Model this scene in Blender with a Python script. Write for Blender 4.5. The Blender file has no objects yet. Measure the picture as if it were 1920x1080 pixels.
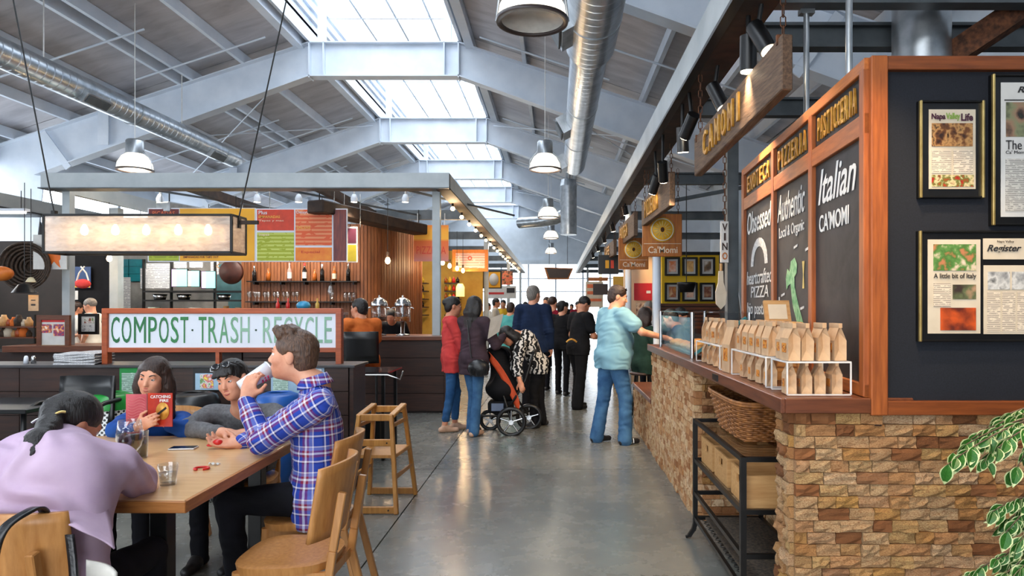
import bpy, math, random
import numpy as np
from mathutils import Vector, Matrix
random.seed(7)
S = bpy.context.scene
COL = S.collection
F, CX, CY, H = 1280.0, 1042.0, 575.0, 1.5      # focal length and vanishing point in 1920x1080 pixels, eye height in metres
PI = math.pi

# ---------------------------------------------------------------- camera, sky, light, exposure
cd = bpy.data.cameras.new('camera'); cam = bpy.data.objects.new('camera', cd); COL.objects.link(cam)
cam.location = (0, 0, H); cam.rotation_euler = (PI/2, 0, 0)
cd.sensor_width = 36; cd.lens = 36*F/1920
cd.shift_x = -(CX-960)/1920; cd.shift_y = (CY-540)/1920
cd.clip_start = .05; cd.clip_end = 300
S.camera = cam
w = bpy.data.worlds.new('sky'); S.world = w; w.use_nodes = True
w.node_tree.nodes['Background'].inputs[0].default_value = (.90, .95, 1.0, 1)
w.node_tree.nodes['Background'].inputs[1].default_value = 4.0
S.view_settings.view_transform = 'Standard'; S.view_settings.look = 'None'
S.view_settings.gamma = 1; S.view_settings.use_curve_mapping = False
S.view_settings.exposure = 0.68
try:
    S.cycles.max_bounces = 7; S.cycles.diffuse_bounces = 4; S.cycles.glossy_bounces = 3
    S.cycles.transmission_bounces = 6; S.cycles.transparent_max_bounces = 12
    S.cycles.caustics_reflective = False; S.cycles.caustics_refractive = False
    S.cycles.sample_clamp_indirect = 6; S.cycles.use_denoising = True
except Exception: pass

def lamp(name, kind, loc, power, col=(1, .8, .55), size=.1, target=None, spot=70, blend=.5, size_y=None):
    l = bpy.data.lights.new(name, kind); o = bpy.data.objects.new(name, l); COL.objects.link(o)
    o.location = loc; l.energy = power; l.color = col
    if kind == 'AREA':
        l.shape = 'RECTANGLE'; l.size = size; l.size_y = size_y or size
    else: l.shadow_soft_size = size
    if kind == 'SPOT': l.spot_size = math.radians(spot); l.spot_blend = blend
    if target is not None:
        d = Vector(target)-Vector(loc); o.rotation_euler = d.to_track_quat('-Z', 'Y').to_euler()
    return o
# daylight: portals tell the renderer where the sky shines in (they add no light of their own)
def portal(loc, target, sx, sy):
    o = lamp('daylight_portal', 'AREA', loc, 1, (1, 1, 1), sx, target, size_y=sy); o.data.cycles.is_portal = True
portal((-3.25, 16, 7.5), (-3.25, 16, 0), 2.9, 40)
portal((-2.45, -3.95, 1.5), (-2.45, 5, 1.5), 8.1, 3.0)
portal((-10.6, 15, 3.2), (0, 15, 3.2), 44, 2.2)
portal((-1.5, 36.3, 2.0), (-1.5, 0, 2.0), 14, 3.9)

# ---------------------------------------------------------------- helpers
def P(px, py, Y): return Vector(((px-CX)*Y/F, Y, H-(py-CY)*Y/F))
def XA(px, Y): return (px-CX)*Y/F
def ZA(py, Y): return H-(py-CY)*Y/F
def lin(c):
    c = c/255.0
    return c/12.92 if c <= .04045 else ((c+.055)/1.055)**2.4
def C(r, g, b): return (lin(r), lin(g), lin(b), 1)

class NT:
    def __init__(s, name):
        s.m = bpy.data.materials.new(name); s.m.use_nodes = True
        s.t = s.m.node_tree; s.n = s.t.nodes; s.b = s.n['Principled BSDF']; s.out = s.n['Material Output']
    def new(s, kind, **kw):
        n = s.n.new('ShaderNode'+kind)
        for k, v in kw.items(): setattr(n, k, v)
        return n
    def ln(s, a, b): s.t.links.new(a, b)
    def coord(s, kind='Object', scale=(1, 1, 1), rand=False, rot=(0, 0, 0)):
        t = s.new('TexCoord'); mp = s.new('Mapping'); mp.inputs['Scale'].default_value = scale; mp.inputs['Rotation'].default_value = rot
        s.ln(t.outputs[kind], mp.inputs[0])
        if rand:
            oi = s.new('ObjectInfo'); mu = s.new('Math', operation='MULTIPLY'); mu.inputs[1].default_value = 37
            s.ln(oi.outputs['Random'], mu.inputs[0]); s.ln(mu.outputs[0], mp.inputs['Location'])
        return mp.outputs[0]
    def noise(s, vec, scale, detail=4, rough=.55, dist=0):
        n = s.new('TexNoise'); n.inputs['Scale'].default_value = scale; n.inputs['Detail'].default_value = detail
        n.inputs['Roughness'].default_value = rough; n.inputs['Distortion'].default_value = dist
        if vec: s.ln(vec, n.inputs['Vector'])
        return n.outputs['Fac']
    def ramp(s, fac, stops, const=False):
        r = s.new('ValToRGB'); e = r.color_ramp.elements
        if const: r.color_ramp.interpolation = 'CONSTANT'
        while len(e) < len(stops): e.new(.5)
        for q, (p, c) in zip(e, stops): q.position = p; q.color = c
        s.ln(fac, r.inputs[0]); return r.outputs[0]
    def mix(s, fac, a, b):
        m = s.new('Mix', data_type='RGBA')
        for i, x in ((0, fac), (6, a), (7, b)):
            if hasattr(x, 'links') or hasattr(x, 'is_linked'): s.ln(x, m.inputs[i])
            else: m.inputs[i].default_value = x
        return m.outputs[2]
    def math(s, op, a, b=0):
        m = s.new('Math', operation=op)
        for i, x in ((0, a), (1, b)):
            if hasattr(x, 'is_linked'): s.ln(x, m.inputs[i])
            else: m.inputs[i].default_value = x
        return m.outputs[0]
    def bump(s, h, strength=.3, dist=.01):
        b = s.new('Bump'); b.inputs['Strength'].default_value = strength; b.inputs['Distance'].default_value = dist
        s.ln(h, b.inputs['Height']); s.ln(b.outputs[0], s.b.inputs['Normal'])
    def set(s, col=None, r=.5, m=0, spec=.5, coat=0):
        if col is not None:
            if hasattr(col, 'is_linked'): s.ln(col, s.b.inputs['Base Color'])
            else: s.b.inputs['Base Color'].default_value = col
        s.b.inputs['Roughness'].default_value = r; s.b.inputs['Metallic'].default_value = m
        s.b.inputs['Specular IOR Level'].default_value = spec; s.b.inputs['Coat Weight'].default_value = coat
        return s.m

def mat(name, c, r=.5, m=0, c2=None, scale=9, stretch=(1, 1, 1), bump=0, rand=False, spec=.5, coat=0, detail=4, lo=.35, hi=.68, coord='Object'):
    """surface colour with a noise grain between c and c2 (a darker c by default)"""
    t = NT(name)
    c2 = c2 or tuple(x*.78 for x in c[:3])+(1,)
    v = t.coord(coord, stretch, rand); f = t.noise(v, scale, detail)
    col = t.ramp(f, [(lo, c2), (hi, c)])
    if rand:
        oi = t.new('ObjectInfo'); hs = t.new('HueSaturation'); mr = t.new('MapRange')
        mr.inputs[3].default_value = .86; mr.inputs[4].default_value = 1.1
        t.ln(oi.outputs['Random'], mr.inputs[0]); t.ln(mr.outputs[0], hs.inputs['Value']); t.ln(col, hs.inputs['Color']); col = hs.outputs[0]
    if bump: t.bump(f, bump)
    return t.set(col, r, m, spec, coat)

def emit(name, c, strength):
    t = NT(name); t.b.inputs['Emission Color'].default_value = c; t.b.inputs['Emission Strength'].default_value = strength
    return t.set(c, .4)

def glass(name, c=(1, 1, 1, 1), clear=.85, r=.03, milk=0.0, bub=0):
    """thin pane: mostly clear, a little glossy, optionally milky"""
    t = NT(name); tr = t.new('BsdfTransparent'); tr.inputs[0].default_value = c
    gl = t.new('BsdfGlossy'); gl.inputs['Roughness'].default_value = r
    mx = t.new('MixShader'); lw = t.new('LayerWeight'); lw.inputs[0].default_value = .5
    a = t.math('ADD', t.math('MULTIPLY', t.math('POWER', lw.outputs['Facing'], 4.0), .55), .035+(1-clear)*.5)
    t.ln(a, mx.inputs[0]); t.ln(tr.outputs[0], mx.inputs[1]); t.ln(gl.outputs[0], mx.inputs[2]); o = mx.outputs[0]
    if milk:
        df = t.new('BsdfTranslucent'); df.inputs[0].default_value = c; d2 = t.new('BsdfDiffuse'); d2.inputs[0].default_value = c
        m1 = t.new('MixShader'); t.ln(df.outputs[0], m1.inputs[1]); t.ln(d2.outputs[0], m1.inputs[2])
        m2 = t.new('MixShader'); t.ln(o, m2.inputs[1]); t.ln(m1.outputs[0], m2.inputs[2]); m2.inputs[0].default_value = milk
        if bub:
            v = t.coord('Object', (1, 1, 3)); f = t.noise(v, bub, 5, .6, .6)
            t.ln(t.math('MULTIPLY', t.ramp(f, [(.36, (.5, .5, .5, 1)), (.66, (1, 1, 1, 1))]), milk*1.6), m2.inputs[0])
        o = m2.outputs[0]
    t.ln(o, t.out.inputs[0]); return t.m

def picture(name, cols, scale=18, stretch=(1, 1, 1), r=.45):
    """a printed photograph: blotches of several colours"""
    t = NT(name); v = t.coord('Object', stretch, True)
    vo = t.new('TexVoronoi'); vo.inputs['Scale'].default_value = scale
    nv = t.new('TexNoise'); nv.inputs['Scale'].default_value = scale*.8; t.ln(v, nv.inputs['Vector'])
    ad = t.new('VectorMath', operation='ADD'); t.ln(v, ad.inputs[0])
    sc = t.new('VectorMath', operation='SCALE'); sc.inputs['Scale'].default_value = 1.6/scale
    t.ln(nv.outputs['Color'], sc.inputs[0]); t.ln(sc.outputs[0], ad.inputs[1]); t.ln(ad.outputs[0], vo.inputs['Vector'])
    f = t.math('ADD', t.math('MULTIPLY', t.noise(v, scale*.7, 5), .75), t.math('MULTIPLY', vo.outputs['Distance'], .3))
    n = len(cols)
    return t.set(t.ramp(f, [(.28+.42*i/(n-1), c) for i, c in enumerate(cols)]), r)

def printed(name, paper, ink, pitch=90, axis=2, r=.5, wx=60):
    """small print: rows of broken dark lines across the sheet"""
    t = NT(name); tc = t.new('TexCoord'); sp = t.new('SeparateXYZ'); t.ln(tc.outputs['Object'], sp.inputs[0])
    fr = t.math('FRACT', t.math('MULTIPLY', sp.outputs[axis], pitch))
    row = t.math('LESS_THAN', fr, .5)
    v = t.coord('Object', (wx, wx, wx) if axis != 2 else (wx, wx, pitch*1.0))
    wd = t.math('GREATER_THAN', t.noise(v, 1.0, 2), .42)
    return t.set(t.mix(t.math('MULTIPLY', t.math('MULTIPLY', row, wd), .75), paper, ink), r)

def finish(o, name, parent, label=None, cat=None, group=None, kind=None):
    COL.objects.link(o)
    if parent is not None: o.parent = parent
    tag(o, label, cat, group, kind); return o
def tag(o, label=None, cat=None, group=None, kind=None):
    if label: o['label'] = label
    if cat: o['category'] = cat
    if group: o['group'] = group
    if kind: o['kind'] = kind
    return o
def thing(name, label, cat, loc=(0, 0, 0), rz=0, group=None):
    o = bpy.data.objects.new(name, None); COL.objects.link(o); o.empty_display_size = .1
    o.location = loc; o.rotation_euler = (0, 0, rz)
    return tag(o, label, cat, group)
def setting(name, loc=(0, 0, 0)):
    o = bpy.data.objects.new(name, None); COL.objects.link(o); o.location = loc; o['kind'] = 'structure'; return o
def children(o): return [c for c in CHILD.get(o.name, [])]
CHILD = {}
def origin(o):
    v = Vector((0, 0, 0))
    while o is not None: v += o.location; o = o.parent
    return v
def copy_tree(o, parent=None):
    c = o.copy(); COL.objects.link(c)
    if parent is not None: c.parent = parent; CHILD.setdefault(parent.name, []).append(c)
    for ch in list(CHILD.get(o.name, [])): copy_tree(ch, c)
    return c

class MB:
    def __init__(s): s.v = []; s.f = []; s.mi = []; s.sm = []
    def add(s, vs, fs, mi=0, smooth=False):
        n = len(s.v); s.v += [tuple(v) for v in vs]
        for f in fs: s.f.append(tuple(i+n for i in f)); s.mi.append(mi); s.sm.append(smooth)
        return s
    def box(s, c, size, R=None, mi=0, top=1.0):
        a, b, e = size[0]/2, size[1]/2, size[2]/2; c = Vector(c)
        vs = [Vector((x*(top if z > 0 else 1), y*(top if z > 0 else 1), z)) for z in (-e, e) for x, y in ((-a, -b), (a, -b), (a, b), (-a, b))]
        if R is not None: vs = [R @ v for v in vs]
        return s.add([v+c for v in vs], [(3, 2, 1, 0), (4, 5, 6, 7), (0, 1, 5, 4), (1, 2, 6, 5), (2, 3, 7, 6), (3, 0, 4, 7)], mi)
    def bx(s, x0, x1, y0, y1, z0, z1, mi=0):
        return s.box(((x0+x1)/2, (y0+y1)/2, (z0+z1)/2), (abs(x1-x0), abs(y1-y0), abs(z1-z0)), None, mi)
    def hexa(s, b, t, mi=0):            # four bottom and four top corners, counter-clockwise from above
        return s.add(list(b)+list(t), [(3, 2, 1, 0), (4, 5, 6, 7), (0, 1, 5, 4), (1, 2, 6, 5), (2, 3, 7, 6), (3, 0, 4, 7)], mi)
    def bar(s, a, b, w, t=None, up=(0, 0, 1), mi=0):   # rectangular bar from a to b
        a, b = Vector(a), Vector(b); d = (b-a); L = d.length; d.normalize(); up = Vector(up)
        if abs(d.dot(up)) > .95: up = Vector((0, 1, 0))
        x = d.cross(up).normalized(); z = x.cross(d)
        R = Matrix((x, d, z)).transposed()
        return s.box((a+b)/2, (w, L, t or w), R, mi)
    def cyl(s, a, b, r, n=12, r2=None, mi=0, cap=True, smooth=True):
        a, b = Vector(a), Vector(b); d = (b-a).normalized(); r2 = r if r2 is None else r2
        x = d.orthogonal().normalized(); y = d.cross(x)
        vs = [q+(x*math.cos(2*PI*i/n)+y*math.sin(2*PI*i/n))*rr for q, rr in ((a, r), (b, r2)) for i in range(n)]
        s.add(vs, [(i, (i+1) % n, n+(i+1) % n, n+i) for i in range(n)], mi, smooth)
        if cap: s.add(vs, [tuple(range(n-1, -1, -1)), tuple(range(n, 2*n))], mi)
        return s
    def tube(s, pts, r, n=8, mi=0, close=False, rs=None):
        pts = [Vector(p) for p in pts]; m = len(pts); rings = []; x = None
        for i, p in enumerate(pts):
            d = (pts[(i+1) % m]-pts[i-1]) if close else (pts[min(i+1, m-1)]-pts[max(i-1, 0)])
            d.normalize()
            x = d.orthogonal().normalized() if x is None else (x-d*x.dot(d)).normalized()
            y = d.cross(x); rr = rs[i] if rs else r
            rings.append([p+(x*math.cos(2*PI*k/n)+y*math.sin(2*PI*k/n))*rr for k in range(n)])
        vs = [v for q in rings for v in q]; fs = []
        for i in range(m if close else m-1):
            j = (i+1) % m
            fs += [(i*n+k, i*n+(k+1) % n, j*n+(k+1) % n, j*n+k) for k in range(n)]
        s.add(vs, fs, mi, True)
        if not close: s.add(vs, [tuple(range(n-1, -1, -1)), tuple(range((m-1)*n, m*n))], mi)
        return s
    def lathe(s, prof, o=(0, 0, 0), n=24, mi=0, R=None, sx=1, sy=1, smooth=True):
        o = Vector(o); vs = []
        for r, z in prof:
            for k in range(n):
                v = Vector((r*math.cos(2*PI*k/n)*sx, r*math.sin(2*PI*k/n)*sy, z))
                vs.append(o+(R @ v if R is not None else v))
        fs = [(i*n+k, i*n+(k+1) % n, (i+1)*n+(k+1) % n, (i+1)*n+k) for i in range(len(prof)-1) for k in range(n)]
        return s.add(vs, fs, mi, smooth)
    def ball(s, c, r, n=14, m=8, mi=0, R=None):
        r = (r, r, r) if not hasattr(r, '__len__') else r
        c = Vector(c); vs = []
        for i in range(m+1):
            a = PI*i/m-PI/2
            for k in range(n):
                v = Vector((r[0]*math.cos(a)*math.cos(2*PI*k/n), r[1]*math.cos(a)*math.sin(2*PI*k/n), r[2]*math.sin(a)))
                vs.append(c+(R @ v if R is not None else v))
        return s.add(vs, [(i*n+k, i*n+(k+1) % n, (i+1)*n+(k+1) % n, (i+1)*n+k) for i in range(m) for k in range(n)], mi, True)
    def prism(s, poly, ext, mi=0):      # 3-D polygon pushed along ext
        poly = [Vector(p) for p in poly]; e = Vector(ext); n = len(poly)
        return s.add(poly+[p+e for p in poly], [tuple(range(n-1, -1, -1)), tuple(range(n, 2*n))]+[(i, (i+1) % n, n+(i+1) % n, n+i) for i in range(n)], mi)
    def grid(s, fn, nu, nv, mi=0, smooth=True):
        vs = [fn(i/nu, j/nv) for j in range(nv+1) for i in range(nu+1)]
        return s.add(vs, [(j*(nu+1)+i, j*(nu+1)+i+1, (j+1)*(nu+1)+i+1, (j+1)*(nu+1)+i) for j in range(nv) for i in range(nu)], mi, smooth)
    def build(s, name, mats, parent=None, label=None, cat=None, group=None, kind=None, world=True, bevel=0, solid=0, loc=None, seg=1):
        me = bpy.data.meshes.new(name)
        if parent is not None and world: o = origin(parent)
        elif loc == 'base' or (loc is None and parent is None and cat):
            a = np.array(s.v); o = Vector(((a[:, 0].min()+a[:, 0].max())/2, (a[:, 1].min()+a[:, 1].max())/2, a[:, 2].min()))
        else: o = Vector((0, 0, 0))
        me.from_pydata([(v[0]-o[0], v[1]-o[1], v[2]-o[2]) for v in s.v], [], s.f)
        for m in (mats if isinstance(mats, (list, tuple)) else [mats]): me.materials.append(m)
        me.polygons.foreach_set('material_index', s.mi); me.polygons.foreach_set('use_smooth', s.sm); me.update()
        ob = bpy.data.objects.new(name, me)
        if parent is None: ob.location = o
        finish(ob, name, parent, label, cat, group, kind)
        if parent is not None: CHILD.setdefault(parent.name, []).append(ob)
        if solid: md = ob.modifiers.new('thickness', 'SOLIDIFY'); md.thickness = solid
        if bevel: md = ob.modifiers.new('edges', 'BEVEL'); md.width = bevel; md.segments = seg; md.limit_method = 'ANGLE'
        return ob

def text(name, body, m, parent, o, xd, yd, wd, ht, ext=.002, shear=0, bold=0, res=3, label=None, mi=None):
    """lettering fitted to a box wd x ht with its lower left corner at the world point o"""
    if body == 'I': o = Vector(o)+Vector(xd).normalized()*wd*.32; wd *= .36
    cu = bpy.data.curves.new(name, 'FONT'); cu.body = body; cu.resolution_u = res; cu.shear = shear; cu.offset = bold
    cu.extrude = .5; cu.align_x = 'CENTER' if '\n' in body else 'LEFT'
    tmp = bpy.data.objects.new(name, cu); me = bpy.data.meshes.new_from_object(tmp)
    bpy.data.objects.remove(tmp); bpy.data.curves.remove(cu)
    n = len(me.vertices); a = np.empty(n*3); me.vertices.foreach_get('co', a); a = a.reshape(-1, 3)
    lo, hi = a.min(0), a.max(0); xd, yd = Vector(xd).normalized(), Vector(yd).normalized(); zd = xd.cross(yd)
    fr = np.array([xd, yd, zd]); q = (a-lo)/np.maximum(hi-lo, 1e-6)*np.array([wd, ht, ext])
    base = np.array(Vector(o)-origin(parent)) if parent is not None else np.array(Vector(o))
    me.vertices.foreach_set('co', (q @ fr+base).ravel()); me.materials.clear(); me.materials.append(m); me.update()
    me.name = name; ob = bpy.data.objects.new(name, me); finish(ob, name, parent, label)
    if parent is not None: CHILD.setdefault(parent.name, []).append(ob)
    return ob
# ---------------------------------------------------------------- materials
def wood(name, c, c2, axis=0, r=.4, scale=5, bump=.05, rand=True, coat=0):
    st = [14, 14, 14]; st[axis] = 1.2
    return mat(name, c, r, 0, c2, scale, tuple(st), bump, rand, coat=coat, detail=6, lo=.3, hi=.7)
W_steel = mat('white painted steel', C(222, 230, 240), .45, 0, C(206, 216, 228), 2)
G_steel = mat('grey painted steel', C(172, 178, 180), .45, .1, C(155, 162, 165), 3)
D_steel = mat('dark grey steel', C(92, 98, 102), .5, .3, C(70, 76, 80), 4)
black = mat('black metal', C(22, 21, 21), .4, .3, C(14, 13, 13), 12)
black_plastic = mat('black plastic', C(20, 20, 22), .35, 0, C(12, 12, 13), 12)
rust_black = mat('rust stained beam', C(64, 46, 36), .7, .1, C(34, 25, 22), 7, bump=.1)
rust = mat('rusty iron', C(120, 74, 46), .8, .3, C(62, 38, 26), 30, bump=.2)
chrome = mat('bright steel', C(205, 205, 205), .18, 1, C(175, 178, 180), 6)
oak_x = wood('maple along x', C(216, 176, 126), C(196, 150, 100), 0, .28, 4, .02, False, .2)
chair_wood = wood('honey chair wood', C(200, 142, 82), C(172, 114, 58), 2, .35, 4, .02)
edge_wood = wood('oak edge', C(186, 122, 62), C(150, 90, 40), 0, .4, 5)
edge_wood_y = wood('oak edge along y', C(186, 122, 62), C(150, 90, 40), 1, .4, 5)
stool_wood = wood('beech high chair wood', C(196, 138, 66), C(166, 108, 46), 2, .4, 4)
red_wood = wood('red cedar trim', C(166, 90, 40), C(124, 62, 26), 2, .42, 4)
red_wood_x = wood('red cedar trim along x', C(150, 80, 36), C(112, 56, 24), 0, .42, 4)
red_wood_y_lit = wood('red cedar trim along y', C(186, 106, 46), C(144, 76, 32), 1, .42, 4)  # lighter copy: spot brightness on the side rails put into the colour
counter_x = wood('walnut counter along x', C(118, 66, 40), C(86, 46, 28), 0, .35, 4)
counter_y = wood('walnut counter along y', C(128, 74, 46), C(92, 50, 32), 1, .35, 4)
sign_orange = wood('orange stained timber', C(176, 84, 40), C(146, 64, 28), 0, .45, 4)
dark_wood = wood('dark panelling', C(62, 36, 26), C(36, 21, 17), 0, .42, 3)
slat_wood = wood('slat wall timber', C(156, 96, 56), C(112, 62, 34), 2, .5, 4)
gate_wood = wood('weathered sign plank', C(112, 86, 64), C(66, 48, 38), 1, .7, 5, .25)
crate_wood = wood('light crate wood', C(206, 160, 104), C(180, 130, 76), 0, .55, 5)
wicker = mat('woven willow', C(178, 116, 60), .55, 0, C(112, 66, 30), 30, bump=.1)
white_wire = mat('white coated wire', C(236, 234, 230), .35)
kraft = mat('kraft paper', C(206, 172, 136), .75, 0, C(186, 150, 114), 14, bump=.25)
paper = mat('white paper', C(216, 213, 208), .7, 0, C(202, 199, 194), 8)
cream = mat('cream paper', C(212, 198, 176), .7, 0, C(200, 184, 160), 8)
navy_cloth = mat('navy felt board', C(22, 26, 36), .85, 0, C(14, 17, 26), 160, bump=.1)
gold = mat('gilded letters', C(226, 172, 78), .4, .35, C(190, 130, 48), 20)
brass = mat('gold frame edge', C(226, 198, 128), .3, .8, C(190, 160, 96), 10)
white_print = mat('white enamel', C(226, 231, 240), .4, 0, C(218, 224, 234), 3)
skin = mat('fair skin', C(226, 166, 134), .5, 0, C(206, 138, 108), 14)
skin_b = mat('warm skin', C(214, 150, 116), .5, 0, C(190, 120, 90), 14)
skin_d = mat('brown skin', C(150, 98, 70), .5, 0, C(126, 78, 54), 14)
lip = mat('lips', C(186, 92, 84), .4)
teeth = mat('teeth', C(238, 232, 222), .3)
eye_white = mat('eye white', C(232, 228, 224), .25)
iris = mat('brown iris', C(60, 40, 28), .2)
def hairmat(name, c, c2):
    return mat(name, c, .42, 0, c2, 7, (26, 26, 3), .5, coord='Object', detail=6)
hair_black = hairmat('black hair', C(30, 24, 23), C(12, 10, 10))
hair_brown = hairmat('dark brown hair', C(66, 44, 34), C(32, 20, 16))
hair_man = hairmat('short brown hair', C(112, 82, 62), C(58, 40, 31))
hair_grey = hairmat('grey hair', C(150, 142, 134), C(96, 90, 84))
def cloth(name, c, c2=None, scale=5, bump=.3): return mat(name, c, .85, 0, c2, scale, bump=bump, detail=6, spec=.2)
denim = cloth('blue denim', C(78, 120, 160), C(48, 84, 124), 6)
denim_d = cloth('mid denim', C(58, 102, 148), C(38, 76, 120), 6)
jean_black = cloth('black jeans', C(22, 22, 30), C(12, 12, 17), 8)
lilac = cloth('lilac gauze blouse', C(196, 172, 192), C(174, 150, 178), 3.5, .7)
royal = cloth('royal blue jersey', C(34, 84, 162), C(22, 58, 124), 6)
grey_knit = cloth('grey knit', C(112, 112, 114), C(92, 92, 95), 60)
tee_blue = cloth('pale blue tee', C(140, 182, 196), C(120, 164, 182), 4)
red_cloth = cloth('coral red cloth', C(206, 72, 68), C(176, 52, 54), 6)
plum = cloth('plum grey cloth', C(72, 56, 64), C(54, 42, 48), 6)
navy = cloth('navy cloth', C(30, 46, 76), C(20, 32, 56), 6)
maroon = cloth('maroon cloth', C(140, 24, 46), C(108, 16, 34), 6)
black_cloth = cloth('black cloth', C(26, 26, 30), C(16, 16, 19), 6)
orange_cloth = cloth('orange cloth', C(224, 122, 58), C(196, 96, 40), 6)
white_cloth = cloth('white cloth', C(226, 222, 214), C(204, 200, 192), 6)
teal_cloth = cloth('teal cloth', C(92, 176, 176), C(70, 150, 152), 6)
green_cloth = cloth('dark green cloth', C(34, 60, 52), C(22, 42, 36), 6)
yellow_cloth = cloth('yellow cloth', C(222, 184, 60), C(196, 156, 40), 6)
leather = mat('black leather', C(24, 24, 28), .3, 0, C(12, 12, 15), 30, bump=.3)
shoe_dark = mat('dark shoe leather', C(34, 32, 34), .5)
shoe_tan = mat('beige shoe', C(206, 166, 140), .5)
def zebra_mat():
    t = NT('black and white print cloth'); wv = t.new('TexWave'); wv.inputs['Scale'].default_value = 5.5
    wv.inputs['Distortion'].default_value = 9; wv.inputs['Detail'].default_value = 2; wv.inputs['Detail Scale'].default_value = 2.2
    t.ln(t.coord('Object', (1, 1, 1.4)), wv.inputs[0])
    return t.set(t.ramp(wv.outputs['Fac'], [(.56, C(22, 22, 24)), (.62, C(206, 202, 198))]), .8, spec=.2)
zebra = zebra_mat()
def plaid_mat():
    """madras check woven along the two directions stored in the cloth's UV map (metres)"""
    t = NT('blue plaid shirt cloth'); tc = t.new('TexCoord'); sp = t.new('SeparateXYZ'); t.ln(tc.outputs['UV'], sp.inputs[0])
    B, LB, Wt, Rd, N_ = C(44, 70, 166), C(120, 130, 196), C(226, 224, 236), C(132, 44, 72), C(38, 42, 112)
    def stripes(src, off):
        f = t.math('FRACT', t.math('ADD', t.math('MULTIPLY', src, 8.2), off))
        return t.ramp(f, [(0, B), (.22, N_), (.28, Wt), (.34, B), (.48, Rd), (.58, Wt), (.66, Rd), (.74, LB), (.86, Wt), (.91, B)], True)
    a = stripes(sp.outputs[0], .1); b = stripes(sp.outputs[1], .35)
    n = t.noise(t.coord('UV', (1, 1, 1)), 600, 1)
    return t.set(t.mix(.5, a, b), .85, spec=.2)
plaid = plaid_mat()
def concrete_mat():
    t = NT('polished concrete'); v = t.coord('Object'); n = t.noise(v, .7, 8, .62, .4); n2 = t.noise(v, 5, 6, .6)
    c = t.ramp(t.math('ADD', t.math('MULTIPLY', n, .7), t.math('MULTIPLY', n2, .3)), [(.33, C(96, 96, 92)), (.5, C(118, 118, 112)), (.68, C(138, 136, 128))])
    m = t.set(c, .3, spec=.5, coat=.25); t.b.inputs['Coat Roughness'].default_value = .18
    r = t.new('MapRange'); r.inputs[3].default_value = .22; r.inputs[4].default_value = .32; t.ln(n2, r.inputs[0]); t.ln(r.outputs[0], t.b.inputs['Roughness'])
    t.bump(n, .03, .02); return m
concrete = concrete_mat()
def stone_mat():
    t = NT('split travertine'); v = t.coord('Object', (1, 1, 1), True)
    oi = t.new('ObjectInfo')
    base = t.ramp(oi.outputs['Random'], [(0, C(204, 168, 122)), (.16, C(214, 180, 136)), (.3, C(198, 148, 100)), (.42, C(208, 172, 112)), (.55, C(220, 190, 152)), (.66, C(186, 134, 86)), (.76, C(210, 164, 92)), (.86, C(176, 148, 118)), (.92, C(160, 104, 64)), (.975, C(116, 72, 44))])
    n = t.noise(v, 16, 8, .65, .6); n2 = t.noise(v, 60, 5, .6)
    c = t.mix(t.ramp(n, [(.36, (1, 1, 1, 1)), (.58, (0, 0, 0, 1))]), base, C(150, 98, 60))
    c = t.mix(t.ramp(n2, [(.62, (0, 0, 0, 1)), (.72, (.6, .6, .6, 1))]), c, C(226, 206, 176))
    t.bump(t.math('ADD', n, t.math('MULTIPLY', n2, .5)), .7, .012)
    return t.set(c, .82, spec=.25)
stone = stone_mat()
def stone_far_mat():
    t = NT('split travertine far'); v = t.coord('Object'); n = t.noise(v, 22, 6, .7, .8); n2 = t.noise(v, 70, 4)
    at = t.new('Attribute'); at.attribute_name = 'tone'
    base = t.ramp(at.outputs['Fac'], [(0, C(206, 172, 128)), (.25, C(216, 186, 146)), (.45, C(196, 150, 104)), (.6, C(222, 194, 158)), (.8, C(188, 138, 92)), (.95, C(150, 100, 64))])
    c = t.mix(t.ramp(n, [(.38, (1, 1, 1, 1)), (.56, (0, 0, 0, 1))]), base, C(156, 106, 66))
    t.bump(t.math('ADD', n, n2), .6, .012); return t.set(c, .82, spec=.25)
stone_far = stone_far_mat()
mortar = mat('mortar', C(176, 150, 120), .9, 0, C(150, 124, 98), 30)
def chalk_mat():
    t = NT('chalkboard'); v = t.coord('Object'); n = t.noise(v, 3.5, 5, .6, 1.0)
    return t.set(t.ramp(n, [(.35, C(34, 34, 37)), (.75, C(66, 62, 64))]), .55, spec=.4)
chalkboard = chalk_mat()
chalk_white = mat('white chalk', C(226, 224, 220), .9, 0, C(176, 176, 176), 40)
chalk_red = mat('red chalk', C(214, 92, 84), .9, 0, C(176, 70, 66), 40)
chalk_green = mat('green chalk', C(168, 206, 158), .9, 0, C(104, 158, 108), 26)
chalk_yellow = mat('yellow chalk', C(226, 198, 120), .9)
def duct_mat():
    t = NT('spiral galvanised duct'); v = t.coord('Object'); n = t.noise(v, 6, 3)
    sp = t.new('SeparateXYZ'); tc = t.new('TexCoord'); t.ln(tc.outputs['Object'], sp.inputs[0])
    t.bump(t.ramp(t.math('FRACT', t.math('MULTIPLY', sp.outputs[1], 7)), [(0, (1, 1, 1, 1)), (.12, (0, 0, 0, 1))]), .35, .01)
    return t.set(t.ramp(n, [(.3, C(150, 158, 166)), (.7, C(190, 196, 202))]), .3, .9)
duct = duct_mat()
galv = mat('galvanised sheet', C(186, 190, 194), .32, .85, C(150, 156, 160), 7)
def foil_mat():
    t = NT('silver roof insulation'); v = t.coord('Object', (.6, 2.5, 1)); n = t.noise(v, 1.6, 6, .6, .5)
    return t.set(t.ramp(n, [(.3, C(168, 166, 170)), (.7, C(204, 202, 206))]), .5, .2)
foil = foil_mat()
clear = glass('clear pane', (.97, .985, 1, 1), .97, .02)
tumbler_glass = glass('tumbler glass', (.96, .97, .97, 1), .8, .03)
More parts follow.
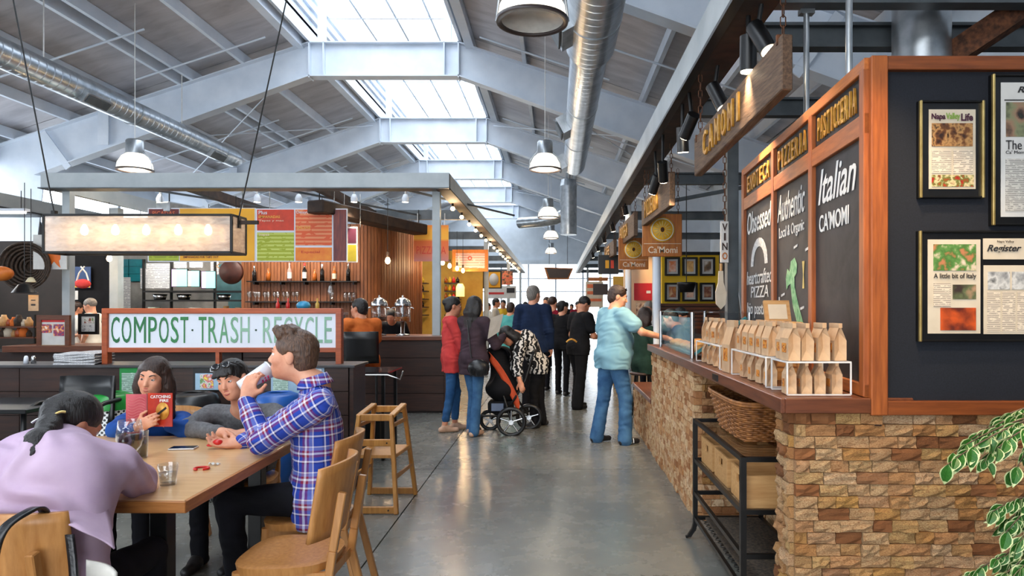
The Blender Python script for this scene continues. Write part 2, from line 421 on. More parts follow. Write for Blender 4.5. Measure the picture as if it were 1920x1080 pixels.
water = glass('water', (.86, .86, .84, 1), .86, .02)
bubble = glass('seeded lamp glass', (.88, .81, .76, 1), .9, .06, .36, 9)
screen_c = emit('cyan lit menu screen', C(130, 226, 226), 1.0)
screen_v = emit('violet lit menu screen', C(206, 160, 226), 1.0)
bulb_glow = emit('glowing filament bulb', (1, .72, .36, 1), 16)
bulb_far = emit('small glowing bulb', (1, .66, .3, 1), 16)
lamp_glow = emit('glowing lamp lens', (1, .82, .55, 1), 22)
reflector = NT('white lamp reflector'); reflector.b.inputs['Emission Color'].default_value = (1, .9, .72, 1); reflector.b.inputs['Emission Strength'].default_value = .9
reflector = reflector.set(C(240, 236, 226), .35)
# ---------------------------------------------------------------- the hall: floor, roof, frames, walls
floor = setting('floor')
fx, fy = [-11, -5.45, -1.117, 4.4], [-4, 1.7, 6.3, 10.9, 15.5, 20.1, 24.7, 29.3, 36.4]
MB().bx(-11, 4.4, -4, 36.4, -.12, -.06).build('screed', mortar, floor)
for i in range(3):
    for j in range(8):
        MB().bx(fx[i]+.005, fx[i+1]-.005, fy[j]+.005, fy[j+1]-.005, -.06, 0).build('slab', concrete, floor)
RX = -3.25                                                    # ridge line
def rz(x, top=6.5): return top-.33*max(0, abs(x-RX)-1.41)
ceiling = setting('ceiling')
frames_y = [2.6, 7.8, 13, 18.2, 23.4, 28.6, 33.8]
for Y in frames_y[1:]:
    fr = MB()
    top = [(-4.66, 6.5), (-10.62, 4.53)]; bot = [(-4.66, 5.87), (-9.85, 4.0), (-10.3, 0.0), (-10.62, 0)]
    for sg in (1, -1):
        X = lambda x: RX+sg*(x-RX)
        poly = [(X(x), Y-.008, z) for x, z in top[::-1]+bot]
        fr.prism(poly if sg > 0 else poly[::-1], (0, .016, 0))
        for a, b in ((top[0], top[1]), (bot[0], bot[1]), (bot[1], bot[2])):
            fr.bar((X(a[0]), Y, a[1]), (X(b[0]), Y, b[1]), .24, .022)
    fr.bx(RX-1.41, RX+1.41, Y-.008, Y+.008, 5.87, 6.5)
    fr.bx(RX-1.41, RX+1.41, Y-.12, Y+.12, 6.49, 6.512); fr.bx(RX-1.41, RX+1.41, Y-.12, Y+.12, 5.855, 5.88)
    fo = fr.build('portal_frame', W_steel, ceiling)
    for x in (-1.41, -1.14, 1.14, 1.41):
        big = abs(x) > 1.3
        MB().bx(RX+x-.012, RX+x+.012, Y-.12, Y+.12, 5.83 if big else 5.88, 6.54 if big else 6.5).build('stiffener', W_steel, fo)
    for x in (-5.3, 5.3):
        MB().bar((RX+x, Y-.1, rz(RX+x)-.03), (RX+x, Y-.1, rz(RX+x)-.66), .02, .2, (1, 0, 0)).build('stiffener', W_steel, fo)
    for x in (-9.7, 3.2):                                      # knee brace plate
        MB().bar((x, Y-.1, rz(x)-.04), (x+(.5 if x < RX else -.5), Y-.1, rz(x)-.72), .03, .12, (1, 0, 0)).build('knee_stiffener', W_steel, fo)
pur = [1.62, 2.66, 3.62, 3.86, 4.9, 5.95, 7.0]
for sg in (-1, 1):
    for d in pur:
        x = RX+sg*d; z = rz(x)
        big = d < 2
        MB().box((x, 17, z+.10), (.16 if big else .07, 40, .24 if big else .19)).build('purlin', W_steel, ceiling)
    edges = [1.41, 2.66, 3.74, 4.9, 5.95, 7.4]
    for k in range(5):
        for j in range(-1, 7):
            y0, y1 = 2.6+5.2*j, 2.6+5.2*(j+1); y1 = min(y1, 36.4)
            x0, x1 = RX+sg*edges[k], RX+sg*edges[k+1]
            p = MB(); ins = .012
            a0, a1 = (x0, x1) if sg > 0 else (x1, x0)
            b = [(a0+ins, y0+ins, rz(a0)+.20), (a1-ins, y0+ins, rz(a1)+.20), (a1-ins, y1-ins, rz(a1)+.20), (a0+ins, y1-ins, rz(a0)+.20)]
            p.hexa(b, [(q[0], q[1], q[2]+.05) for q in b]).build('roof_panel', foil, ceiling)
    MB().hexa([(min(RX+sg*1.41, RX+sg*7.5), -4, rz(RX+(1.41 if sg > 0 else 7.5))+.262), (max(RX+sg*1.41, RX+sg*7.5), -4, rz(RX+(7.5 if sg > 0 else 1.41))+.262),
               (max(RX+sg*1.41, RX+sg*7.5), 36.5, rz(RX+(7.5 if sg > 0 else 1.41))+.262), (min(RX+sg*1.41, RX+sg*7.5), 36.5, rz(RX+(1.41 if sg > 0 else 7.5))+.262)],
              [(min(RX+sg*1.41, RX+sg*7.5), -4, rz(RX+(1.41 if sg > 0 else 7.5))+.32), (max(RX+sg*1.41, RX+sg*7.5), -4, rz(RX+(7.5 if sg > 0 else 1.41))+.32),
               (max(RX+sg*1.41, RX+sg*7.5), 36.5, rz(RX+(7.5 if sg > 0 else 1.41))+.32), (min(RX+sg*1.41, RX+sg*7.5), 36.5, rz(RX+(1.41 if sg > 0 else 7.5))+.32)]).build('roof_deck', D_steel, ceiling)
    # sag rods and sprinkler pipes along the slope
    for j in range(7):
        for q, (d0, d1) in ((1.1, (2.0, 5.0)), (2.9, (3.2, 6.6)), (4.3, (1.9, 4.2))):
            y = 2.6+5.2*j+q
            MB().cyl((RX+sg*d0, y, rz(RX+sg*d0)-.06), (RX+sg*d1, y, rz(RX+sg*d1)-.06), .018, 6).build('sag_rod', W_steel, ceiling)
    # wind bracing of two bays
    for j in (2, 4):
        y = frames_y[j]
        for a, b in ((1.6, 6.8), (6.8, 1.6)):
            MB().cyl((RX+sg*a, y+.1, rz(RX+sg*a)-.14), (RX+sg*b, y+5.1, rz(RX+sg*b)-.14), .014, 6).build('brace_rod', W_steel, ceiling)
    # curb of the long roof light
    MB().bx(RX+sg*1.41, RX+sg*1.47, -4, 36.4, 6.52, 7.4).build('skylight_curb', W_steel, ceiling)
    for z in (6.95, 7.15):
        MB().bx(RX+sg*1.36, RX+sg*1.41, -4, 36.4, z, z+.05).build('curb_rail', W_steel, ceiling)
    for Y in frames_y:
        MB().bx(RX+sg*1.2-.07, RX+sg*1.2+.07, Y-.05, Y+.05, 6.51, 7.36).build('skylight_post', W_steel, ceiling)
sky = setting('window_1')
for j in range(31):
    y = -3+1.3*j
    MB().bx(RX-1.4, RX+1.4, y-.02, y+.02, 7.36, 7.43).build('glazing_bar', W_steel, sky)
for x in (-1.38, -.7, 0, .7, 1.38):
    MB().bx(RX+x-.02, RX+x+.02, -4, 36.4, 7.37, 7.44).build('glazing_bar', W_steel, sky)
for j in range(8):
    MB().bx(RX-1.4, RX+1.4, -4+5.05*j, -4+5.05*(j+1)-.01, 7.45, 7.46).build('pane', clear, sky)

wall_mat = mat('pale wall', C(214, 222, 230), .7, 0, C(200, 208, 216), 2)
dark_wall = mat('dark stall wall', C(44, 36, 33), .8, 0, C(28, 23, 22), 3)
mustard = mat('mustard wall', C(206, 160, 62), .7, 0, C(186, 136, 44), 3)
yellow_wall = mat('bright yellow wall', C(240, 196, 20), .6, 0, C(232, 180, 14), 3)
cream_wall = mat('peach cream wall', C(240, 206, 170), .7, 0, C(230, 190, 150), 2)
wl = setting('wall_left')
MB().bx(-10.95, -10.7, -4, 36.4, 0, 2.2).bx(-10.95, -10.7, -4, 36.4, 4.2, 4.9).build('wall_panel', wall_mat, wl)
wn = setting('window_2')
for j in range(16):
    y = -4+2.6*j
    MB().bx(-10.9, -10.74, y-.05, y+.05, 2.2, 4.2).build('mullion', W_steel, wn)
    MB().bx(-10.83, -10.82, y+.05, min(y+2.55, 36.4), 2.2, 4.2).build('pane', clear, wn)
MB().bx(-10.9, -10.74, -4, 36.4, 3.2, 3.26).build('transom', W_steel, wn)
wf = setting('wall_front_added')  # unseen wall behind the camera, added to cut back the daylight
MB().bx(-11, 4.4, -4.2, -4.0, 3.0, 5.2).bx(-11, -6.5, -4.2, -4.0, 0, 3.0).bx(1.6, 4.4, -4.2, -4.0, 0, 3.0).build('wall_panel', wall_mat, wf)
dn = setting('door_1')  # unseen door frame in the opening of that added wall
for x in (-6.5, -4.5, -2.5, -.5, 1.6): MB().bx(x-.05, x+.05, -4.15, -4.05, 0, 3.0).build('mullion', D_steel, dn)
MB().bx(-6.5, 1.6, -4.15, -4.05, 2.3, 2.38).build('transom', D_steel, dn)
wr = setting('wall_right')
MB().bx(4.2, 4.4, -4, 36.4, 2.9, 4.9).build('wall_panel', wall_mat, wr); MB().bx(4.19, 4.4, -4, 36.4, 0, 2.9).build('wall_panel', dark_wall, wr)
we = setting('wall_back')
e = MB(); e.prism([(-11, 36.3, 3.95), (4.4, 36.3, 3.95), (4.4, 36.3, 4.7), (RX+1.41, 36.3, 6.6), (RX+1.41, 36.3, 7.5), (RX-1.41, 36.3, 7.5), (RX-1.41, 36.3, 6.6), (-11, 36.3, 4.7)], (0, .15, 0))
e.build('gable_panel', wall_mat, we)
MB().bx(-11, 4.4, 36.1, 36.4, 3.75, 3.97).build('lintel', wall_mat, we)
MB().bx(-11, -8.6, 36.3, 36.45, 0, 3.8).bx(4.0, 4.4, 36.3, 36.45, 0, 3.8).build('wall_panel', wall_mat, we)
wb = setting('window_3')
for x in (-8.6, -6.5, -4.4, -2.9, -1.45, 0, 1.45, 2.9, 4.0):
    MB().bx(x-.05, x+.05, 36.32, 36.42, 0, 3.76).build('mullion', W_steel, wb)
for z in (2.3, 3.0):
    MB().bx(-8.6, 4.0, 36.33, 36.41, z-.03, z+.03).build('transom', W_steel, wb)
for a, b in ((-8.6, -4.4), (-4.4, 0), (0, 4.0)):
    MB().bx(a, b, 36.36, 36.37, 0, 3.76).build('pane', clear, wb)
# pavement outside, seen through the end doors
MB().bx(-16, 10, 36.4, 60, -.14, -.02).build('trim_1', mat('outdoor paving', C(196, 192, 184), .8), None, kind='structure')

# ---------------------------------------------------------------- steel canopies of the two rows of stalls
lc = thing('stall_canopy', 'long pale grey steel canopy frame on posts above the left stalls', 'canopy', (-1.7, 9.9, 0))
MB().bx(-7.29, -1.51, 9.66, 9.76, 3.175, 3.395).build('front_fascia', G_steel, lc)
MB().bx(-7.29, -1.51, 9.60, 9.86, 3.165, 3.18).build('front_flange', D_steel, lc)
MB().bx(-1.57, -1.51, 9.7, 34, 3.175, 3.395).build('side_fascia', G_steel, lc)
MB().bx(-1.70, -1.50, 9.7, 34, 3.16, 3.18).build('side_flange', rust_black, lc)
MB().bx(-7.29, -7.2, 9.76, 34, 3.175, 3.395).build('side_fascia', G_steel, lc)
for Y in (13.2, 17, 21, 25, 29.5, 33.9):
    MB().bx(-7.2, -1.57, Y-.06, Y+.06, 3.18, 3.36).build('cross_beam', D_steel, lc)
for x in (-5.4, -3.5):
    MB().bx(x-.05, x+.05, 9.76, 34, 3.2, 3.34).build('purlin', rust_black, lc)
for x, Y in ((-1.73, 9.92), (-7.08, 9.92), (-1.73, 17), (-1.73, 25), (-1.73, 33.5), (-3.9, 13.2)):
    MB().bx(x-.055, x+.055, Y-.055, Y+.055, 0, 3.18).build('post', G_steel, lc)
for x in (-6.2, -4.2, -2.4):                                   # crossed wind braces
    MB().bar((x, 9.9, 3.25), (x+1.6, 13.1, 3.25), .03).build('brace', D_steel, lc)
lc2 = thing('stall_canopy', 'grey steel canopy frame at far left beside the high windows', 'canopy', (-9.1, 14, 0))
MB().bx(-9.15, -9.05, 7.6, 30, 3.13, 3.36).build('side_fascia', G_steel, lc2)
MB().bx(-9.2, -9.0, 7.6, 30, 3.10, 3.13).build('side_flange', black, lc2)
for Y in (9.2, 12.5, 16): MB().bx(-10.5, -9.15, Y-.05, Y+.05, 3.14, 3.3).build('cross_beam', D_steel, lc2)
for Y in (9.2, 16): MB().bx(-9.15, -9.05, Y-.05, Y+.05, 0, 3.13).build('post', G_steel, lc2)
rc = thing('stall_canopy', 'pale steel and rust brown canopy beam running above the stone counter', 'canopy', (1.38, 5.4, 0))
MB().bx(.96, 1.0, 1.2, 34, 3.18, 3.40).build('side_fascia', G_steel, rc)
MB().bx(.955, 1.02, 1.2, 34, 3.155, 3.18).build('side_flange', black, rc)
MB().bx(1.02, 1.22, 1.2, 34, 3.16, 3.30).build('inner_beam', rust_black, rc)
for Y in (3.82, 4.46, 6.04, 9.4, 13.2, 17, 21, 25, 29.5, 33.9):
    MB().bx(1.2, 4.1, Y-.05, Y+.05, 3.18, 3.20).bx(1.2, 4.1, Y-.05, Y+.05, 3.32, 3.34).bx(1.2, 4.1, Y-.012, Y+.012, 3.2, 3.32).build('cross_beam', D_steel, rc)
for x, Y in ((1.43, 5.55), (1.38, 9.4), (1.38, 13.2), (1.38, 21), (1.38, 29.5)):
    MB().bx(x-.045, x+.045, Y-.045, Y+.045, 0, 3.2).build('post', G_steel if Y > 6 else D_steel, rc)
MB().bar((1.3, 9.4, 2.9), (2.9, 9.4, 3.2), .05).build('brace', D_steel, rc)
MB().bar(P(1765, 118, 4.2), P(1990, -32, 3.9), .12, .14).build('brace', rust, rc)
# pipe hangers that hold the board wall
for px, Y, z0 in ((1512, 3.87, 2.45), (1592, 3.25, 2.5)):
    x = XA(px, Y)
    MB().cyl((x, Y, z0), (x, Y, 3.2), .017, 8).box((x, Y, 3.17), (.08, .05, .03)).build('hanger_pipe', galv, rc)
# ---------------------------------------------------------------- people: bodies grown as one continuous surface from a distance field
def V3(*a): return np.array(a, dtype=np.float64)
def nrm(v): return v/max(np.linalg.norm(v), 1e-9)
def surface_net(d, o, h):
    s = d < 0; nx, ny, nz = d.shape
    cnt = np.zeros((nx-1, ny-1, nz-1), np.int8)
    corners = [(i, j, k) for i in (0, 1) for j in (0, 1) for k in (0, 1)]
    for i, j, k in corners: cnt += s[i:nx-1+i, j:ny-1+j, k:nz-1+k]
    I = np.argwhere((cnt > 0) & (cnt < 8)); idx = np.full(cnt.shape, -1, np.int64)
    idx[I[:, 0], I[:, 1], I[:, 2]] = np.arange(len(I))
    val = {c: d[I[:, 0]+c[0], I[:, 1]+c[1], I[:, 2]+c[2]] for c in corners}
    acc = np.zeros((len(I), 3)); n = np.zeros(len(I))
    for a in corners:
        for ax in range(3):
            if a[ax] == 0:
                b = list(a); b[ax] = 1; b = tuple(b); va, vb = val[a], val[b]
                m = (va < 0) != (vb < 0); t = np.where(m, va/np.where(m, va-vb, 1), 0)
                p = np.tile(np.array(a, float), (len(I), 1)); p[:, ax] += t
                acc[m] += p[m]; n[m] += 1
    verts = (I+acc/n[:, None])*h+o; quads = []
    for ax in range(3):
        sl0 = [slice(None)]*3; sl1 = [slice(None)]*3; sl0[ax] = slice(0, -1); sl1[ax] = slice(1, None)
        A = s[tuple(sl0)]; B = s[tuple(sl1)]; E = np.argwhere(A != B)
        u, v = [(1, 2), (2, 0), (0, 1)][ax]
        E = E[(E[:, u] > 0) & (E[:, v] > 0) & (E[:, u] < d.shape[u]-1) & (E[:, v] < d.shape[v]-1)]
        def g(du, dv):
            e = E.copy(); e[:, u] -= du; e[:, v] -= dv; return idx[e[:, 0], e[:, 1], e[:, 2]]
        q = np.stack([g(1, 1), g(0, 1), g(0, 0), g(1, 0)], 1)
        fl = ~A[E[:, 0], E[:, 1], E[:, 2]]; q[fl] = q[fl][:, ::-1]; quads.append(q)
    q = np.concatenate(quads); return verts, q[(q >= 0).all(1)]

# shapes: ('c', a, b, ra, rb, k) tapered limb; ('e', centre, radii, R, k) ellipsoid; ('-e', ...) cut; ('p', point, normal) keep the side the normal points away from
def cone(a, b, ra, rb, k=.03): return ('c', np.array(a, float), np.array(b, float), ra, rb, k)
def ell(c, r, R=None, k=.03): return ('e', np.array(c, float), np.array(r, float), np.eye(3) if R is None else R, k)
def cut(c, r, R=None, k=.01): return ('-e', np.array(c, float), np.array(r, float), np.eye(3) if R is None else R, k)
def clip(p, n): return ('p', np.array(p, float), nrm(np.array(n, float)))
def field(prims, h, wr=None):
    lo = np.full(3, 1e9); hi = -lo
    for q in prims:
        if q[0] == 'c': a = [np.minimum(q[1]-q[3], q[2]-q[4]), np.maximum(q[1]+q[3], q[2]+q[4])]
        elif q[0] == 'e': a = [q[1]-q[2].max(), q[1]+q[2].max()]
        else: continue
        lo = np.minimum(lo, a[0]); hi = np.maximum(hi, a[1])
    lo = lo-.03-3*h; hi = hi+.03+3*h
    n = np.ceil((hi-lo)/h).astype(int)+1; d = np.full(n, .2, np.float32)
    ax = [lo[i]+h*np.arange(n[i]) for i in range(3)]
    for q in prims:
        if q[0] == 'p':
            X, Y, Z = [a.astype(np.float32) for a in np.ix_(*ax)]
            np.maximum(d, (X-q[1][0])*q[2][0]+(Y-q[1][1])*q[2][1]+(Z-q[1][2])*q[2][2], out=d); continue
        k = q[-1]; pad = k+2.5*h
        if q[0] == 'c': a, b = np.minimum(q[1]-q[3], q[2]-q[4])-pad, np.maximum(q[1]+q[3], q[2]+q[4])+pad
        else:
            e = np.sqrt(((q[3]*q[2][None, :])**2).sum(1)); a, b = q[1]-e-pad, q[1]+e+pad
        i0 = np.clip(np.floor((a-lo)/h).astype(int), 0, n-1); i1 = np.clip(np.ceil((b-lo)/h).astype(int)+1, 1, n)
        if (i1 <= i0).any(): continue
        sl = tuple(slice(i0[i], i1[i]) for i in range(3))
        X, Y, Z = [g.astype(np.float32) for g in np.ix_(*[ax[i][sl[i]] for i in range(3)])]
        if q[0] == 'c':
            v = q[2]-q[1]; L = max(v @ v, 1e-9); px, py, pz = X-q[1][0], Y-q[1][1], Z-q[1][2]
            t = np.clip((px*v[0]+py*v[1]+pz*v[2])/L, 0, 1)
            s = np.sqrt((px-t*v[0])**2+(py-t*v[1])**2+(pz-t*v[2])**2)-(q[3]+(q[4]-q[3])*t)
        else:
            R = q[3]; px, py, pz = X-q[1][0], Y-q[1][1], Z-q[1][2]; r = q[2]
            l = [(px*R[0, i]+py*R[1, i]+pz*R[2, i])/r[i] for i in range(3)]
            k0 = np.sqrt(l[0]**2+l[1]**2+l[2]**2); k1 = np.sqrt((l[0]/r[0])**2+(l[1]/r[1])**2+(l[2]/r[2])**2)
            s = k0*(k0-1)/np.maximum(k1, 1e-6)
        D = d[sl]
        if q[0] == '-e':
            s = -s; m = np.clip(.5-.5*(D-s)/k, 0, 1); D[...] = D*(1-m)+s*m+k*m*(1-m)
        else:
            m = np.clip(.5+.5*(D-s)/k, 0, 1); D[...] = D*(1-m)+s*m-k*m*(1-m)
    if wr:                                                     # folds and wrinkles
        amp, f, R = wr; X, Y, Z = [a.astype(np.float32) for a in np.ix_(*ax)]
        u = X*R[0]+Y*R[1]+Z*R[2]
        d += amp*(np.sin(f*u+2.2*np.sin(f*.31*(X-Z)+1)+1.7*np.sin(f*.43*(Y+Z)))*(.6+.4*np.sin(f*.23*(X+Y)+2)))
    return d, lo
def bones_uv(verts, bones):
    best = np.full(len(verts), 1e9); uv = np.zeros((len(verts), 2))
    for a, b, r, ref in bones:
        v = b-a; L = np.linalg.norm(v); z = v/L; x = nrm(ref-z*(ref @ z)); y = np.cross(z, x)
        p = verts-a; t = p @ z; q = p-np.clip(t, 0, L)[:, None]*z
        dd = np.linalg.norm(q, axis=1)-r+(0 if r > .1 else .012); m = dd < best
        u_ = np.arctan2(p @ y, p @ x)*r
        best[m] = dd[m]; uv[m, 0] = u_[m]; uv[m, 1] = t[m]
    return uv
def skin_mesh(name, prims, h, mats, base, parent=None, wr=None, region=None, bones=None, **kw):
    d, o = field(prims, h, wr); v, q = surface_net(d, o, h)
    me = bpy.data.meshes.new(name); base = np.array(base, float)
    me.vertices.add(len(v)); me.vertices.foreach_set('co', (v-base).ravel())
    me.loops.add(len(q)*4); me.loops.foreach_set('vertex_index', q.ravel().astype(np.int32))
    me.polygons.add(len(q)); me.polygons.foreach_set('loop_start', np.arange(0, len(q)*4, 4, dtype=np.int32))
    me.polygons.foreach_set('use_smooth', np.ones(len(q), bool))
    for m in (mats if isinstance(mats, (list, tuple)) else [mats]): me.materials.append(m)
    if region is not None: me.polygons.foreach_set('material_index', region(v[q].mean(1)).astype(np.int32))
    if bones:
        uv = bones_uv(v, bones); lay = me.uv_layers.new(name='UVMap'); lay.data.foreach_set('uv', uv[q.ravel()].ravel())
    me.update(calc_edges=True); me.validate()
    ob = bpy.data.objects.new(name, me)
    if parent is None: ob.location = base
    return finish(ob, name, parent, **kw)

def frame3(f, u):
    f = nrm(np.array(f, float)); u = np.array(u, float); r = nrm(np.cross(f, u)); u = np.cross(r, f); return np.array([r, f, u]).T   # columns: right, forward, up
def head_prims(c, R, s, nb):
    g = lambda a, b, e: c+R @ (V3(a, b, e)*s)
    p = [ell(g(0, -.012, .035), V3(.075, .096, .086)*s, R), ell(g(0, .025, -.03), V3(.061, .068, .085)*s, R, .03), ell(g(0, .04, -.075), V3(.045, .045, .038)*s, R, .03),
         ell(g(0, .068, -.1), V3(.02, .016, .014)*s, R, .02), cone(g(-.034, .08, .024), g(.034, .08, .024), .011*s, .011*s, .015),
         ell(g(-.038, .064, -.028), V3(.022, .022, .022)*s, R, .02), ell(g(.038, .064, -.028), V3(.022, .022, .022)*s, R, .02),
         cut(g(-.031, .099, .003), V3(.017, .013, .009)*s, R), cut(g(.031, .099, .003), V3(.017, .013, .009)*s, R),
         cone(g(0, .086, .012), g(0, .106, -.03), .007*s, .0105*s, .012), ell(g(0, .097, -.036), V3(.0155, .011, .007)*s, R, .008),
         ell(g(0, .083, -.064), V3(.024, .012, .013)*s, R, .012)]
    for x in (-1, 1): p.append(ell(g(x*.077, -.01, -.005), V3(.011, .021, .032)*s, R, .008))
    p.append(cone(g(0, -.02, -.06), nb, .054*s, .06*s, .04))
    return p
def hand_prims(w, d, n, t, s=1, curl=.5, spread=.0, curls=None, thumb=.5):
    """wrist w, finger direction d, palm side n (the way the palm faces), thumb side t"""
    d = nrm(np.array(d, float)); n = np.array(n, float); n = nrm(n-d*(n @ d)); t0 = np.array(t, float); t = np.cross(n, d); t = t if t @ t0 > 0 else -t
    R = np.array([t, d, n]).T
    p = [ell(w+d*.045*s, V3(.040, .054, .017)*s, R, .015), cone(w-d*.02*s, w+d*.03*s, .026*s, .026*s, .02)]
    for i, (off, L) in enumerate(((.029, .070), (.0095, .078), (-.0105, .072), (-.029, .056))):
        c = curls[i] if curls else curl*(1+.08*i)
        b = w+d*(.082-.004*abs(i-1))*s+t*off*s; dd = nrm(d+t*off*spread*20); r = .0088*s
        for j, q in enumerate((.45, .31, .24)):
            a = c*(.75 if j == 0 else 1.0); dd2 = dd*math.cos(a)+n*math.sin(a); dn = n
            n2 = n*math.cos(a)-dd*math.sin(a); e = b+dd2*L*q*s
            p.append(cone(b, e, r, r*.92, .006)); b, dd, r = e, dd2, r*.92
            n_ = n2; n = n2
        n = nrm(np.cross(t, np.cross(R[:, 2], t))); n = R[:, 2]
    b = w+d*.022*s+t*.03*s; dd = nrm(d*.62+t*.75+n*thumb*.6)
    e = b+dd*.04*s; p.append(cone(b, e, .013*s, .0105*s, .014)); dd = nrm(d*.9+t*.2+n*thumb)
    p.append(cone(e, e+dd*.033*s, .0105*s, .0085*s, .006)); return p

def stand(x, y, ht, ang, lean=0, z=0, ov=None, hd=0, hp=0, stance=.1, stepf=.0, hl=None):
    """joints of a standing figure: ang 0 looks along +Y, 90 along +X; ov moves joints (right, forward, up in metres at 1.75 m)"""
    s = ht/1.75; a = math.radians(ang); f = V3(math.sin(a), math.cos(a), 0); r = V3(math.cos(a), -math.sin(a), 0); u = V3(0, 0, 1)
    L = dict(pelv=(0, 0, .97), chest=(0, .0, 1.28), neck=(0, -.01, 1.475), head=(0, .03, 1.625), sl=(-.185, -.01, 1.425), sr=(.185, -.01, 1.425),
             el=(-.235, -.03, 1.13), er=(.235, -.03, 1.13), wl=(-.235, .06, .89), wr=(.235, .06, .89), hl=(-.09, 0, .93), hr=(.09, 0, .93),
             kl=(-stance, .03+stepf, .5), kr=(stance, .03-stepf, .5), al=(-stance-.01, -.02+stepf*1.6, .085), ar=(stance+.01, -.02-stepf*1.6, .085))
    le = math.radians(lean); up = ('chest', 'neck', 'head', 'sl', 'sr', 'el', 'er', 'wl', 'wr')
    for k in up:
        p = L[k]; q = (p[1]-0, p[2]-.97); L[k] = (p[0], q[0]*math.cos(le)+q[1]*math.sin(le), .97+q[1]*math.cos(le)-q[0]*math.sin(le))
    L.update(ov or {})
    b = V3(x, y, z); J = {k: b+(r*p[0]+f*p[1]+u*p[2])*s for k, p in L.items()}
    ha = a+math.radians(hd); pt = math.radians(hp)
    hf = V3(math.sin(ha), math.cos(ha), 0)
    J['hf'] = hf*math.cos(pt)-u*math.sin(pt); J['hu'] = u*math.cos(pt)+hf*math.sin(pt)
    J['f'] = f; J['r'] = r; J['s'] = s; J['base'] = b; return J

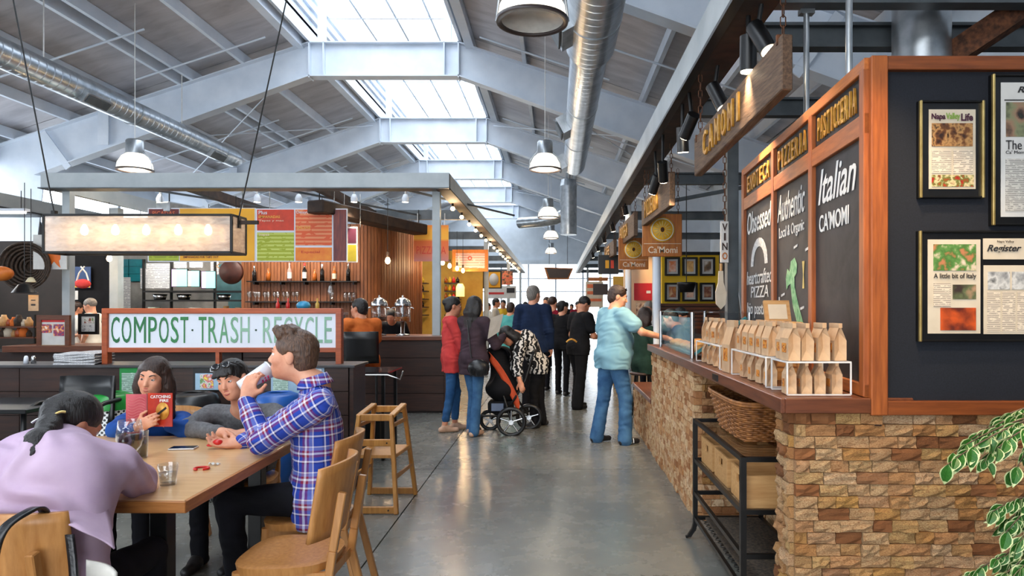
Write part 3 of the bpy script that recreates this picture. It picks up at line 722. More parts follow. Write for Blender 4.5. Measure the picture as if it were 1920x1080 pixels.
def person(label, J, top, bottom, shoe, hair, skn=None, style='short', sleeve='long', h=.011, g=1.0, belly=0, leg='full', smile=0, hem=.12, wrk=True, hands=None, uv=False,
           group=None, female=False, legw=1.0, eyes=None, cuffw=1.0, loose=1.0, extra=None, wr=None, nk=.10):
    s = J['s']; skn = skn or skin; base = J['base']
    T = nrm(J['chest']-J['pelv']); r = nrm(J['sr']-J['sl']); f = nrm(np.cross(T, r)); r = np.cross(f, T); R = np.array([r, f, T]).T
    hr_ = nrm(J['hr']-J['hl']); Tp = V3(0, 0, 1); fp = nrm(np.cross(Tp, hr_)); Rp = np.array([hr_, fp, Tp]).T
    Rh = frame3(J['hf'], J['hu']); hc = J['head']
    waist = J['pelv']*.45+J['chest']*.55; sw = np.linalg.norm(J['sr']-J['sl'])/2
    # --- body
    b = head_prims(hc, Rh, s, J['neck'])
    b += [ell(J['pelv'], V3(.15*g, .105*g, .12)*s, Rp, .05), ell(waist, V3(.13*g, .095*g, .15)*s, R, .05), ell(J['chest'], V3(.15*g, .105*g, .17)*s, R, .05),
          cone(J['sl']*.85+J['sr']*.15, J['sr']*.85+J['sl']*.15, .055*s, .055*s, .05), cone(J['neck'], J['chest'], .06*s, .09*s, .04)]
    for q in 'lr':
        b += [cone(J['s'+q], J['e'+q], .05*s, .038*s), cone(J['e'+q], J['w'+q], .04*s, .026*s, .02),
              cone(J['h'+q], J['k'+q], .082*s, .05*s), cone(J['k'+q], J['a'+q], .05*s, .036*s)]
        ff = J.get('tf'+q, J['f']); b.append(cone(J['a'+q]-V3(0, 0, .045)*s, J['a'+q]-V3(0, 0, .055)*s+ff*.13*s, .032*s, .026*s))
        hd = (hands or {}).get(q)
        if hd is None:
            d = nrm(J['w'+q]-J['e'+q]); hd = dict(d=d, n=nrm(-r*(1 if q == 'r' else -1)), t=J['f'])
        if hd: b += hand_prims(J['w'+q]+nrm(np.array(hd['d'], float))*.015*s, **{k_: v_ for k_, v_ in hd.items()}, s=s)
    body = skin_mesh('person', b, h, [skn], base, label=label, cat='person', group=group)
    ch = CHILD.setdefault(body.name, [])
    # --- shirt
    e = .014*s*loose
    if top:
        t = [ell(J['chest'], V3(.158*g, .118*g, .17)*s, R, .06), ell(waist+f*belly*.5*s, V3(.15*g, .11*g+belly*.6, .17)*s, R, .06),
             ell(J['pelv']+V3(0, 0, .02)+f*belly*.25*s, V3(.158*g+e, .115*g+e+belly*.4, .12)*s, Rp, .05),
             cone(J['sl']*.86+J['sr']*.14, J['sr']*.86+J['sl']*.14, .062*s+e*.4, .062*s+e*.4, .05), cone(J['neck']-T*.01, J['chest'], .066*s, .1*s, .05)]
        for q in 'lr':
            c_ = J['chest']*.5+J['s'+q]*.5; hh = J['h'+q]-V3(0, 0, hem)*s
            t.append(cone(c_*.6+J['chest']*.4-T*.02, J['h'+q]*1.0, .088*s*g, .085*s*g+e, .06))
            if hem > 0: t.append(cone(J['h'+q], hh, .088*s*g+e, .09*s*g+e*1.2, .05))
            if female: t.append(ell(J['chest']+f*.085*s+r*(.075 if q == 'r' else -.075)*s, V3(.06, .055, .06)*s, R, .04))
            if sleeve != 'none':
                sh, el, wr_ = J['s'+q], J['e'+q], J['w'+q]
                if sleeve == 'short':
                    m = sh*.42+el*.58; t.append(cone(sh, m, .058*s+e, .06*s+e, .03))
                elif sleeve == 'roll':
                    t += [cone(sh, el, .055*s+e, .047*s+e, .03), cone(el, el*.6+wr_*.4, .047*s+e, .047*s+e, .02)]
                else:
                    t += [cone(sh, el, .054*s+e, .044*s+e, .03), cone(el, el*.08+wr_*.92, .044*s+e, .03*s+e*.8, .02)]
        if hem > 0:
            m = (J['hl']+J['hr'])/2-V3(0, 0, hem)*s; t.append(clip(m, (0, 0, -1)))
        hn = nrm(J['head']-J['neck']); t.append(cut(J['neck']+hn*.105*s+J['hf']*.02*s, V3(nk, nk, .085)*s, frame3(J['hf'], hn), .012)); t += extra or []
        bones = None
        if uv:
            bones = [(J['pelv']-T*.3, J['neck'], .16*s, -r)]
            for q in 'lr': bones += [(J['s'+q], J['e'+q], .06, T), (J['e'+q], J['w'+q], .05, T)]
        ch.append(skin_mesh('shirt', t, h, top, base, body, wr or ((.0035*s, 75, (.3, .2, 1)) if wrk else None), bones=bones))
    # --- trousers
    if bottom:
        t = [ell(J['pelv'], V3(.157*g, .112*g+belly*.3, .12)*s, Rp, .04)]
        for q in 'lr':
            hp, kn, an = J['h'+q], J['k'+q], J['a'+q]
            if leg == 'skirt': t += [cone(hp, kn, .1*s, .11*s, .06)]; continue
            end = an*.8+kn*.2 if leg == 'crop' else (kn*.75+hp*.25 if leg == 'shorts' else an-V3(0, 0, .03)*s)
            t += [cone(hp, kn, .09*s*legw, .058*s*legw, .03)]
            if leg != 'shorts': t += [cone(kn, end, .058*s*legw, .05*s*legw*cuffw, .02)]
        ch.append(skin_mesh('trousers' if leg != 'skirt' else 'skirt', t, h, bottom, base, body, (.003*s, 60, (.2, .1, 1)) if wrk else None))
    if shoe:
        for q in 'lr':
            ff = J.get('tf'+q, J['f']); a = J['a'+q]
            t = [cone(a-V3(0, 0, .05)*s-ff*.045*s, a-V3(0, 0, .055)*s+ff*.16*s, .036*s, .03*s, .02), cone(a-V3(0, 0, .01)*s, a-V3(0, 0, .04)*s+ff*.06*s, .04*s, .04*s, .02),
                 clip((0, 0, base[2]+.004), (0, 0, -1))]
            ch.append(skin_mesh('shoe', t, h*.8, shoe, base, body))
    # --- hair
    g3 = lambda a, b_, c_: hc+Rh @ (V3(a, b_, c_)*s)
    if hair:
        t = [ell(g3(0, -.018, .042), V3(.084, .104, .092)*s, Rh, .02)]
        if style != 'cap': t.append(ell(g3(0, -.055, -.02), V3(.07, .062, .075)*s, Rh, .03))
        t += [cut(g3(0, .085, -.055), V3(.068, .075, .105)*s, Rh, .012), cut(g3(.085, .0, -.03), V3(.03, .028, .05)*s, Rh, .012), cut(g3(-.085, .0, -.03), V3(.03, .028, .05)*s, Rh, .012)]
        ln = 0
        if style in ('long', 'bob', 'midlong'):
            ln = {'long': .36, 'bob': .13, 'midlong': .24}[style]
            for x in (-1, 1):
                t += [cone(g3(x*.062, -.01, .04), g3(x*.082, -.01, -.06), .035*s, .036*s, .03)]
            dn = V3(0, 0, -1)
            for x in (-.075, -.04, 0, .04, .075):
                a0 = g3(x, -.06 if abs(x) < .07 else -.02, -.02); a1 = g3(x*1.12, -.085 if abs(x) < .07 else -.03, -.09)
                t += [cone(a0, a1, .042*s, .042*s, .03), cone(a1, a1+(dn*ln-Rh[:, 1]*.02)*s, .04*s, .03*s, .03)]
        if style == 'fringe':
            for x in (-.05, -.025, 0, .025, .05): t.append(cone(g3(x*.8, .06, .09), g3(x*1.15, .088, .045), .020*s, .012*s, .015))
            t.append(ell(g3(0, -.08, -.04), V3(.06, .05, .07)*s, Rh, .03))
        if style == 'bun': t += [ell(g3(0, -.11, .045), V3(.045, .042, .045)*s, Rh, .02)]
        if style == 'pony':
            if 'pony' in J: q = [g3(0, -.10, .03)]+J['pony']; t += [cone(q[i_], q[i_+1], (.04, .036, .034)[i_]*s, (.036, .034, .012)[i_]*s, .03) for i_ in range(3)]
            else: t += [ell(g3(0, -.115, .02), V3(.03, .03, .03)*s, Rh, .02), cone(g3(0, -.12, .015), g3(0, -.15, -.10), .03*s, .034*s, .03), cone(g3(0, -.15, -.10), g3(0, -.12, -.22), .034*s, .012*s, .03)]
        if style == 'quiff':
            for x in np.linspace(-.05, .05, 7):
                t.append(cone(g3(x, .055, .10), g3(x*1.1, .082, .128+.008*math.sin(x*300)), .022*s, .010*s, .016))
                t.append(cone(g3(x, .01, .12), g3(x*1.1, .035, .138+.007*math.cos(x*260)), .022*s, .010*s, .016))
        hh = min(h, .009) if ln else min(h, .007)
        ch.append(skin_mesh('hair', t, hh, hair, base, body, (.0028, 260, tuple(Rh[:, 0]*.9+Rh[:, 1]*.35))))
    def piece(m, name, mats):
        o_ = m.build(name, mats, None, world=False, loc=(0, 0, 0)); me = o_.data; a_ = np.empty(len(me.vertices)*3)
        me.vertices.foreach_get('co', a_); me.vertices.foreach_set('co', (a_.reshape(-1, 3)-base).ravel()); o_.parent = body; ch.append(o_)
    if eyes or (eyes is None and h <= .012):
        Re = Matrix(np.array([Rh[:, 0], np.cross(Rh[:, 1], Rh[:, 0]), Rh[:, 1]]).T.tolist()); Rm = Matrix(Rh.tolist())
        for x in (-1, 1):
            m = MB(); prof = [(math.sin(a_)*.0125*s, math.cos(a_)*.0125*s) for a_ in np.linspace(0.0001, 2.2, 9)]
            m.lathe(prof, g3(x*.031, .0775, .003), 14, 0, Re); m.mi = [1 if k < 2*14 else 0 for k in range(len(m.f))]
            piece(m, 'eye', [eye_white, iris])
            m = MB(); Rl = Rm @ Matrix.Rotation(-.16, 3, 'X')
            for lo_, hi_ in ((.46, PI/2), (-PI/2, -.62+.15*smile)): m.lathe([(math.cos(a_)*.0137*s, math.sin(a_)*.0137*s) for a_ in np.linspace(lo_, hi_-.001 if hi_ > 0 else hi_, 7)], g3(x*.031, .0772, .003), 14, 0, Rl)
            piece(m, 'eyelid', [skn])
        for x in (-1, 1):
            m = MB(); m.tube([g3(x*(.014+.034*t_), .0935-.013*t_*t_, .022+.009*math.sin(PI*t_*.8)) for t_ in np.linspace(0, 1, 6)], .004, 6, rs=[q*s for q in (.003, .0042, .0042, .0036, .003, .0015)]); piece(m, 'eyebrow', [hair or skn])
        wd_ = .022+.007*smile; op = .0085*smile; up_ = .007*smile
        def lp(sg): return [g3(t_*wd_, .0955-.012*t_*t_-.004*smile*t_*t_, -.063+up_*t_*t_+sg*(.0028+op)*(1-t_*t_)) for t_ in np.linspace(-1, 1, 9)]
        m = MB(); rs_ = [(.0012+.0032*(1-t_*t_))*s for t_ in np.linspace(-1, 1, 9)]
        m.tube(lp(1), .004, 6, rs=rs_); m.tube(lp(-1), .004, 6, rs=[q*1.15 for q in rs_]); piece(m, 'lips', [lip])
        if smile:
            m = MB(); a_, b2 = lp(.9), lp(-.7); m.add([v_-Rh[:, 1]*.002 for v_ in a_+b2], [(i_, i_+1, 10+i_, 9+i_) for i_ in range(8)], 0, True); piece(m, 'teeth', [teeth])
    return body
# ---------------------------------------------------------------- foreground table, chairs and what lies on the table
TZ = .77
t = thing('dining_table', 'pale maple dining table with oak edge and square black legs', 'table', (-2.1, 3.2, 0))
MB().hexa([(-3.0, 2.575, TZ-.04), (-1.40, 2.575, TZ-.04), (-1.43, 3.84, TZ-.04), (-3.0, 3.84, TZ-.04)], [(-3.0, 2.575, TZ), (-1.40, 2.575, TZ), (-1.43, 3.84, TZ), (-3.0, 3.84, TZ)]).build('tabletop', oak_x, t, bevel=.002)
MB().bx(-3.0, -1.386, 2.555, 2.575, TZ-.044, TZ-.001).build('edge_band', edge_wood, t, bevel=.003)
MB().hexa([(-1.40, 2.575, TZ-.044), (-1.386, 2.555, TZ-.044), (-1.416, 3.86, TZ-.044), (-1.43, 3.84, TZ-.044)], [(-1.40, 2.575, TZ-.001), (-1.386, 2.555, TZ-.001), (-1.416, 3.86, TZ-.001), (-1.43, 3.84, TZ-.001)]).build('edge_band', edge_wood_y, t)
MB().bx(-3.0, -1.416, 3.84, 3.86, TZ-.044, TZ-.001).build('edge_band', edge_wood, t, bevel=.003)
for x in (-2.85, -1.6):
    for y in (2.78, 3.66): MB().bx(x-.035, x+.035, y-.035, y+.035, 0, TZ-.07).build('leg', black, t, bevel=.003)
f_ = MB()
for y in (2.78, 3.66): f_.bx(-2.9, -1.55, y-.025, y+.025, TZ-.08, TZ-.044)
for x in (-2.85, -1.6): f_.bx(x-.025, x+.025, 2.78, 3.66, TZ-.08, TZ-.044)
f_.build('under_frame', black, t)

def make_chair(label):
    c = thing('dining_chair', label, 'chair', (0, 0, 0), 0, 'honey coloured wooden dining chairs')
    def seat(u, v):
        a = 2*PI*u; r_ = v; p = 3.2
        ca, sa = math.cos(a), math.sin(a)
        k = (abs(ca)**p+abs(sa)**p)**(-1/p)
        x, y = ca*k*.205*r_, sa*k*.20*r_
        x *= 1+.10*(y/.2)
        return (x, y, .455-.014*(1-r_**2)+(.006 if r_ > .97 else 0)-(.012*max(0, r_-.9)/.1))
    m = MB(); m.grid(seat, 40, 8)
    edge = [seat(i/40, 1) for i in range(40)]
    m.add([(x, y, z) for x, y, z in edge]+[(x*.97, y*.97, .415) for x, y, z in edge], [(i, 40+i, 40+(i+1) % 40, (i+1) % 40) for i in range(40)], 0, True)
    m.add([(x*.97, y*.97, .415) for x, y, z in edge], [tuple(range(39, -1, -1))])
    m.build('seat', chair_wood, c, world=False)
    lean = lambda z: -.185-.17*max(0, z-.45)
    def back(u, v):
        x = (u-.5)*.42; z = .545+.30*v+.012*math.cos(PI*(u-.5))*v
        return (x, lean(z)+.075*(abs(x)/.21)**2.2-.012, z)
    b = MB(); b.grid(back, 20, 8)
    bo = b.build('backrest', chair_wood, c, world=False, solid=.016)
    for x in (-1, 1):
        MB().tube([(x*.16, .165, .42), (x*.175, .185, 0)], .02, 10, rs=[.022, .015]).build('leg', chair_wood, c, world=False)
        m = MB(); pts = [(x*.165, -.30, 0), (x*.15, -.205, .40), (x*.148, lean(.5)-.025, .5), (x*.145, lean(.74)-.024, .74)]
        for a, q in zip(pts[:-1], pts[1:]): m.bar(a, q, .028, .034, (0, 1, 0))
        m.build('leg', chair_wood, c, world=False, bevel=.004)
        MB().bar((x*.165, .17, .395), (x*.15, -.19, .395), .02, .04).build('side_rail', chair_wood, c, world=False)
    MB().bar((-.165, .168, .395), (.165, .168, .395), .02, .04).build('front_rail', chair_wood, c, world=False)
    MB().bar((-.15, -.195, .395), (.15, -.195, .395), .02, .04).build('rear_rail', chair_wood, c, world=False)
    return c
ch0 = make_chair('empty honey wood dining chair nearest on the aisle side of the table')
ch0.location = (-1.13, 2.94, 0); ch0.rotation_euler = (0, 0, PI/2)
for lab, x, y, rz_ in (('honey wood dining chair the man in the plaid shirt sits on', -1.255, 3.50, PI/2+.04),
                       ('honey wood dining chair with black bag straps over its back', -1.765, 2.36, .02),
                       ('honey wood dining chair under the girl holding the book', -2.44, 4.18, PI),
                       ('honey wood dining chair under the woman in grey knit', -1.93, 4.20, PI+.1)):
    q = copy_tree(ch0); q.location = (x, y, 0); q.rotation_euler = (0, 0, rz_); q['label'] = lab

# handbag hanging from the near chair's back
hb = thing('handbag', 'black leather handbag hung by its straps over the near chair back', 'handbag', (-1.7, 2.05, .2))
def strap(pts, wd):
    pts = [Vector(q) for q in pts]; n = len(pts); sm = []
    for i in range(n-1):
        p0, p1, p2, p3 = pts[max(i-1, 0)], pts[i], pts[i+1], pts[min(i+2, n-1)]
        for k in range(6): t_ = k/6; sm.append(.5*((2*p1)+(p2-p0)*t_+(2*p0-5*p1+4*p2-p3)*t_*t_+(3*p1-p0-3*p2+p3)*t_**3))
    sm.append(pts[-1]); m = MB()
    m.add([q+Vector((sx*wd/2, 0, 0)) for q in sm for sx in (-1, -.3, .3, 1)], [(i*4+c_, i*4+c_+1, i*4+5+c_, i*4+4+c_) for i in range(len(sm)-1) for c_ in range(3)], 0, True); return m
yb = 2.10
strap([(-1.64, yb+.1, .60), (-1.62, yb+.07, .80), (-1.61, yb+.035, .865), (-1.615, yb-.02, .868), (-1.65, yb-.06, .83), (-1.67, yb-.07, .74), (-1.675, yb-.06, .60), (-1.67, yb-.05, .48)], .03).build('strap', leather, hb, solid=.008)
strap([(-1.535, yb+.06, .78), (-1.515, yb+.05, .66), (-1.50, yb+.03, .56), (-1.49, yb, .46)], .026).build('strap', leather, hb, solid=.008)
MB().ball((-1.60, yb-.03, .35), (.21, .07, .15), 20, 10).build('bag_body', leather, hb)
MB().lathe([(.001, 0), (.030, 0), (.034, .006), (.030, .012), (.001, .012)], (-1.49, yb+.01, .50), 20, R=Matrix.Rotation(PI/2, 3, 'X')).build('buckle', chrome, hb)
w_ = MB(); w_.grid(lambda u, v: (-1.50+.09*u, yb+.08+.02*math.sin(PI*u), .55+.14*v*(1-.3*u)), 8, 6)
w_.build('white_pocket', white_cloth, hb, solid=.01, label='white pocket of the handbag')

# glasses
def wine_glass(x, y, label, fill=True):
    g = thing('wine_glass', label, 'glass', (x, y, TZ))
    z = TZ
    MB().lathe([(.001, z), (.033, z), (.033, z+.003), (.006, z+.008), (.0045, z+.02), (.0045, z+.085), (.02, z+.10), (.043, z+.13), (.052, z+.165), (.050, z+.20), (.043, z+.245), (.0415, z+.245), (.048, z+.20), (.050, z+.165), (.041, z+.132), (.018, z+.103), (.001, z+.099)], (x, y, 0), 28).build('bowl', tumbler_glass, g)
    MB().lathe([(.001, z+.101), (.018, z+.105), (.040, z+.134), (.0485, z+.165), (.048, z+.186), (.001, z+.186)], (x, y, 0), 24).build('wine', mat('red wine', C(44, 8, 16), .08), g)
wine_glass(XA(243, 2.92), 2.92, 'stemmed glass of dark red wine beside the woman in lilac')
g = thing('cola_glass', 'straight glass of dark cola standing behind the wine glass', 'glass', (XA(264, 3.3), 3.3, TZ))
gx, gy = XA(264, 3.3), 3.3
MB().lathe([(.001, TZ), (.028, TZ), (.034, TZ+.13), (.0325, TZ+.13), (.0265, TZ+.006), (.001, TZ+.006)], (gx, gy, 0), 20).build('tumbler', tumbler_glass, g)
MB().lathe([(.001, TZ+.007), (.0262, TZ+.007), (.0305, TZ+.10), (.001, TZ+.10)], (gx, gy, 0), 20).build('cola', mat('cola', C(20, 10, 9), .1), g)
g = thing('water_glass', 'short clear tumbler half full of water near the table corner', 'glass', (XA(315, 2.80), 2.80, TZ))
gx, gy = XA(315, 2.80), 2.80
MB().lathe([(.001, TZ), (.030, TZ), (.039, TZ+.085), (.037, TZ+.085), (.0285, TZ+.012), (.001, TZ+.012)], (gx, gy, 0), 24).build('tumbler', tumbler_glass, g)
MB().lathe([(.001, TZ+.013), (.0284, TZ+.013), (.0335, TZ+.05), (.001, TZ+.05)], (gx, gy, 0), 24).build('water', water, g)
g = thing('phone', 'black and white smartphone lying on the table', 'phone', (XA(344, 3.5), 3.5, TZ))
Rz = Matrix.Rotation(.12, 3, 'Z'); px_, py_ = XA(344, 3.5), 3.5
MB().box((px_, py_, TZ+.005), (.125, .066, .009), Rz).build('phone_body', mat('white phone shell', C(226, 226, 228), .3), g, bevel=.002)
MB().box((px_, py_, TZ+.0102), (.118, .060, .0014), Rz).build('screen', mat('dark phone screen', C(16, 17, 20), .08), g)
g = thing('bottle_ring', 'red plastic safety ring lying on the table', 'plastic ring', (XA(378, 3.06), 3.06, TZ))
red_plastic = mat('red plastic', C(216, 34, 30), .3)
gx, gy = XA(378, 3.06), 3.06
MB().tube([(gx+.031*math.cos(a*.21-1), gy+.026*math.sin(a*.21-1), TZ+.006) for a in range(27)], .005, 8).build('ring', red_plastic, g)
g = MB(); gx, gy = XA(400, 3.14), 3.14
g.grid(lambda u, v: (gx-.02+.045*u, gy+.018*(v-.5)+.01*u, TZ+.003+.012*math.sin(u*7+v*3)**2*(1-u*.5)), 8, 4)
g.build('paper_scrap', paper, None, 'crumpled white straw paper scrap beside the red ring', 'paper', solid=.001)

# ---------------------------------------------------------------- restaurant high chair
hc_ = thing('high_chair', 'stackable beech high chair standing on the floor by the low wall', 'high chair', (-1.32, 5.2, 0))
B = [(-1.52, 4.93), (-1.15, 4.93), (-1.12, 5.46), (-1.49, 5.46)]; Tt = [(-1.45, 5.06), (-1.22, 5.06), (-1.19, 5.34), (-1.42, 5.34)]
lp = lambda i, z: Vector((B[i][0]+(Tt[i][0]-B[i][0])*z/.74, B[i][1]+(Tt[i][1]-B[i][1])*z/.74, z))
hts = [.70, .70, .74, .74]
for i in range(4): MB().bar(lp(i, 0), lp(i, hts[i]), .042, .03, (1, 0, 0)).build('leg', stool_wood, hc_, bevel=.005)
for (i, j), zs in (((0, 1), (.03, .50, .68)), ((2, 3), (.03, .70)), ((1, 2), (.25, .40, .62)), ((0, 3), (.25, .40, .62))):
    for z in zs:
        MB().bar(lp(i, z), lp(j, z), .024, .05 if z in (.03, .50, .68, .70) else .028).build('rail', stool_wood, hc_, bevel=.004)
MB().hexa([lp(0, .40)+Vector((0, 0, -.01)), lp(1, .40)+Vector((0, 0, -.01)), lp(2, .40)+Vector((0, 0, -.01)), lp(3, .40)+Vector((0, 0, -.01))], [lp(i, .412) for i in range(4)]).build('seat', stool_wood, hc_)
for (a, b_) in ((0, 3), (1, 2)):
    MB().bar(lp(a, .69), lp(b_, .735), .05, .026).build('arm_rail', stool_wood, hc_, bevel=.006)
for (i, j, z) in ((0, 1, .50), (0, 1, .03)):
    for k in (.15, .85):
        c_ = lp(i, z)*(1-k)+lp(j, z)*k
        MB().cyl(c_+Vector((0, -.013, 0)), c_+Vector((0, -.017, 0)), .006, 8).build('bolt', black, hc_)
# ---------------------------------------------------------------- stone counter of the stall on the right
ct = thing('stone_counter', 'split travertine counter base with walnut top along the aisle', 'counter', (1.2, 5, 0))
rnd = random.Random(3)
def stone_proto(k):
    m = MB(); n = 3; r_ = random.Random(k)
    pts = [[(-.5+i/n, -.5+(0 if 0 < i < n and 0 < j < n else .1)+r_.uniform(-.16, .16), -.5+j/n) for i in range(n+1)] for j in range(n+1)]
    vs = [p for row in pts for p in row]
    m.add(vs, [(j*(n+1)+i, j*(n+1)+i+1, (j+1)*(n+1)+i+1, (j+1)*(n+1)+i) for j in range(n) for i in range(n)])
    bk = [(-.5, .5, -.5), (.5, .5, -.5), (.5, .5, .5), (-.5, .5, .5)]
    for a, b_, c_, d_ in (([p for p in pts[0]], bk[0], bk[1], 0), ([p for p in pts[n]][::-1], bk[2], bk[3], 0), ([r[0] for r in pts][::-1], bk[3], bk[0], 0), ([r[n] for r in pts], bk[1], bk[2], 0)):
        m.add(list(a)+[c_, b_], [tuple(range(len(a)+2))[::-1]])
    ob = m.build('brick', stone, None); me = ob.data; bpy.data.objects.remove(ob); return me
protos = [stone_proto(k) for k in range(8)]
def stone_row(a, b, z, h, nrm_, objs=True, mb=None, lo=.07, hi=.14):
    """one course of split stones from a to b (plan points), facing nrm_"""
    a, b, nv = Vector(a), Vector(b), Vector(nrm_); L = (b-a).length; d = (b-a)/L; x = -rnd.uniform(0, .05)
    while x < L-.005:
        wd = rnd.uniform(lo, hi); x0, x1 = max(x, 0), min(x+wd, L); x += wd
        if x1-x0 < .02: continue
        dep = .05+rnd.uniform(-.007, .009)
        c = a+d*(x0+x1)/2+Vector((nv.x*(dep/2-.025), nv.y*(dep/2-.025), 0)); ang = math.atan2(nv.y, nv.x)+PI/2
        if objs:
            o = bpy.data.objects.new('brick', rnd.choice(protos)); COL.objects.link(o); o.parent = ct
            o.location = (c.x-1.2, c.y-5, z+h/2); o.rotation_euler = (0, 0, ang); o.scale = (x1-x0-.003, dep, h-.003)
        else:
            mb.box((c.x, c.y, z+h/2), (x1-x0-.003, dep, h-.003), Matrix.Rotation(ang, 3, 'Z') @ Matrix.Rotation(rnd.uniform(-.05, .05), 3, 'X'))
def stuff_stones(rows, name='small_stones'):
    m = MB()
    for a, b, z, h, n in rows: stone_row(a, b, z, h, n, False, m)
    o = m.build(name, stone_far, ct, kind='stuff')
    at = o.data.attributes.new('tone', 'FLOAT', 'FACE'); v = np.repeat(np.random.default_rng(5).random(len(m.f)//6), 6); at.data.foreach_set('value', v.astype(np.float32)); return o
hh = .0503
MB().bx(1.03, 2.6, 2.90, 3.03, 0, 1.056).bx(1.03, 1.42, 4.83, 8.6, 0, .5).bx(1.03, 1.42, 4.83, 6.98, .5, 1.056).bx(1.42, 1.5, 2.9, 6.98, 0, 1.056).build('core', mortar, ct)
far_rows = []
for k in range(21):
    z = k*hh; vis = k >= 5
    for (a, b, n) in (((1.005, 2.885, 0), (1.99, 2.885, 0), (0, -1)), ((1.005, 3.05, 0), (1.005, 2.885, 0), (-1, 0)), ((1.03, 4.805, 0), (1.42, 4.805, 0), (0, -1))):
        if vis: stone_row(a, b, z, hh, (n[0], n[1], 0))
        else: far_rows.append((a, b, z, hh, (n[0], n[1], 0)))
    far_rows.append(((1.99, 2.885, 0), (2.6, 2.885, 0), z, hh, (0, -1, 0)))
    far_rows.append(((1.005, 6.98, 0), (1.005, 4.80, 0), z, hh, (-1, 0, 0)))
    far_rows.append(((1.405, 4.8, 0), (1.405, 3.03, 0), z, hh, (-1, 0, 0)))
    if z < .46: far_rows.append(((1.005, 8.6, 0), (1.005, 6.98, 0), z, hh, (-1, 0, 0)))
stuff_stones(far_rows)
MB().bx(.955, 1.50, 2.86, 6.98, 1.060, 1.117).build('countertop', counter_y, ct, bevel=.004)
MB().bx(.955, 1.311, 2.835, 2.86, 1.055, 1.119).build('counter_edge', counter_x, ct, bevel=.004)
MB().bx(.935, .955, 2.835, 6.98, 1.055, 1.119).build('counter_edge', counter_y, ct, bevel=.004)
MB().bx(.97, 1.5, 7.0, 8.62, .5, .55).build('low_counter_cap', counter_y, ct, bevel=.004)
MB().bx(.928, .936, 3.93, 4.05, 1.07, 1.105).build('name_plate', black, ct)

# ---------------------------------------------------------------- board wall above the counter
bw = thing('board_wall', 'cedar framed board wall with navy front and three chalkboard panels', 'wall panel', (1.4, 2.9, 1.05))
YF = 2.84
zt, zb = 2.545, 1.052
MB().bx(1.312, 1.382, YF-.005, YF+.08, zb-.005, zt).build('corner_post', red_wood, bw, bevel=.004)
MB().bx(1.382, 2.62, YF, YF+.07, 2.487, zt).build('top_rail', red_wood_x, bw, bevel=.003)
MB().bx(1.382, 2.62, YF, YF+.07, zb-.004, 1.106).build('bottom_rail', red_wood_x, bw, bevel=.003)
MB().bx(1.375, 2.62, YF+.03, YF+.06, 1.09, 2.50).build('navy_panel', navy_cloth, bw)
A_, B_ = Vector((1.305, 2.862, 0)), Vector((1.433, 5.22, 0)); dv = (A_-B_).normalized(); nv = dv.cross(Vector((0, 0, 1))); LL = (A_-B_).length
def bp(t, z, out=0): return A_+(B_-A_)*t+Vector((0, 0, z))+nv*out
def bbox(t0, t1, z0, z1, o0, o1, name, m, **k):
    a = [bp(t1, z0, o0), bp(t0, z0, o0), bp(t0, z0, o1), bp(t1, z0, o1)]
    a = [bp(t1, z0, o1), bp(t0, z0, o1), bp(t0, z0, o0), bp(t1, z0, o0)]
    return MB().hexa(a, [v+Vector((0, 0, z1-z0)) for v in a]).build(name, m, bw, **k)
bbox(0, 1, 2.49, zt, -.05, .012, 'side_top_rail', red_wood_y_lit, bevel=.003)
bbox(0, 1, 2.225, 2.315, -.05, .012, 'side_middle_rail', red_wood_y_lit, bevel=.003)
bbox(0, 1, 1.119, 1.175, -.05, .012, 'side_bottom_rail', red_wood_y_lit, bevel=.003)
for t0, t1 in ((0, .022), (.289, .314), (.607, .632), (.968, 1.0)): bbox(t0, t1, 1.12, 2.5, -.04, .014, 'stile', red_wood, bevel=.003)
bays = ((.022, .289), (.314, .607), (.632, .968))
for t0, t1 in bays:
    bbox(t0, t1, 2.30, 2.50, -.03, -.008, 'header_panel', chalkboard); bbox(t0, t1, 1.16, 2.24, -.03, -.008, 'chalk_panel', chalkboard)
bbox(.0, 1, 1.0, 2.52, -.06, -.031, 'backing', dark_wood)
def bt(nm, body, t1, z, wd, ht, m, out=-.006, **k): return text(nm, body, m, bw, bp(t1, z, out), dv, (0, 0, 1), wd, ht, **k)
up = Vector((0, 0, 1))
for (t0, t1), s_ in zip(bays, ('PASTICCERIA', 'PIZZERIA', 'ENOTECA')):
    wd = (t1-t0)*LL*.82
    for i, c_ in enumerate(s_):                                # carved letters, one by one
        cw = wd/len(s_); bt('letter', c_, t1-(t1-t0)*.09-i*cw/LL, 2.345, cw*.76, .115, gold, ext=.010, bold=.004, res=2)
grad = NT('white to red chalk'); sp_ = grad.new('SeparateXYZ'); tc_ = grad.new('TexCoord'); grad.ln(tc_.outputs['Generated'], sp_.inputs[0])
grad = grad.set(grad.ramp(sp_.outputs[2], [(.38, C(216, 96, 88)), (.52, C(228, 226, 222))]), .9)
grad2 = NT('white to green chalk'); sp_ = grad2.new('SeparateXYZ'); tc_ = grad2.new('TexCoord'); grad2.ln(tc_.outputs['Generated'], sp_.inputs[0])
grad2 = grad2.set(grad2.ramp(sp_.outputs[2], [(.40, C(150, 190, 150)), (.55, C(228, 226, 222))]), .9)
grad3 = NT('white to yellow chalk'); sp_ = grad3.new('SeparateXYZ'); tc_ = grad3.new('TexCoord'); grad3.ln(tc_.outputs['Generated'], sp_.inputs[0])
grad3 = grad3.set(grad3.ramp(sp_.outputs[2], [(.30, C(226, 190, 96)), (.6, C(228, 226, 222))]), .9)
bt('chalk_writing', 'Italian', .268, 2.015, .50, .175, grad, shear=.35, bold=.008)
bt('chalk_writing', "CA'MOMI", .262, 1.875, .40, .09, grad3, bold=.01)
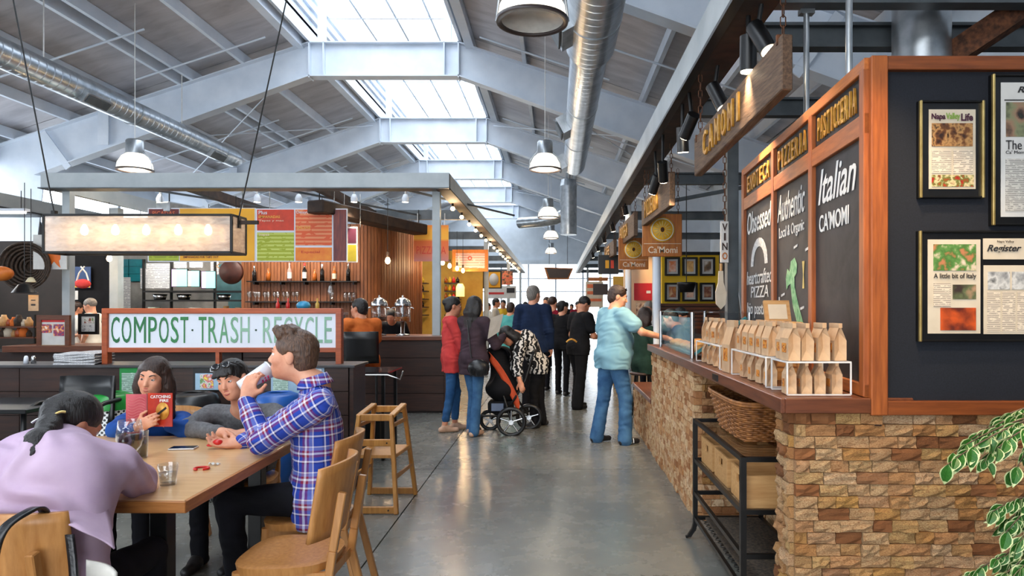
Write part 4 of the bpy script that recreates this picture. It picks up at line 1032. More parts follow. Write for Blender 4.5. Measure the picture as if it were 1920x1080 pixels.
bt('chalk_writing', 'Authentic', .596, 2.02, .55, .165, chalk_white, shear=.3, bold=.004)
bt('chalk_writing', 'Local & Organic', .580, 1.90, .50, .085, chalk_white, bold=.006)
bt('chalk_writing', 'Obsessed', .948, 2.03, .68, .16, grad2, shear=.2, bold=.004)
bt('chalk_writing', 'heartcrafted', .955, 1.66, .72, .10, chalk_white, shear=.15, bold=.003)
bt('chalk_writing', 'PIZZA', .90, 1.565, .50, .08, chalk_white, shear=.1, bold=.003)
bt('chalk_writing', 'bio pastries', .95, 1.42, .68, .11, chalk_white, shear=.1, bold=.003)
# chalk drawings
def drawing(pts, m, name, t1, z0, wd, ht, out=-.0065):
    MB().prism([bp(t1, z0, out)+dv*(x*wd)+up*(y*ht) for x, y in pts], nv*.002).build(name, m, bw)
italy = [(.02, .80), (.10, .90), (.22, .86), (.30, .97), (.50, 1.0), (.62, .93), (.60, .84), (.48, .80), (.50, .70), (.60, .60), (.72, .50), (.86, .40), (1.0, .30), (.94, .27), (.84, .33), (.80, .24), (.86, .15), (.78, .05), (.70, .08), (.74, .18), (.70, .28), (.58, .38), (.42, .50), (.34, .62), (.28, .74), (.14, .72), (.06, .68)]
drawing(italy, chalk_green, 'chalk_drawing', .52, 1.22, .36, .56)
drawing([(0, .3), (.3, .2), (.8, .12), (.7, 0), (.3, .04), (0, .16)], chalk_green, 'chalk_drawing', .43, 1.18, .1, .12)
drawing([(.1, 0), (.9, 0), (.9, .6), (.62, .72), (.62, 1), (.38, 1), (.38, .72), (.1, .6)], chalk_white, 'chalk_drawing', .598, 1.30, .085, .26)
drawing([(.2, 0), (.8, 0), (.6, .5), (.9, 1), (.1, 1), (.4, .5)], chalk_yellow, 'chalk_drawing', .385, 1.60, .05, .15)
for (t_, z_) in ((.45, 1.83), (.36, 1.80), (.56, 1.56), (.40, 1.48), (.52, 1.34), (.47, 1.31)):
    MB().prism([bp(t_, z_, -.0065)+dv*x+up*y for x, y in ((0, 0), (.07, .01), (.07, .024), (0, .014))], nv*.002).build('chalk_note', chalk_white, bw)
m = MB()
for i in range(12):
    a0, a1 = PI*i/12, PI*(i+1)/12
    m.prism([bp(.80, 1.79, -.0065)+dv*(r_*math.cos(a)*1.25)+up*(r_*math.sin(a)) for r_, a in ((.13, a0), (.19, a0), (.19, a1), (.13, a1))], nv*.002)
m.build('chalk_oven_arch', chalk_white, bw)
for k, (t_, z_) in enumerate(((.90, 1.32), (.84, 1.27), (.79, 1.33), (.73, 1.30), (.70, 1.22))):
    MB().prism([bp(t_, z_, -.0065)+dv*(.035*math.cos(a))+up*(.05*math.sin(a)) for a in np.linspace(0, 2*PI, 13)[:-1]], nv*.002).build('chalk_pastry', cream, bw)

# framed press cuttings on the navy front
ink = C(40, 38, 40)
news = printed('newsprint', C(206, 200, 190), C(110, 106, 102), 130, 2)
news2 = printed('newsprint cream', C(224, 208, 186), C(120, 108, 98), 130, 2)
food_a = picture('photo of bread and pizza', [C(24, 14, 10), C(60, 34, 20), C(110, 66, 34), C(190, 140, 84), C(46, 26, 16)], 34)
food_b = picture('photo of antipasti', [C(60, 44, 20), C(176, 40, 28), C(96, 108, 44), C(222, 200, 150), C(120, 66, 30)], 40)
salad = picture('photo of green pizza', [C(216, 208, 196), C(210, 190, 160), C(96, 140, 70), C(70, 112, 50), C(186, 120, 80)], 30)
sunset = picture('photo of oven glow', [C(40, 20, 16), C(96, 34, 20), C(206, 84, 30), C(96, 110, 100)], 9)
grey_ph = picture('grey news photo', [C(50, 50, 50), C(150, 150, 150), C(210, 208, 204), C(96, 96, 96)], 26)
head_black = mat('printing ink', ink, .6)
green_ink = mat('green ink', C(132, 168, 66), .6); plum_ink = mat('plum ink', C(70, 26, 50), .6)
def wall_frame(label, x0, x1, y0, y1, papers):
    """frame hung on the navy panel, outer edges given where the photograph shows them"""
    Yf = YF+.028
    g = thing('picture_frame', label, 'picture frame', (XA((x0+x1)/2, Yf), Yf, ZA(y1, Yf)))
    X0, X1, Z0, Z1 = XA(x0, Yf), XA(x1, Yf), ZA(y1, Yf), ZA(y0, Yf)
    MB().bx(X0, X1, Yf-.02, Yf, Z0, Z1).build('backing', black_plastic, g)
    for a in ((X0, X0+.010, Z0, Z1), (X1-.010, X1, Z0, Z1)): MB().bx(a[0], a[1], Yf-.034, Yf-.018, a[2], a[3]).build('side_moulding', brass, g, bevel=.002)
    for a in ((X0, X1, Z0, Z0+.008), (X0, X1, Z1-.008, Z1)): MB().bx(a[0]+.01, a[1]-.01, Yf-.030, Yf-.018, a[2], a[3]).build('rail_moulding', black, g, bevel=.002)
    Yp = Yf-.021
    def sheet(u0, u1, v0, v1, m, dy=0, name='sheet'):
        MB().bx(XA(u0, Yf), XA(u1, Yf), Yp-.002-dy, Yp-dy, ZA(v1, Yf), ZA(v0, Yf)).build(name, m, g)
    def words(s, u0, u1, v0, v1, m=head_black, **k):
        text('headline', s, m, g, (XA(u0, Yf), Yp-.006, ZA(v1, Yf)), (1, 0, 0), (0, 0, 1), XA(u1, Yf)-XA(u0, Yf), ZA(v0, Yf)-ZA(v1, Yf), ext=.001, **k)
    papers(sheet, words)
    return g
def pa(sh, wd):
    sh(1736, 1823, 208, 356, cream); wd('Napa', 1740, 1766, 216, 230, plum_ink, bold=.03); wd('Valley', 1767, 1793, 215, 230, green_ink, bold=.02); wd('Life', 1795, 1817, 216, 230, plum_ink, bold=.03)
    sh(1741, 1817, 234, 277, food_a, .003, 'photo'); sh(1741, 1777, 284, 327, news2, .003, 'text_column'); sh(1781, 1817, 284, 327, news2, .003, 'text_column'); sh(1741, 1819, 330, 352, food_b, .003, 'photo')
wall_frame('small black frame holding a magazine page with bread photo', 1718, 1838, 192, 373, pa)
def pb(sh, wd):
    sh(1870, 1985, 158, 408, paper); wd('Register', 1900, 1975, 166, 181, shear=.3, bold=.02); sh(1876, 1976, 190, 192, head_black, .003, 'rule')
    sh(1879, 1950, 195, 259, picture('photo of bearded man outdoors', [C(70, 84, 50), C(30, 26, 28), C(150, 116, 92), C(126, 130, 96), C(40, 36, 38)], 12), .003, 'photo')
    wd('The trick', 1878, 1950, 266, 283); wd("Ca' Momi pros", 1878, 1935, 285, 293); sh(1878, 1922, 300, 398, news, .003, 'text_column'); sh(1926, 1980, 300, 398, news, .003, 'text_column')
wall_frame('tall black frame with newspaper front page at the right picture edge', 1853, 1998, 143, 424, pb)
def pc(sh, wd):
    sh(1734, 1832, 450, 625, cream); sh(1744, 1823, 459, 508, salad, .003, 'photo'); wd('A little bit of Italy', 1744, 1823, 513, 525, bold=.012)
    sh(1744, 1776, 532, 575, news2, .003, 'text_column'); sh(1780, 1823, 534, 561, picture('photo of two people', [C(40, 36, 30), C(180, 140, 110), C(96, 104, 70), C(60, 46, 40)], 18), .003, 'photo'); sh(1757, 1823, 577, 619, sunset, .003, 'photo')
    sh(1837, 1986, 448, 487, cream); wd('Register', 1843, 1907, 460, 476, shear=.35, bold=.02); sh(1915, 1930, 460, 476, grey_ph, .003, 'photo'); wd('Napa Valley', 1862, 1893, 452, 457, res=1)
    sh(1838, 1986, 498, 626, cream)
    sh(1845, 1886, 510, 543, grey_ph, .003, 'photo'); sh(1890, 1980, 510, 543, grey_ph, .003, 'photo')
    for k in range(5): sh(1844+28*k, 1868+28*k, 547, 621, news2, .003, 'text_column')
wall_frame('wide black frame with three press cuttings about Italian food', 1717, 2000, 434, 640, pc)
# galvanised flue and conduit behind the board wall
fl = thing('flue_duct', 'fat galvanised flue rising behind the board wall', 'duct', (2.2, 4.2, 2.2))
MB().cyl((XA(1727, 4.2), 4.2, 1.2), (XA(1727, 4.2), 4.2, 3.45), .165, 28).build('pipe', galv, fl)
MB().cyl((XA(1727, 4.2), 4.2, 2.86), (XA(1727, 4.2), 4.2, 2.90), .172, 28).build('collar', galv, fl)
MB().cyl((2.42, 4.0, 1.2), (2.42, 4.0, 2.75), .03, 12).build('conduit', galv, fl)

# ---------------------------------------------------------------- wire risers and kraft bags on the counter
CZ = 1.119
def riser(label, x0, x1, y0, y1, z1):
    g = thing('wire_riser', label, 'wire stand', ((x0+x1)/2, (y0+y1)/2, CZ), 0, 'white wire risers on the stone counter'); z0 = CZ+.004
    for x, y in ((x0, y0), (x1, y0), (x1, y1), (x0, y1)): MB().bx(x-.003, x+.003, y-.003, y+.003, z0, z1).build('leg', white_wire, g)
    for a, b_ in (((x0, y0), (x1, y0)), ((x0, y1), (x1, y1))): MB().bar((*a, z0), (*b_, z0), .006).build('foot_bar', white_wire, g)
    for a, b_ in (((x0, y0), (x1, y0)), ((x1, y0), (x1, y1)), ((x1, y1), (x0, y1)), ((x0, y1), (x0, y0))): MB().bar((*a, z1), (*b_, z1), .007).build('top_bar', white_wire, g)
    n = int((y1-y0)/.03)+1; m = MB()
    for i in range(1, n): m.bar((x0, y0+(y1-y0)*i/n, z1), (x1, y0+(y1-y0)*i/n, z1), .004)
    m.build('shelf_wires', white_wire, g)
riser('white wire riser nearest the counter corner holding kraft bags', .99, 1.262, 2.92, 3.13, 1.262)
riser('middle white wire riser holding kraft bags on the counter', .985, 1.25, 3.2, 3.82, 1.262)
riser('farthest white wire riser beside the glass pastry case', .985, 1.25, 4.1, 4.78, 1.262)
label_pic = picture('bag label photo', [C(60, 24, 12), C(170, 84, 30), C(226, 150, 60), C(90, 40, 20)], 60)
def bag_mesh(k):
    r_ = random.Random(k); wx, wy, h, zt_ = .027, .043, .155, .092+r_.uniform(-.01, .008); j = lambda q: r_.uniform(-q, q)
    m = MB()
    v = [(-wx, -wy, 0), (wx, -wy, 0), (wx, wy, 0), (-wx, wy, 0), (-wx*1.02+j(.002), -wy, zt_), (wx*1.02+j(.002), -wy, zt_), (wx*1.02+j(.002), wy, zt_), (-wx+j(.002), wy, zt_),
         (-.005+j(.003), -wy*.98, h-.012), (.006+j(.003), -wy*.98, h-.012), (.006+j(.003), wy*.98, h-.012), (-.005+j(.003), wy*.98, h-.012),
         (j(.002), -wy+.012, zt_*.55), (j(.002), wy-.012, zt_*.55), (j(.002), -wy+.018, h-.03), (j(.002), wy-.018, h-.03)]
    f = [(3, 2, 1, 0), (1, 2, 6, 5), (3, 0, 4, 7), (5, 6, 10, 9), (7, 4, 8, 11), (8, 9, 10, 11),
         (0, 1, 12), (1, 5, 12), (4, 0, 12), (5, 14, 12), (14, 4, 12), (5, 9, 14), (9, 8, 14), (8, 4, 14),
         (2, 3, 13), (6, 2, 13), (3, 7, 13), (15, 6, 13), (7, 15, 13), (10, 6, 15), (11, 10, 15), (7, 11, 15)]
    m.add(v, f)
    b_ = m.build('paper', kraft, None); me = b_.data; bpy.data.objects.remove(b_)
    m = MB().box((0, 0, h-.004), (.016, wy*2.0, .02)); b_ = m.build('fold', kraft, None, bevel=.003); return me, b_.data, b_
bags = [bag_mesh(k) for k in range(5)]
for q in bags: bpy.data.objects.remove(q[2])
lm = MB().box((-.0285, 0, .055), (.001, .044, .04)); lo_ = lm.build('bag_label', label_pic, None); lme = lo_.data; bpy.data.objects.remove(lo_)
nb = 0
def bag(x, y, z, label, rz_=0, s_=1.0, lab=True, sz=1.0):
    global nb
    g = thing('kraft_bag', label, 'paper bag', (x, y, z), rz_, 'kraft paper bags of treats on the counter'); q = bags[nb % 5]; nb += 1
    for me, nm in ((q[0], 'paper'), (q[1], 'fold')) + (((lme, 'bag_label'),) if lab else ()):
        o = bpy.data.objects.new(nm, me); COL.objects.link(o); o.parent = g; o.scale = (s_, s_, s_*sz)
ordn = ['first', 'second', 'third', 'fourth', 'fifth', 'sixth']
zt1 = 1.267
for i, x in enumerate((1.022, 1.083, 1.15, 1.222)): bag(x, 2.975+.006*(i % 2), zt1, f'kraft bag {ordn[i]} from the aisle, front row atop the nearest wire riser', rnd.uniform(-.12, .12))
for i, x in enumerate((1.03, 1.10, 1.19)): bag(x, 3.075, zt1, f'kraft bag {ordn[i]} from the aisle, back row atop the nearest wire riser', rnd.uniform(-.15, .15))
for i, x in enumerate((1.02, 1.085, 1.145, 1.215)): bag(x, 2.985, CZ+.003, f'kraft bag {ordn[i]} from the aisle, under the nearest wire riser', rnd.uniform(-.1, .1), .86)
for i, y in enumerate((3.26, 3.37, 3.49, 3.61, 3.73)):
    bag(1.025, y, zt1, f'kraft bag {ordn[i]} from the near end, aisle side atop the middle wire riser', rnd.uniform(-.15, .15))
    bag(1.12, y+.02, zt1, f'kraft bag {ordn[i]} from the near end, board side atop the middle wire riser', rnd.uniform(-.15, .15))
for i, y in enumerate((3.28, 3.40, 3.55, 3.70)): bag(1.03, y, CZ+.003, f'kraft bag {ordn[i]} from the near end, under the middle wire riser', rnd.uniform(-.1, .1), .86)
for i, y in enumerate((4.2, 4.36, 4.52, 4.68)):
    bag(1.03, y, zt1, f'kraft bag {ordn[i]} from the near end, atop the farthest wire riser', rnd.uniform(-.2, .2))
    bag(1.03, y, CZ+.003, f'kraft bag {ordn[i]} from the near end, under the farthest wire riser', rnd.uniform(-.2, .2), .86)
bag(1.03, 3.98, CZ, 'tall kraft bag standing on the counter between two wire risers', .1, 1.5, True, 1.25)
wbx = thing('wooden_box', 'open pale wooden box with propped lid above the kraft bags', 'box', (1.21, 3.62, CZ))
cx_, cy_ = 1.215, 3.64
MB().bx(cx_-.07, cx_+.07, cy_-.09, cy_+.09, CZ, 1.262-.004).build('pedestal', crate_wood, wbx)
for a in ((cx_-.07, cx_-.06, cy_-.09, cy_+.09), (cx_+.06, cx_+.07, cy_-.09, cy_+.09), (cx_-.06, cx_+.06, cy_-.09, cy_-.08), (cx_-.06, cx_+.06, cy_+.08, cy_+.09)): MB().bx(*a, 1.27, 1.42).build('side_board', crate_wood, wbx)
MB().bx(cx_-.06, cx_+.06, cy_-.08, cy_+.08, 1.27, 1.41).build('paper_fill', cream, wbx)
R_ = Matrix.Rotation(-.35, 3, 'X')
MB().box((cx_, cy_+.11, 1.475), (.14, .02, .12), R_).build('lid', crate_wood, wbx); MB().box((cx_, cy_+.097, 1.472), (.10, .006, .085), R_).build('lid_lining', cream, wbx)

# glass pastry case at the far end of the counter
gc = thing('pastry_case', 'glass pastry case with steel posts at the far counter end', 'display case', (1.2, 5.8, CZ))
for x, y in ((1.0, 5.0), (1.0, 6.5), (1.42, 5.0), (1.42, 6.5)): MB().cyl((x, y, CZ), (x, y, CZ+.34), .016, 10).build('post', chrome, gc)
MB().bx(.995, 1.0, 5.02, 6.48, CZ+.01, CZ+.30).build('front_pane', clear, gc); MB().bx(1.02, 1.40, 4.998, 5.003, CZ+.01, CZ+.30).build('side_pane', clear, gc)
MB().bx(.98, 1.44, 4.98, 6.52, CZ+.335, CZ+.345).build('top_pane', clear, gc)
MB().bar((1.02, 5.02, CZ+.03), (1.40, 5.02, CZ+.30), .02).build('brace_bar', teal_cloth, gc)
MB().bx(1.04, 1.38, 5.05, 6.45, CZ+.02, CZ+.035).build('tray', chrome, gc)
pastry = mat('golden pastry', C(226, 170, 84), .6, 0, C(186, 116, 46), 18, bump=.2); teal_box = mat('teal carton', C(72, 120, 132), .6)
for k in range(10):
    x, y = 1.10+.19*(k % 2), 5.14+.26*(k//2)
    MB().ball((x, y, CZ+.06), (.07, .09, .035), 12, 6).build('pastry', pastry, None, f'golden pastry {["on the aisle side","on the wall side"][k%2]} of the case tray, row {ordn[k//2]} from the near end', 'pastry', 'pastries in the glass case')
MB().bx(1.30, 1.39, 5.1, 5.45, CZ+.036, CZ+.16).build('carton', teal_box, None, 'teal carton standing inside the glass pastry case', 'box')
# ---------------------------------------------------------------- black iron rack in the recess below the counter
rk = thing('iron_rack', 'black iron rack with glass shelves in the counter recess', 'rack', (1.13, 3.87, 0))
x0, x1, y0, y1 = .905, 1.33, 3.30, 4.43
for x, y in ((x0, y0), (x0, y1), (x1, y0), (x1, y1)):
    m = MB().bx(x-.014, x+.014, y-.014, y+.014, .09, .774); sx = -1 if x == x0 else 1
    if x == x0:
        m.bar((x, y, .095), (x-.012, y, .05), .026).bar((x-.012, y, .055), (x-.04, y, .012), .024); m.bar((x-.035, y, .016), (x-.062, y, .008), .016)
    else: m.bx(x-.014, x+.014, y-.014, y+.014, .0, .1)
    m.build('leg', black, rk)
for z in (.774, .52, .306, .143):
    for a, b_ in (((x0, y0), (x0, y1)), ((x1, y0), (x1, y1)), ((x0, y0), (x1, y0)), ((x0, y1), (x1, y1))): MB().bar((*a, z-.012), (*b_, z-.012), .02, .024).build('rail', black, rk)
for z in (.762, .508): MB().bx(x0+.01, x1-.01, y0+.01, y1-.01, z-.004, z+.002).build('glass_shelf', clear, rk)
m = MB()
for i in range(7):
    for j in range(18):
        cx_, cy_ = x0+.03+(x1-x0-.06)*(i+.5)/7, y0+.03+(y1-y0-.06)*(j+.5)/18
        m.tube([(cx_+.03*math.cos(a*.7)*(1-a*.07), cy_+.03*math.sin(a*.7)*(1-a*.07), .131) for a in range(10)], .003, 4)
m.build('scroll_shelf', black, rk, kind='stuff')
MB().bx(.96, 1.30, 3.35, 4.38, .137, .15).build('floor_mat', mat('dark woven mat', C(92, 78, 62), .8, 0, C(40, 34, 30), 60), None, 'dark patterned mat lying on the bottom rack shelf', 'mat')
def crate(label, xa, xb, ya, yb_, z, h):
    g = thing('wooden_crate', label, 'crate', ((xa+xb)/2, (ya+yb_)/2, z), 0, 'wooden crates on the iron rack')
    th = .012
    MB().bx(xa, xb, ya, yb_, z, z+.01).build('bottom', crate_wood, g)
    for a in ((xa, xb, ya, ya+th), (xa, xb, yb_-th, yb_), (xb-th, xb, ya+th, yb_-th)): MB().bx(*a, z+.01, z+h).build('side_board', crate_wood, g)
    yc = (ya+yb_)/2; m = MB().bx(xa, xa+th, ya+th, yb_-th, z+.01, z+h*.55).bx(xa, xa+th, ya+th, yc-.04, z+h*.55, z+h).bx(xa, xa+th, yc+.04, yb_-th, z+h*.55, z+h).bx(xa, xa+th, yc-.04, yc+.04, z+h*.82, z+h)
    m.build('handle_board', crate_wood, g)
crate('near wooden crate with hand slot on the rack shelf', .935, 1.30, 3.34, 3.64, .512, .16)
crate('middle wooden crate with hand slot on the rack shelf', .935, 1.30, 3.72, 4.02, .512, .16)
crate('far wooden crate with hand slot on the rack shelf', .935, 1.30, 4.08, 4.38, .512, .16)
bk_ = thing('wicker_basket', 'honey brown wicker basket on top of the iron rack', 'basket', (1.16, 3.95, .766))
def ringpt(a, k, off=0):
    p = 5; ca, sa = math.cos(a), math.sin(a); q = (abs(ca)**p+abs(sa)**p)**(-1/p)
    return (1.16+(ca*q)*(.155+.05*k+off), 3.97+(sa*q)*(.30+.09*k+off), .772+.205*k)
ns = 44
for s_ in range(ns):
    a = 2*PI*s_/ns; MB().tube([ringpt(a, 0), ringpt(a, .5), ringpt(a, 1)], .004, 5).build('stake', wicker, bk_)
for r_ in range(17):
    k = (r_+.5)/17; pts = [ringpt(2*PI*i/(ns*2), k, .006*(1 if (i//2+r_) % 2 else -1)*(1 if i % 2 else 0)) for i in range(ns*2)]
    MB().tube(pts, .0064, 5, close=True).build('weaver', wicker, bk_)
for z_, rr in ((1.0, .011), (1.06, .009)): MB().tube([ringpt(2*PI*i/60, z_, .004) for i in range(60)], rr, 6, close=True).build('rim', wicker, bk_)
MB().bx(1.02, 1.30, 3.69, 4.25, .768, .776).build('base', wicker, bk_)
# ---------------------------------------------------------------- variegated fig tree at the right edge
fg = thing('fig_tree', 'variegated weeping fig with cream edged leaves in front of the stone', 'plant', (2.02, 2.35, 0))
leaf_g = mat('leaf green', C(60, 118, 40), .4, 0, C(40, 92, 30), 12, rand=True); leaf_y = mat('leaf margin', C(222, 226, 176), .45, 0, C(196, 208, 140), 12); bark = mat('fig bark', C(120, 98, 76), .85, 0, C(84, 68, 52), 20, bump=.2)
def leaf_mesh(k):
    m = MB(); n = 6; wv = (0, .55, .92, 1.0, .8, .42, 0); r_ = random.Random(k)
    fold, droop = .25+.2*r_.random(), .5+.7*r_.random()
    rows = [[(sg*wv[i]*.5*q, i/n, abs(wv[i]*.5*q)*fold-droop*.35*(i/n)**2) for sg, q in ((-1, 1), (-1, .8), (1, 0), (1, .8), (1, 1))] for i in range(n+1)]
    vs = [p for r in rows for p in r]
    for i in range(n):
        for c_ in range(4): m.add([vs[i*5+c_], vs[i*5+c_+1], vs[i*5+5+c_+1], vs[i*5+5+c_]], [(0, 1, 2, 3)], 1 if c_ in (0, 3) or i == n-1 else 0, True)
    o = m.build('leaf', [leaf_g, leaf_y], None); me = o.data; bpy.data.objects.remove(o); return me
lms = [leaf_mesh(k) for k in range(5)]
MB().tube([(2.02, 2.35, .28), (2.01, 2.36, .7), (2.03, 2.34, 1.15), (2.05, 2.35, 1.35)], .02, 8, rs=[.026, .022, .017, .01]).build('trunk', bark, fg)
MB().lathe([(.001, .0), (.13, .0), (.17, .30), (.175, .32), (.155, .32), (.15, .27), (.001, .27)], (2.02, 2.35, 0), 24).build('pot', mat('terracotta pot', C(150, 84, 58), .8), fg)
twigs = []
for (px0, py0, px1, py1, Y0, Y1) in ((1990, 770, 1785, 850, 2.35, 2.30), (1985, 760, 1850, 800, 2.35, 2.42), (1985, 780, 1905, 880, 2.35, 2.25), (1980, 760, 1840, 870, 2.3, 2.28), (1985, 745, 1925, 800, 2.35, 2.3), (1990, 790, 1870, 840, 2.3, 2.2), (1985, 770, 1775, 872, 2.33, 2.22), (1985, 765, 1810, 830, 2.36, 2.36),
                                     (1990, 930, 1860, 960, 2.35, 2.3), (1990, 920, 1885, 1000, 2.35, 2.28), (1985, 930, 1905, 1030, 2.35, 2.25), (1990, 940, 1870, 990, 2.35, 2.4), (1995, 1010, 1815, 1080, 2.35, 2.3), (1990, 1020, 1860, 1100, 2.35, 2.25), (1995, 1030, 1900, 1080, 2.3, 2.2), (1990, 990, 1925, 1060, 2.3, 2.3)):
    a, b_ = P(px0, py0, Y0), P(px1, py1, Y1); c_ = (a+b_)/2+Vector((0, 0, .05)); tw = [a*(1-t_)**2+c_*2*t_*(1-t_)+b_*t_*t_ for t_ in np.linspace(0, 1, 9)]
    MB().tube(tw, .003, 5, rs=list(np.linspace(.005, .0015, 9))).build('twig', bark, fg); twigs.append(tw)
rl = random.Random(11)
for i in range(290):
    tw = twigs[i % len(twigs)]; t_ = rl.uniform(.28, 1.0)*7.99; k = int(t_); p = tw[k].lerp(tw[k+1], t_-k)
    dr = (tw[k+1]-tw[k]).normalized(); out = Vector((rl.uniform(-1, 1), rl.uniform(-1, .6), rl.uniform(-.3, .2)))
    y_ = (dr*.6+out*.9+Vector((0, 0, -.75))).normalized(); z_ = Vector((rl.uniform(-.5, .5), -.8, .7)); x_ = y_.cross(z_).normalized(); z_ = x_.cross(y_)
    o = bpy.data.objects.new('leaf', rl.choice(lms)); COL.objects.link(o); o.parent = fg; L_ = rl.uniform(.044, .074)
    M_ = Matrix((x_*L_*.56, y_*L_, z_*L_)).transposed().to_4x4(); M_.translation = p-Vector((2.02, 2.35, 0)); o.matrix_local = M_
# ---------------------------------------------------------------- left side: sorting station, bar, kitchen, shops
def board(mb, u0, u1, v0, v1, Y, th=.02, mi=0):
    return mb.bx(XA(u0, Y), XA(u1, Y), Y, Y+th, ZA(v1, Y), ZA(v0, Y), mi)
def flat(name, u0, u1, v0, v1, Y, m, parent=None, th=.02, **k): return board(MB(), u0, u1, v0, v1, Y, th).build(name, m, parent, **k)
def words(s, u0, u1, v0, v1, Y, m, parent, name='lettering', **k):
    return text(name, s, m, parent, (XA(u0, Y), Y-.001, ZA(v1, Y)), (1, 0, 0), (0, 0, 1), XA(u1, Y)-XA(u0, Y), ZA(v0, Y)-ZA(v1, Y), ext=k.pop('ext', .003), **k)
lw = thing('low_wall', 'dark panelled low wall with slate top behind the sorting bins', 'low wall', (-3.2, 5.8, 0))
for k in range(5):
    for j in range(4):
        xa = -5.3+.9*j
        MB().bx(xa+.003, min(xa+.897, -1.67), 5.60, 5.62, .02+.196*k+.003, .02+.196*(k+1)-.003).build('plank', dark_wood, lw)
MB().bx(-5.3, -1.69, 5.62, 5.95, 0, 1.0).build('core', dark_wall, lw)
MB().bx(-1.69, -1.66, 5.60, 5.95, 0, 1.0).build('end_panel', dark_wood, lw)
MB().bx(-5.3, -1.64, 5.57, 5.98, 1.0, 1.022).build('slate_top', mat('slate ledge', C(74, 72, 74), .4, 0, C(52, 50, 52), 5), lw, bevel=.003)
# sorting sign
sg = thing('sorting_sign', 'orange timber framed sign reading COMPOST TRASH RECYCLE on the low wall', 'sign', (XA(415, 5.72), 5.72, 1.022))
Ys = 5.70
for u0, u1, v0, v1 in ((190, 640, 578, 588), (190, 640, 652, 661)): board(MB(), u0, u1, v0, v1, Ys, .06).build('frame_rail', sign_orange, sg, bevel=.004)
for u0, u1 in ((190, 201), (629, 640)): board(MB(), u0, u1, 586, 684, Ys-.004, .066).build('frame_post', sign_orange, sg, bevel=.004)
board(MB(), 404, 411, 660, 684, Ys, .05).build('frame_post', sign_orange, sg)
flat('sign_panel', 199, 631, 586, 654, Ys+.02, white_print, sg, .02)
cw = dict(C=.9, O=1.05, M=1.3, P=.92, S=.85, T=.85, R=.97, A=1.0, H=1.0, E=.78, Y=.92, L=.75)
cols = {}
def sign_word(s, u0, u1, c0, c1):
    tot = sum(cw[c] for c in s); x = u0
    for i, c in enumerate(s):
        wd = (u1-u0)*cw[c]/tot; k = i/(len(s)-1); col = tuple(int(a+(b-a)*k) for a, b in zip(c0, c1))
        m = cols.setdefault(col, mat('green sign paint %d' % len(cols), C(*col), .5))
        words(c, x+wd*.1, x+wd*.9, 594, 643, Ys+.019, m, sg, 'letter', bold=0); x += wd
sign_word('COMPOST', 207, 355, (30, 112, 62), (52, 134, 74)); sign_word('TRASH', 371, 470, (58, 138, 78), (146, 188, 160)); sign_word('RECYCLE', 491, 624, (150, 192, 164), (138, 186, 158))
for u in (361, 480): MB().cyl(P(u, 619, Ys+.017), P(u, 619, Ys+.021), .009, 10).build('dot', mat('sign dot', C(50, 80, 64), .5), sg)
# posters on the low wall
def poster(label, u0, u1, v0, v1, Y, m, extra=(), th=.006, name='poster', mount=True, **k):
    g = thing(name, label, 'poster', (XA((u0+u1)/2, Y), Y, ZA(v1, Y)), **k); flat('sheet', u0, u1, v0, v1, Y, m, g, th)
    for q in extra:
        if isinstance(q[0], str): words(q[0], *q[1:5], Y-.005, q[5], g, ext=.002, **(q[6] if len(q) > 6 else {}))
        else: flat('printed_panel', *q[0:4], Y-.003-.0025*list(extra).index(q), q[4], g, .003)
    return g
green_pr = mat('green print', C(38, 156, 74), .5); blue_pr = mat('pale blue print', C(168, 200, 222), .5); white_ink = mat('white ink', C(236, 236, 236), .5)
small_lines = printed('bin poster print', C(196, 220, 206), C(70, 120, 90), 60, 2, wx=30)
poster('green and white compost poster on the low wall behind the girl', 224, 322, 687, 742, 5.592, green_pr, ((228, 318, 699, 739, small_lines),))
poster('black headed LANDFILL poster with photo on the low wall', 362, 452, 686, 733, 5.592, black_plastic, (('LANDFILL', 394, 446, 690, 697, white_ink, dict(bold=.02)), (366, 448, 700, 731, blue_pr), (375, 400, 702, 728, picture('litter photo', [C(160, 130, 90), C(70, 150, 80), C(230, 220, 210), C(200, 60, 90), C(240, 220, 90)], 30))))
poster('pale blue recycling poster on the low wall right of the plaid man', 508, 608, 688, 742, 5.592, blue_pr, ((512, 540, 700, 738, small_lines), (586, 603, 692, 738, white_ink)))
def bin_(label, u, Y, lid, body, wd=.17):
    x = XA(u, Y); g = thing('sorting_bin', label, 'bin', (x, Y, 0), 0, 'sorting bins in front of the low wall')
    MB().lathe([(.001, 0), (wd*.8, 0), (wd, .74), (wd*.97, .74), (wd*.78, .01), (.001, .01)], (x, Y, 0), 28).build('body', body, g)
    MB().lathe([(wd*1.04, .72), (wd*1.06, .76), (wd*.9, .82), (wd*.55, .845), (wd*.5, .83), (wd*.9, .76)], (x, Y, 0), 28).build('lid', lid, g)
    return g
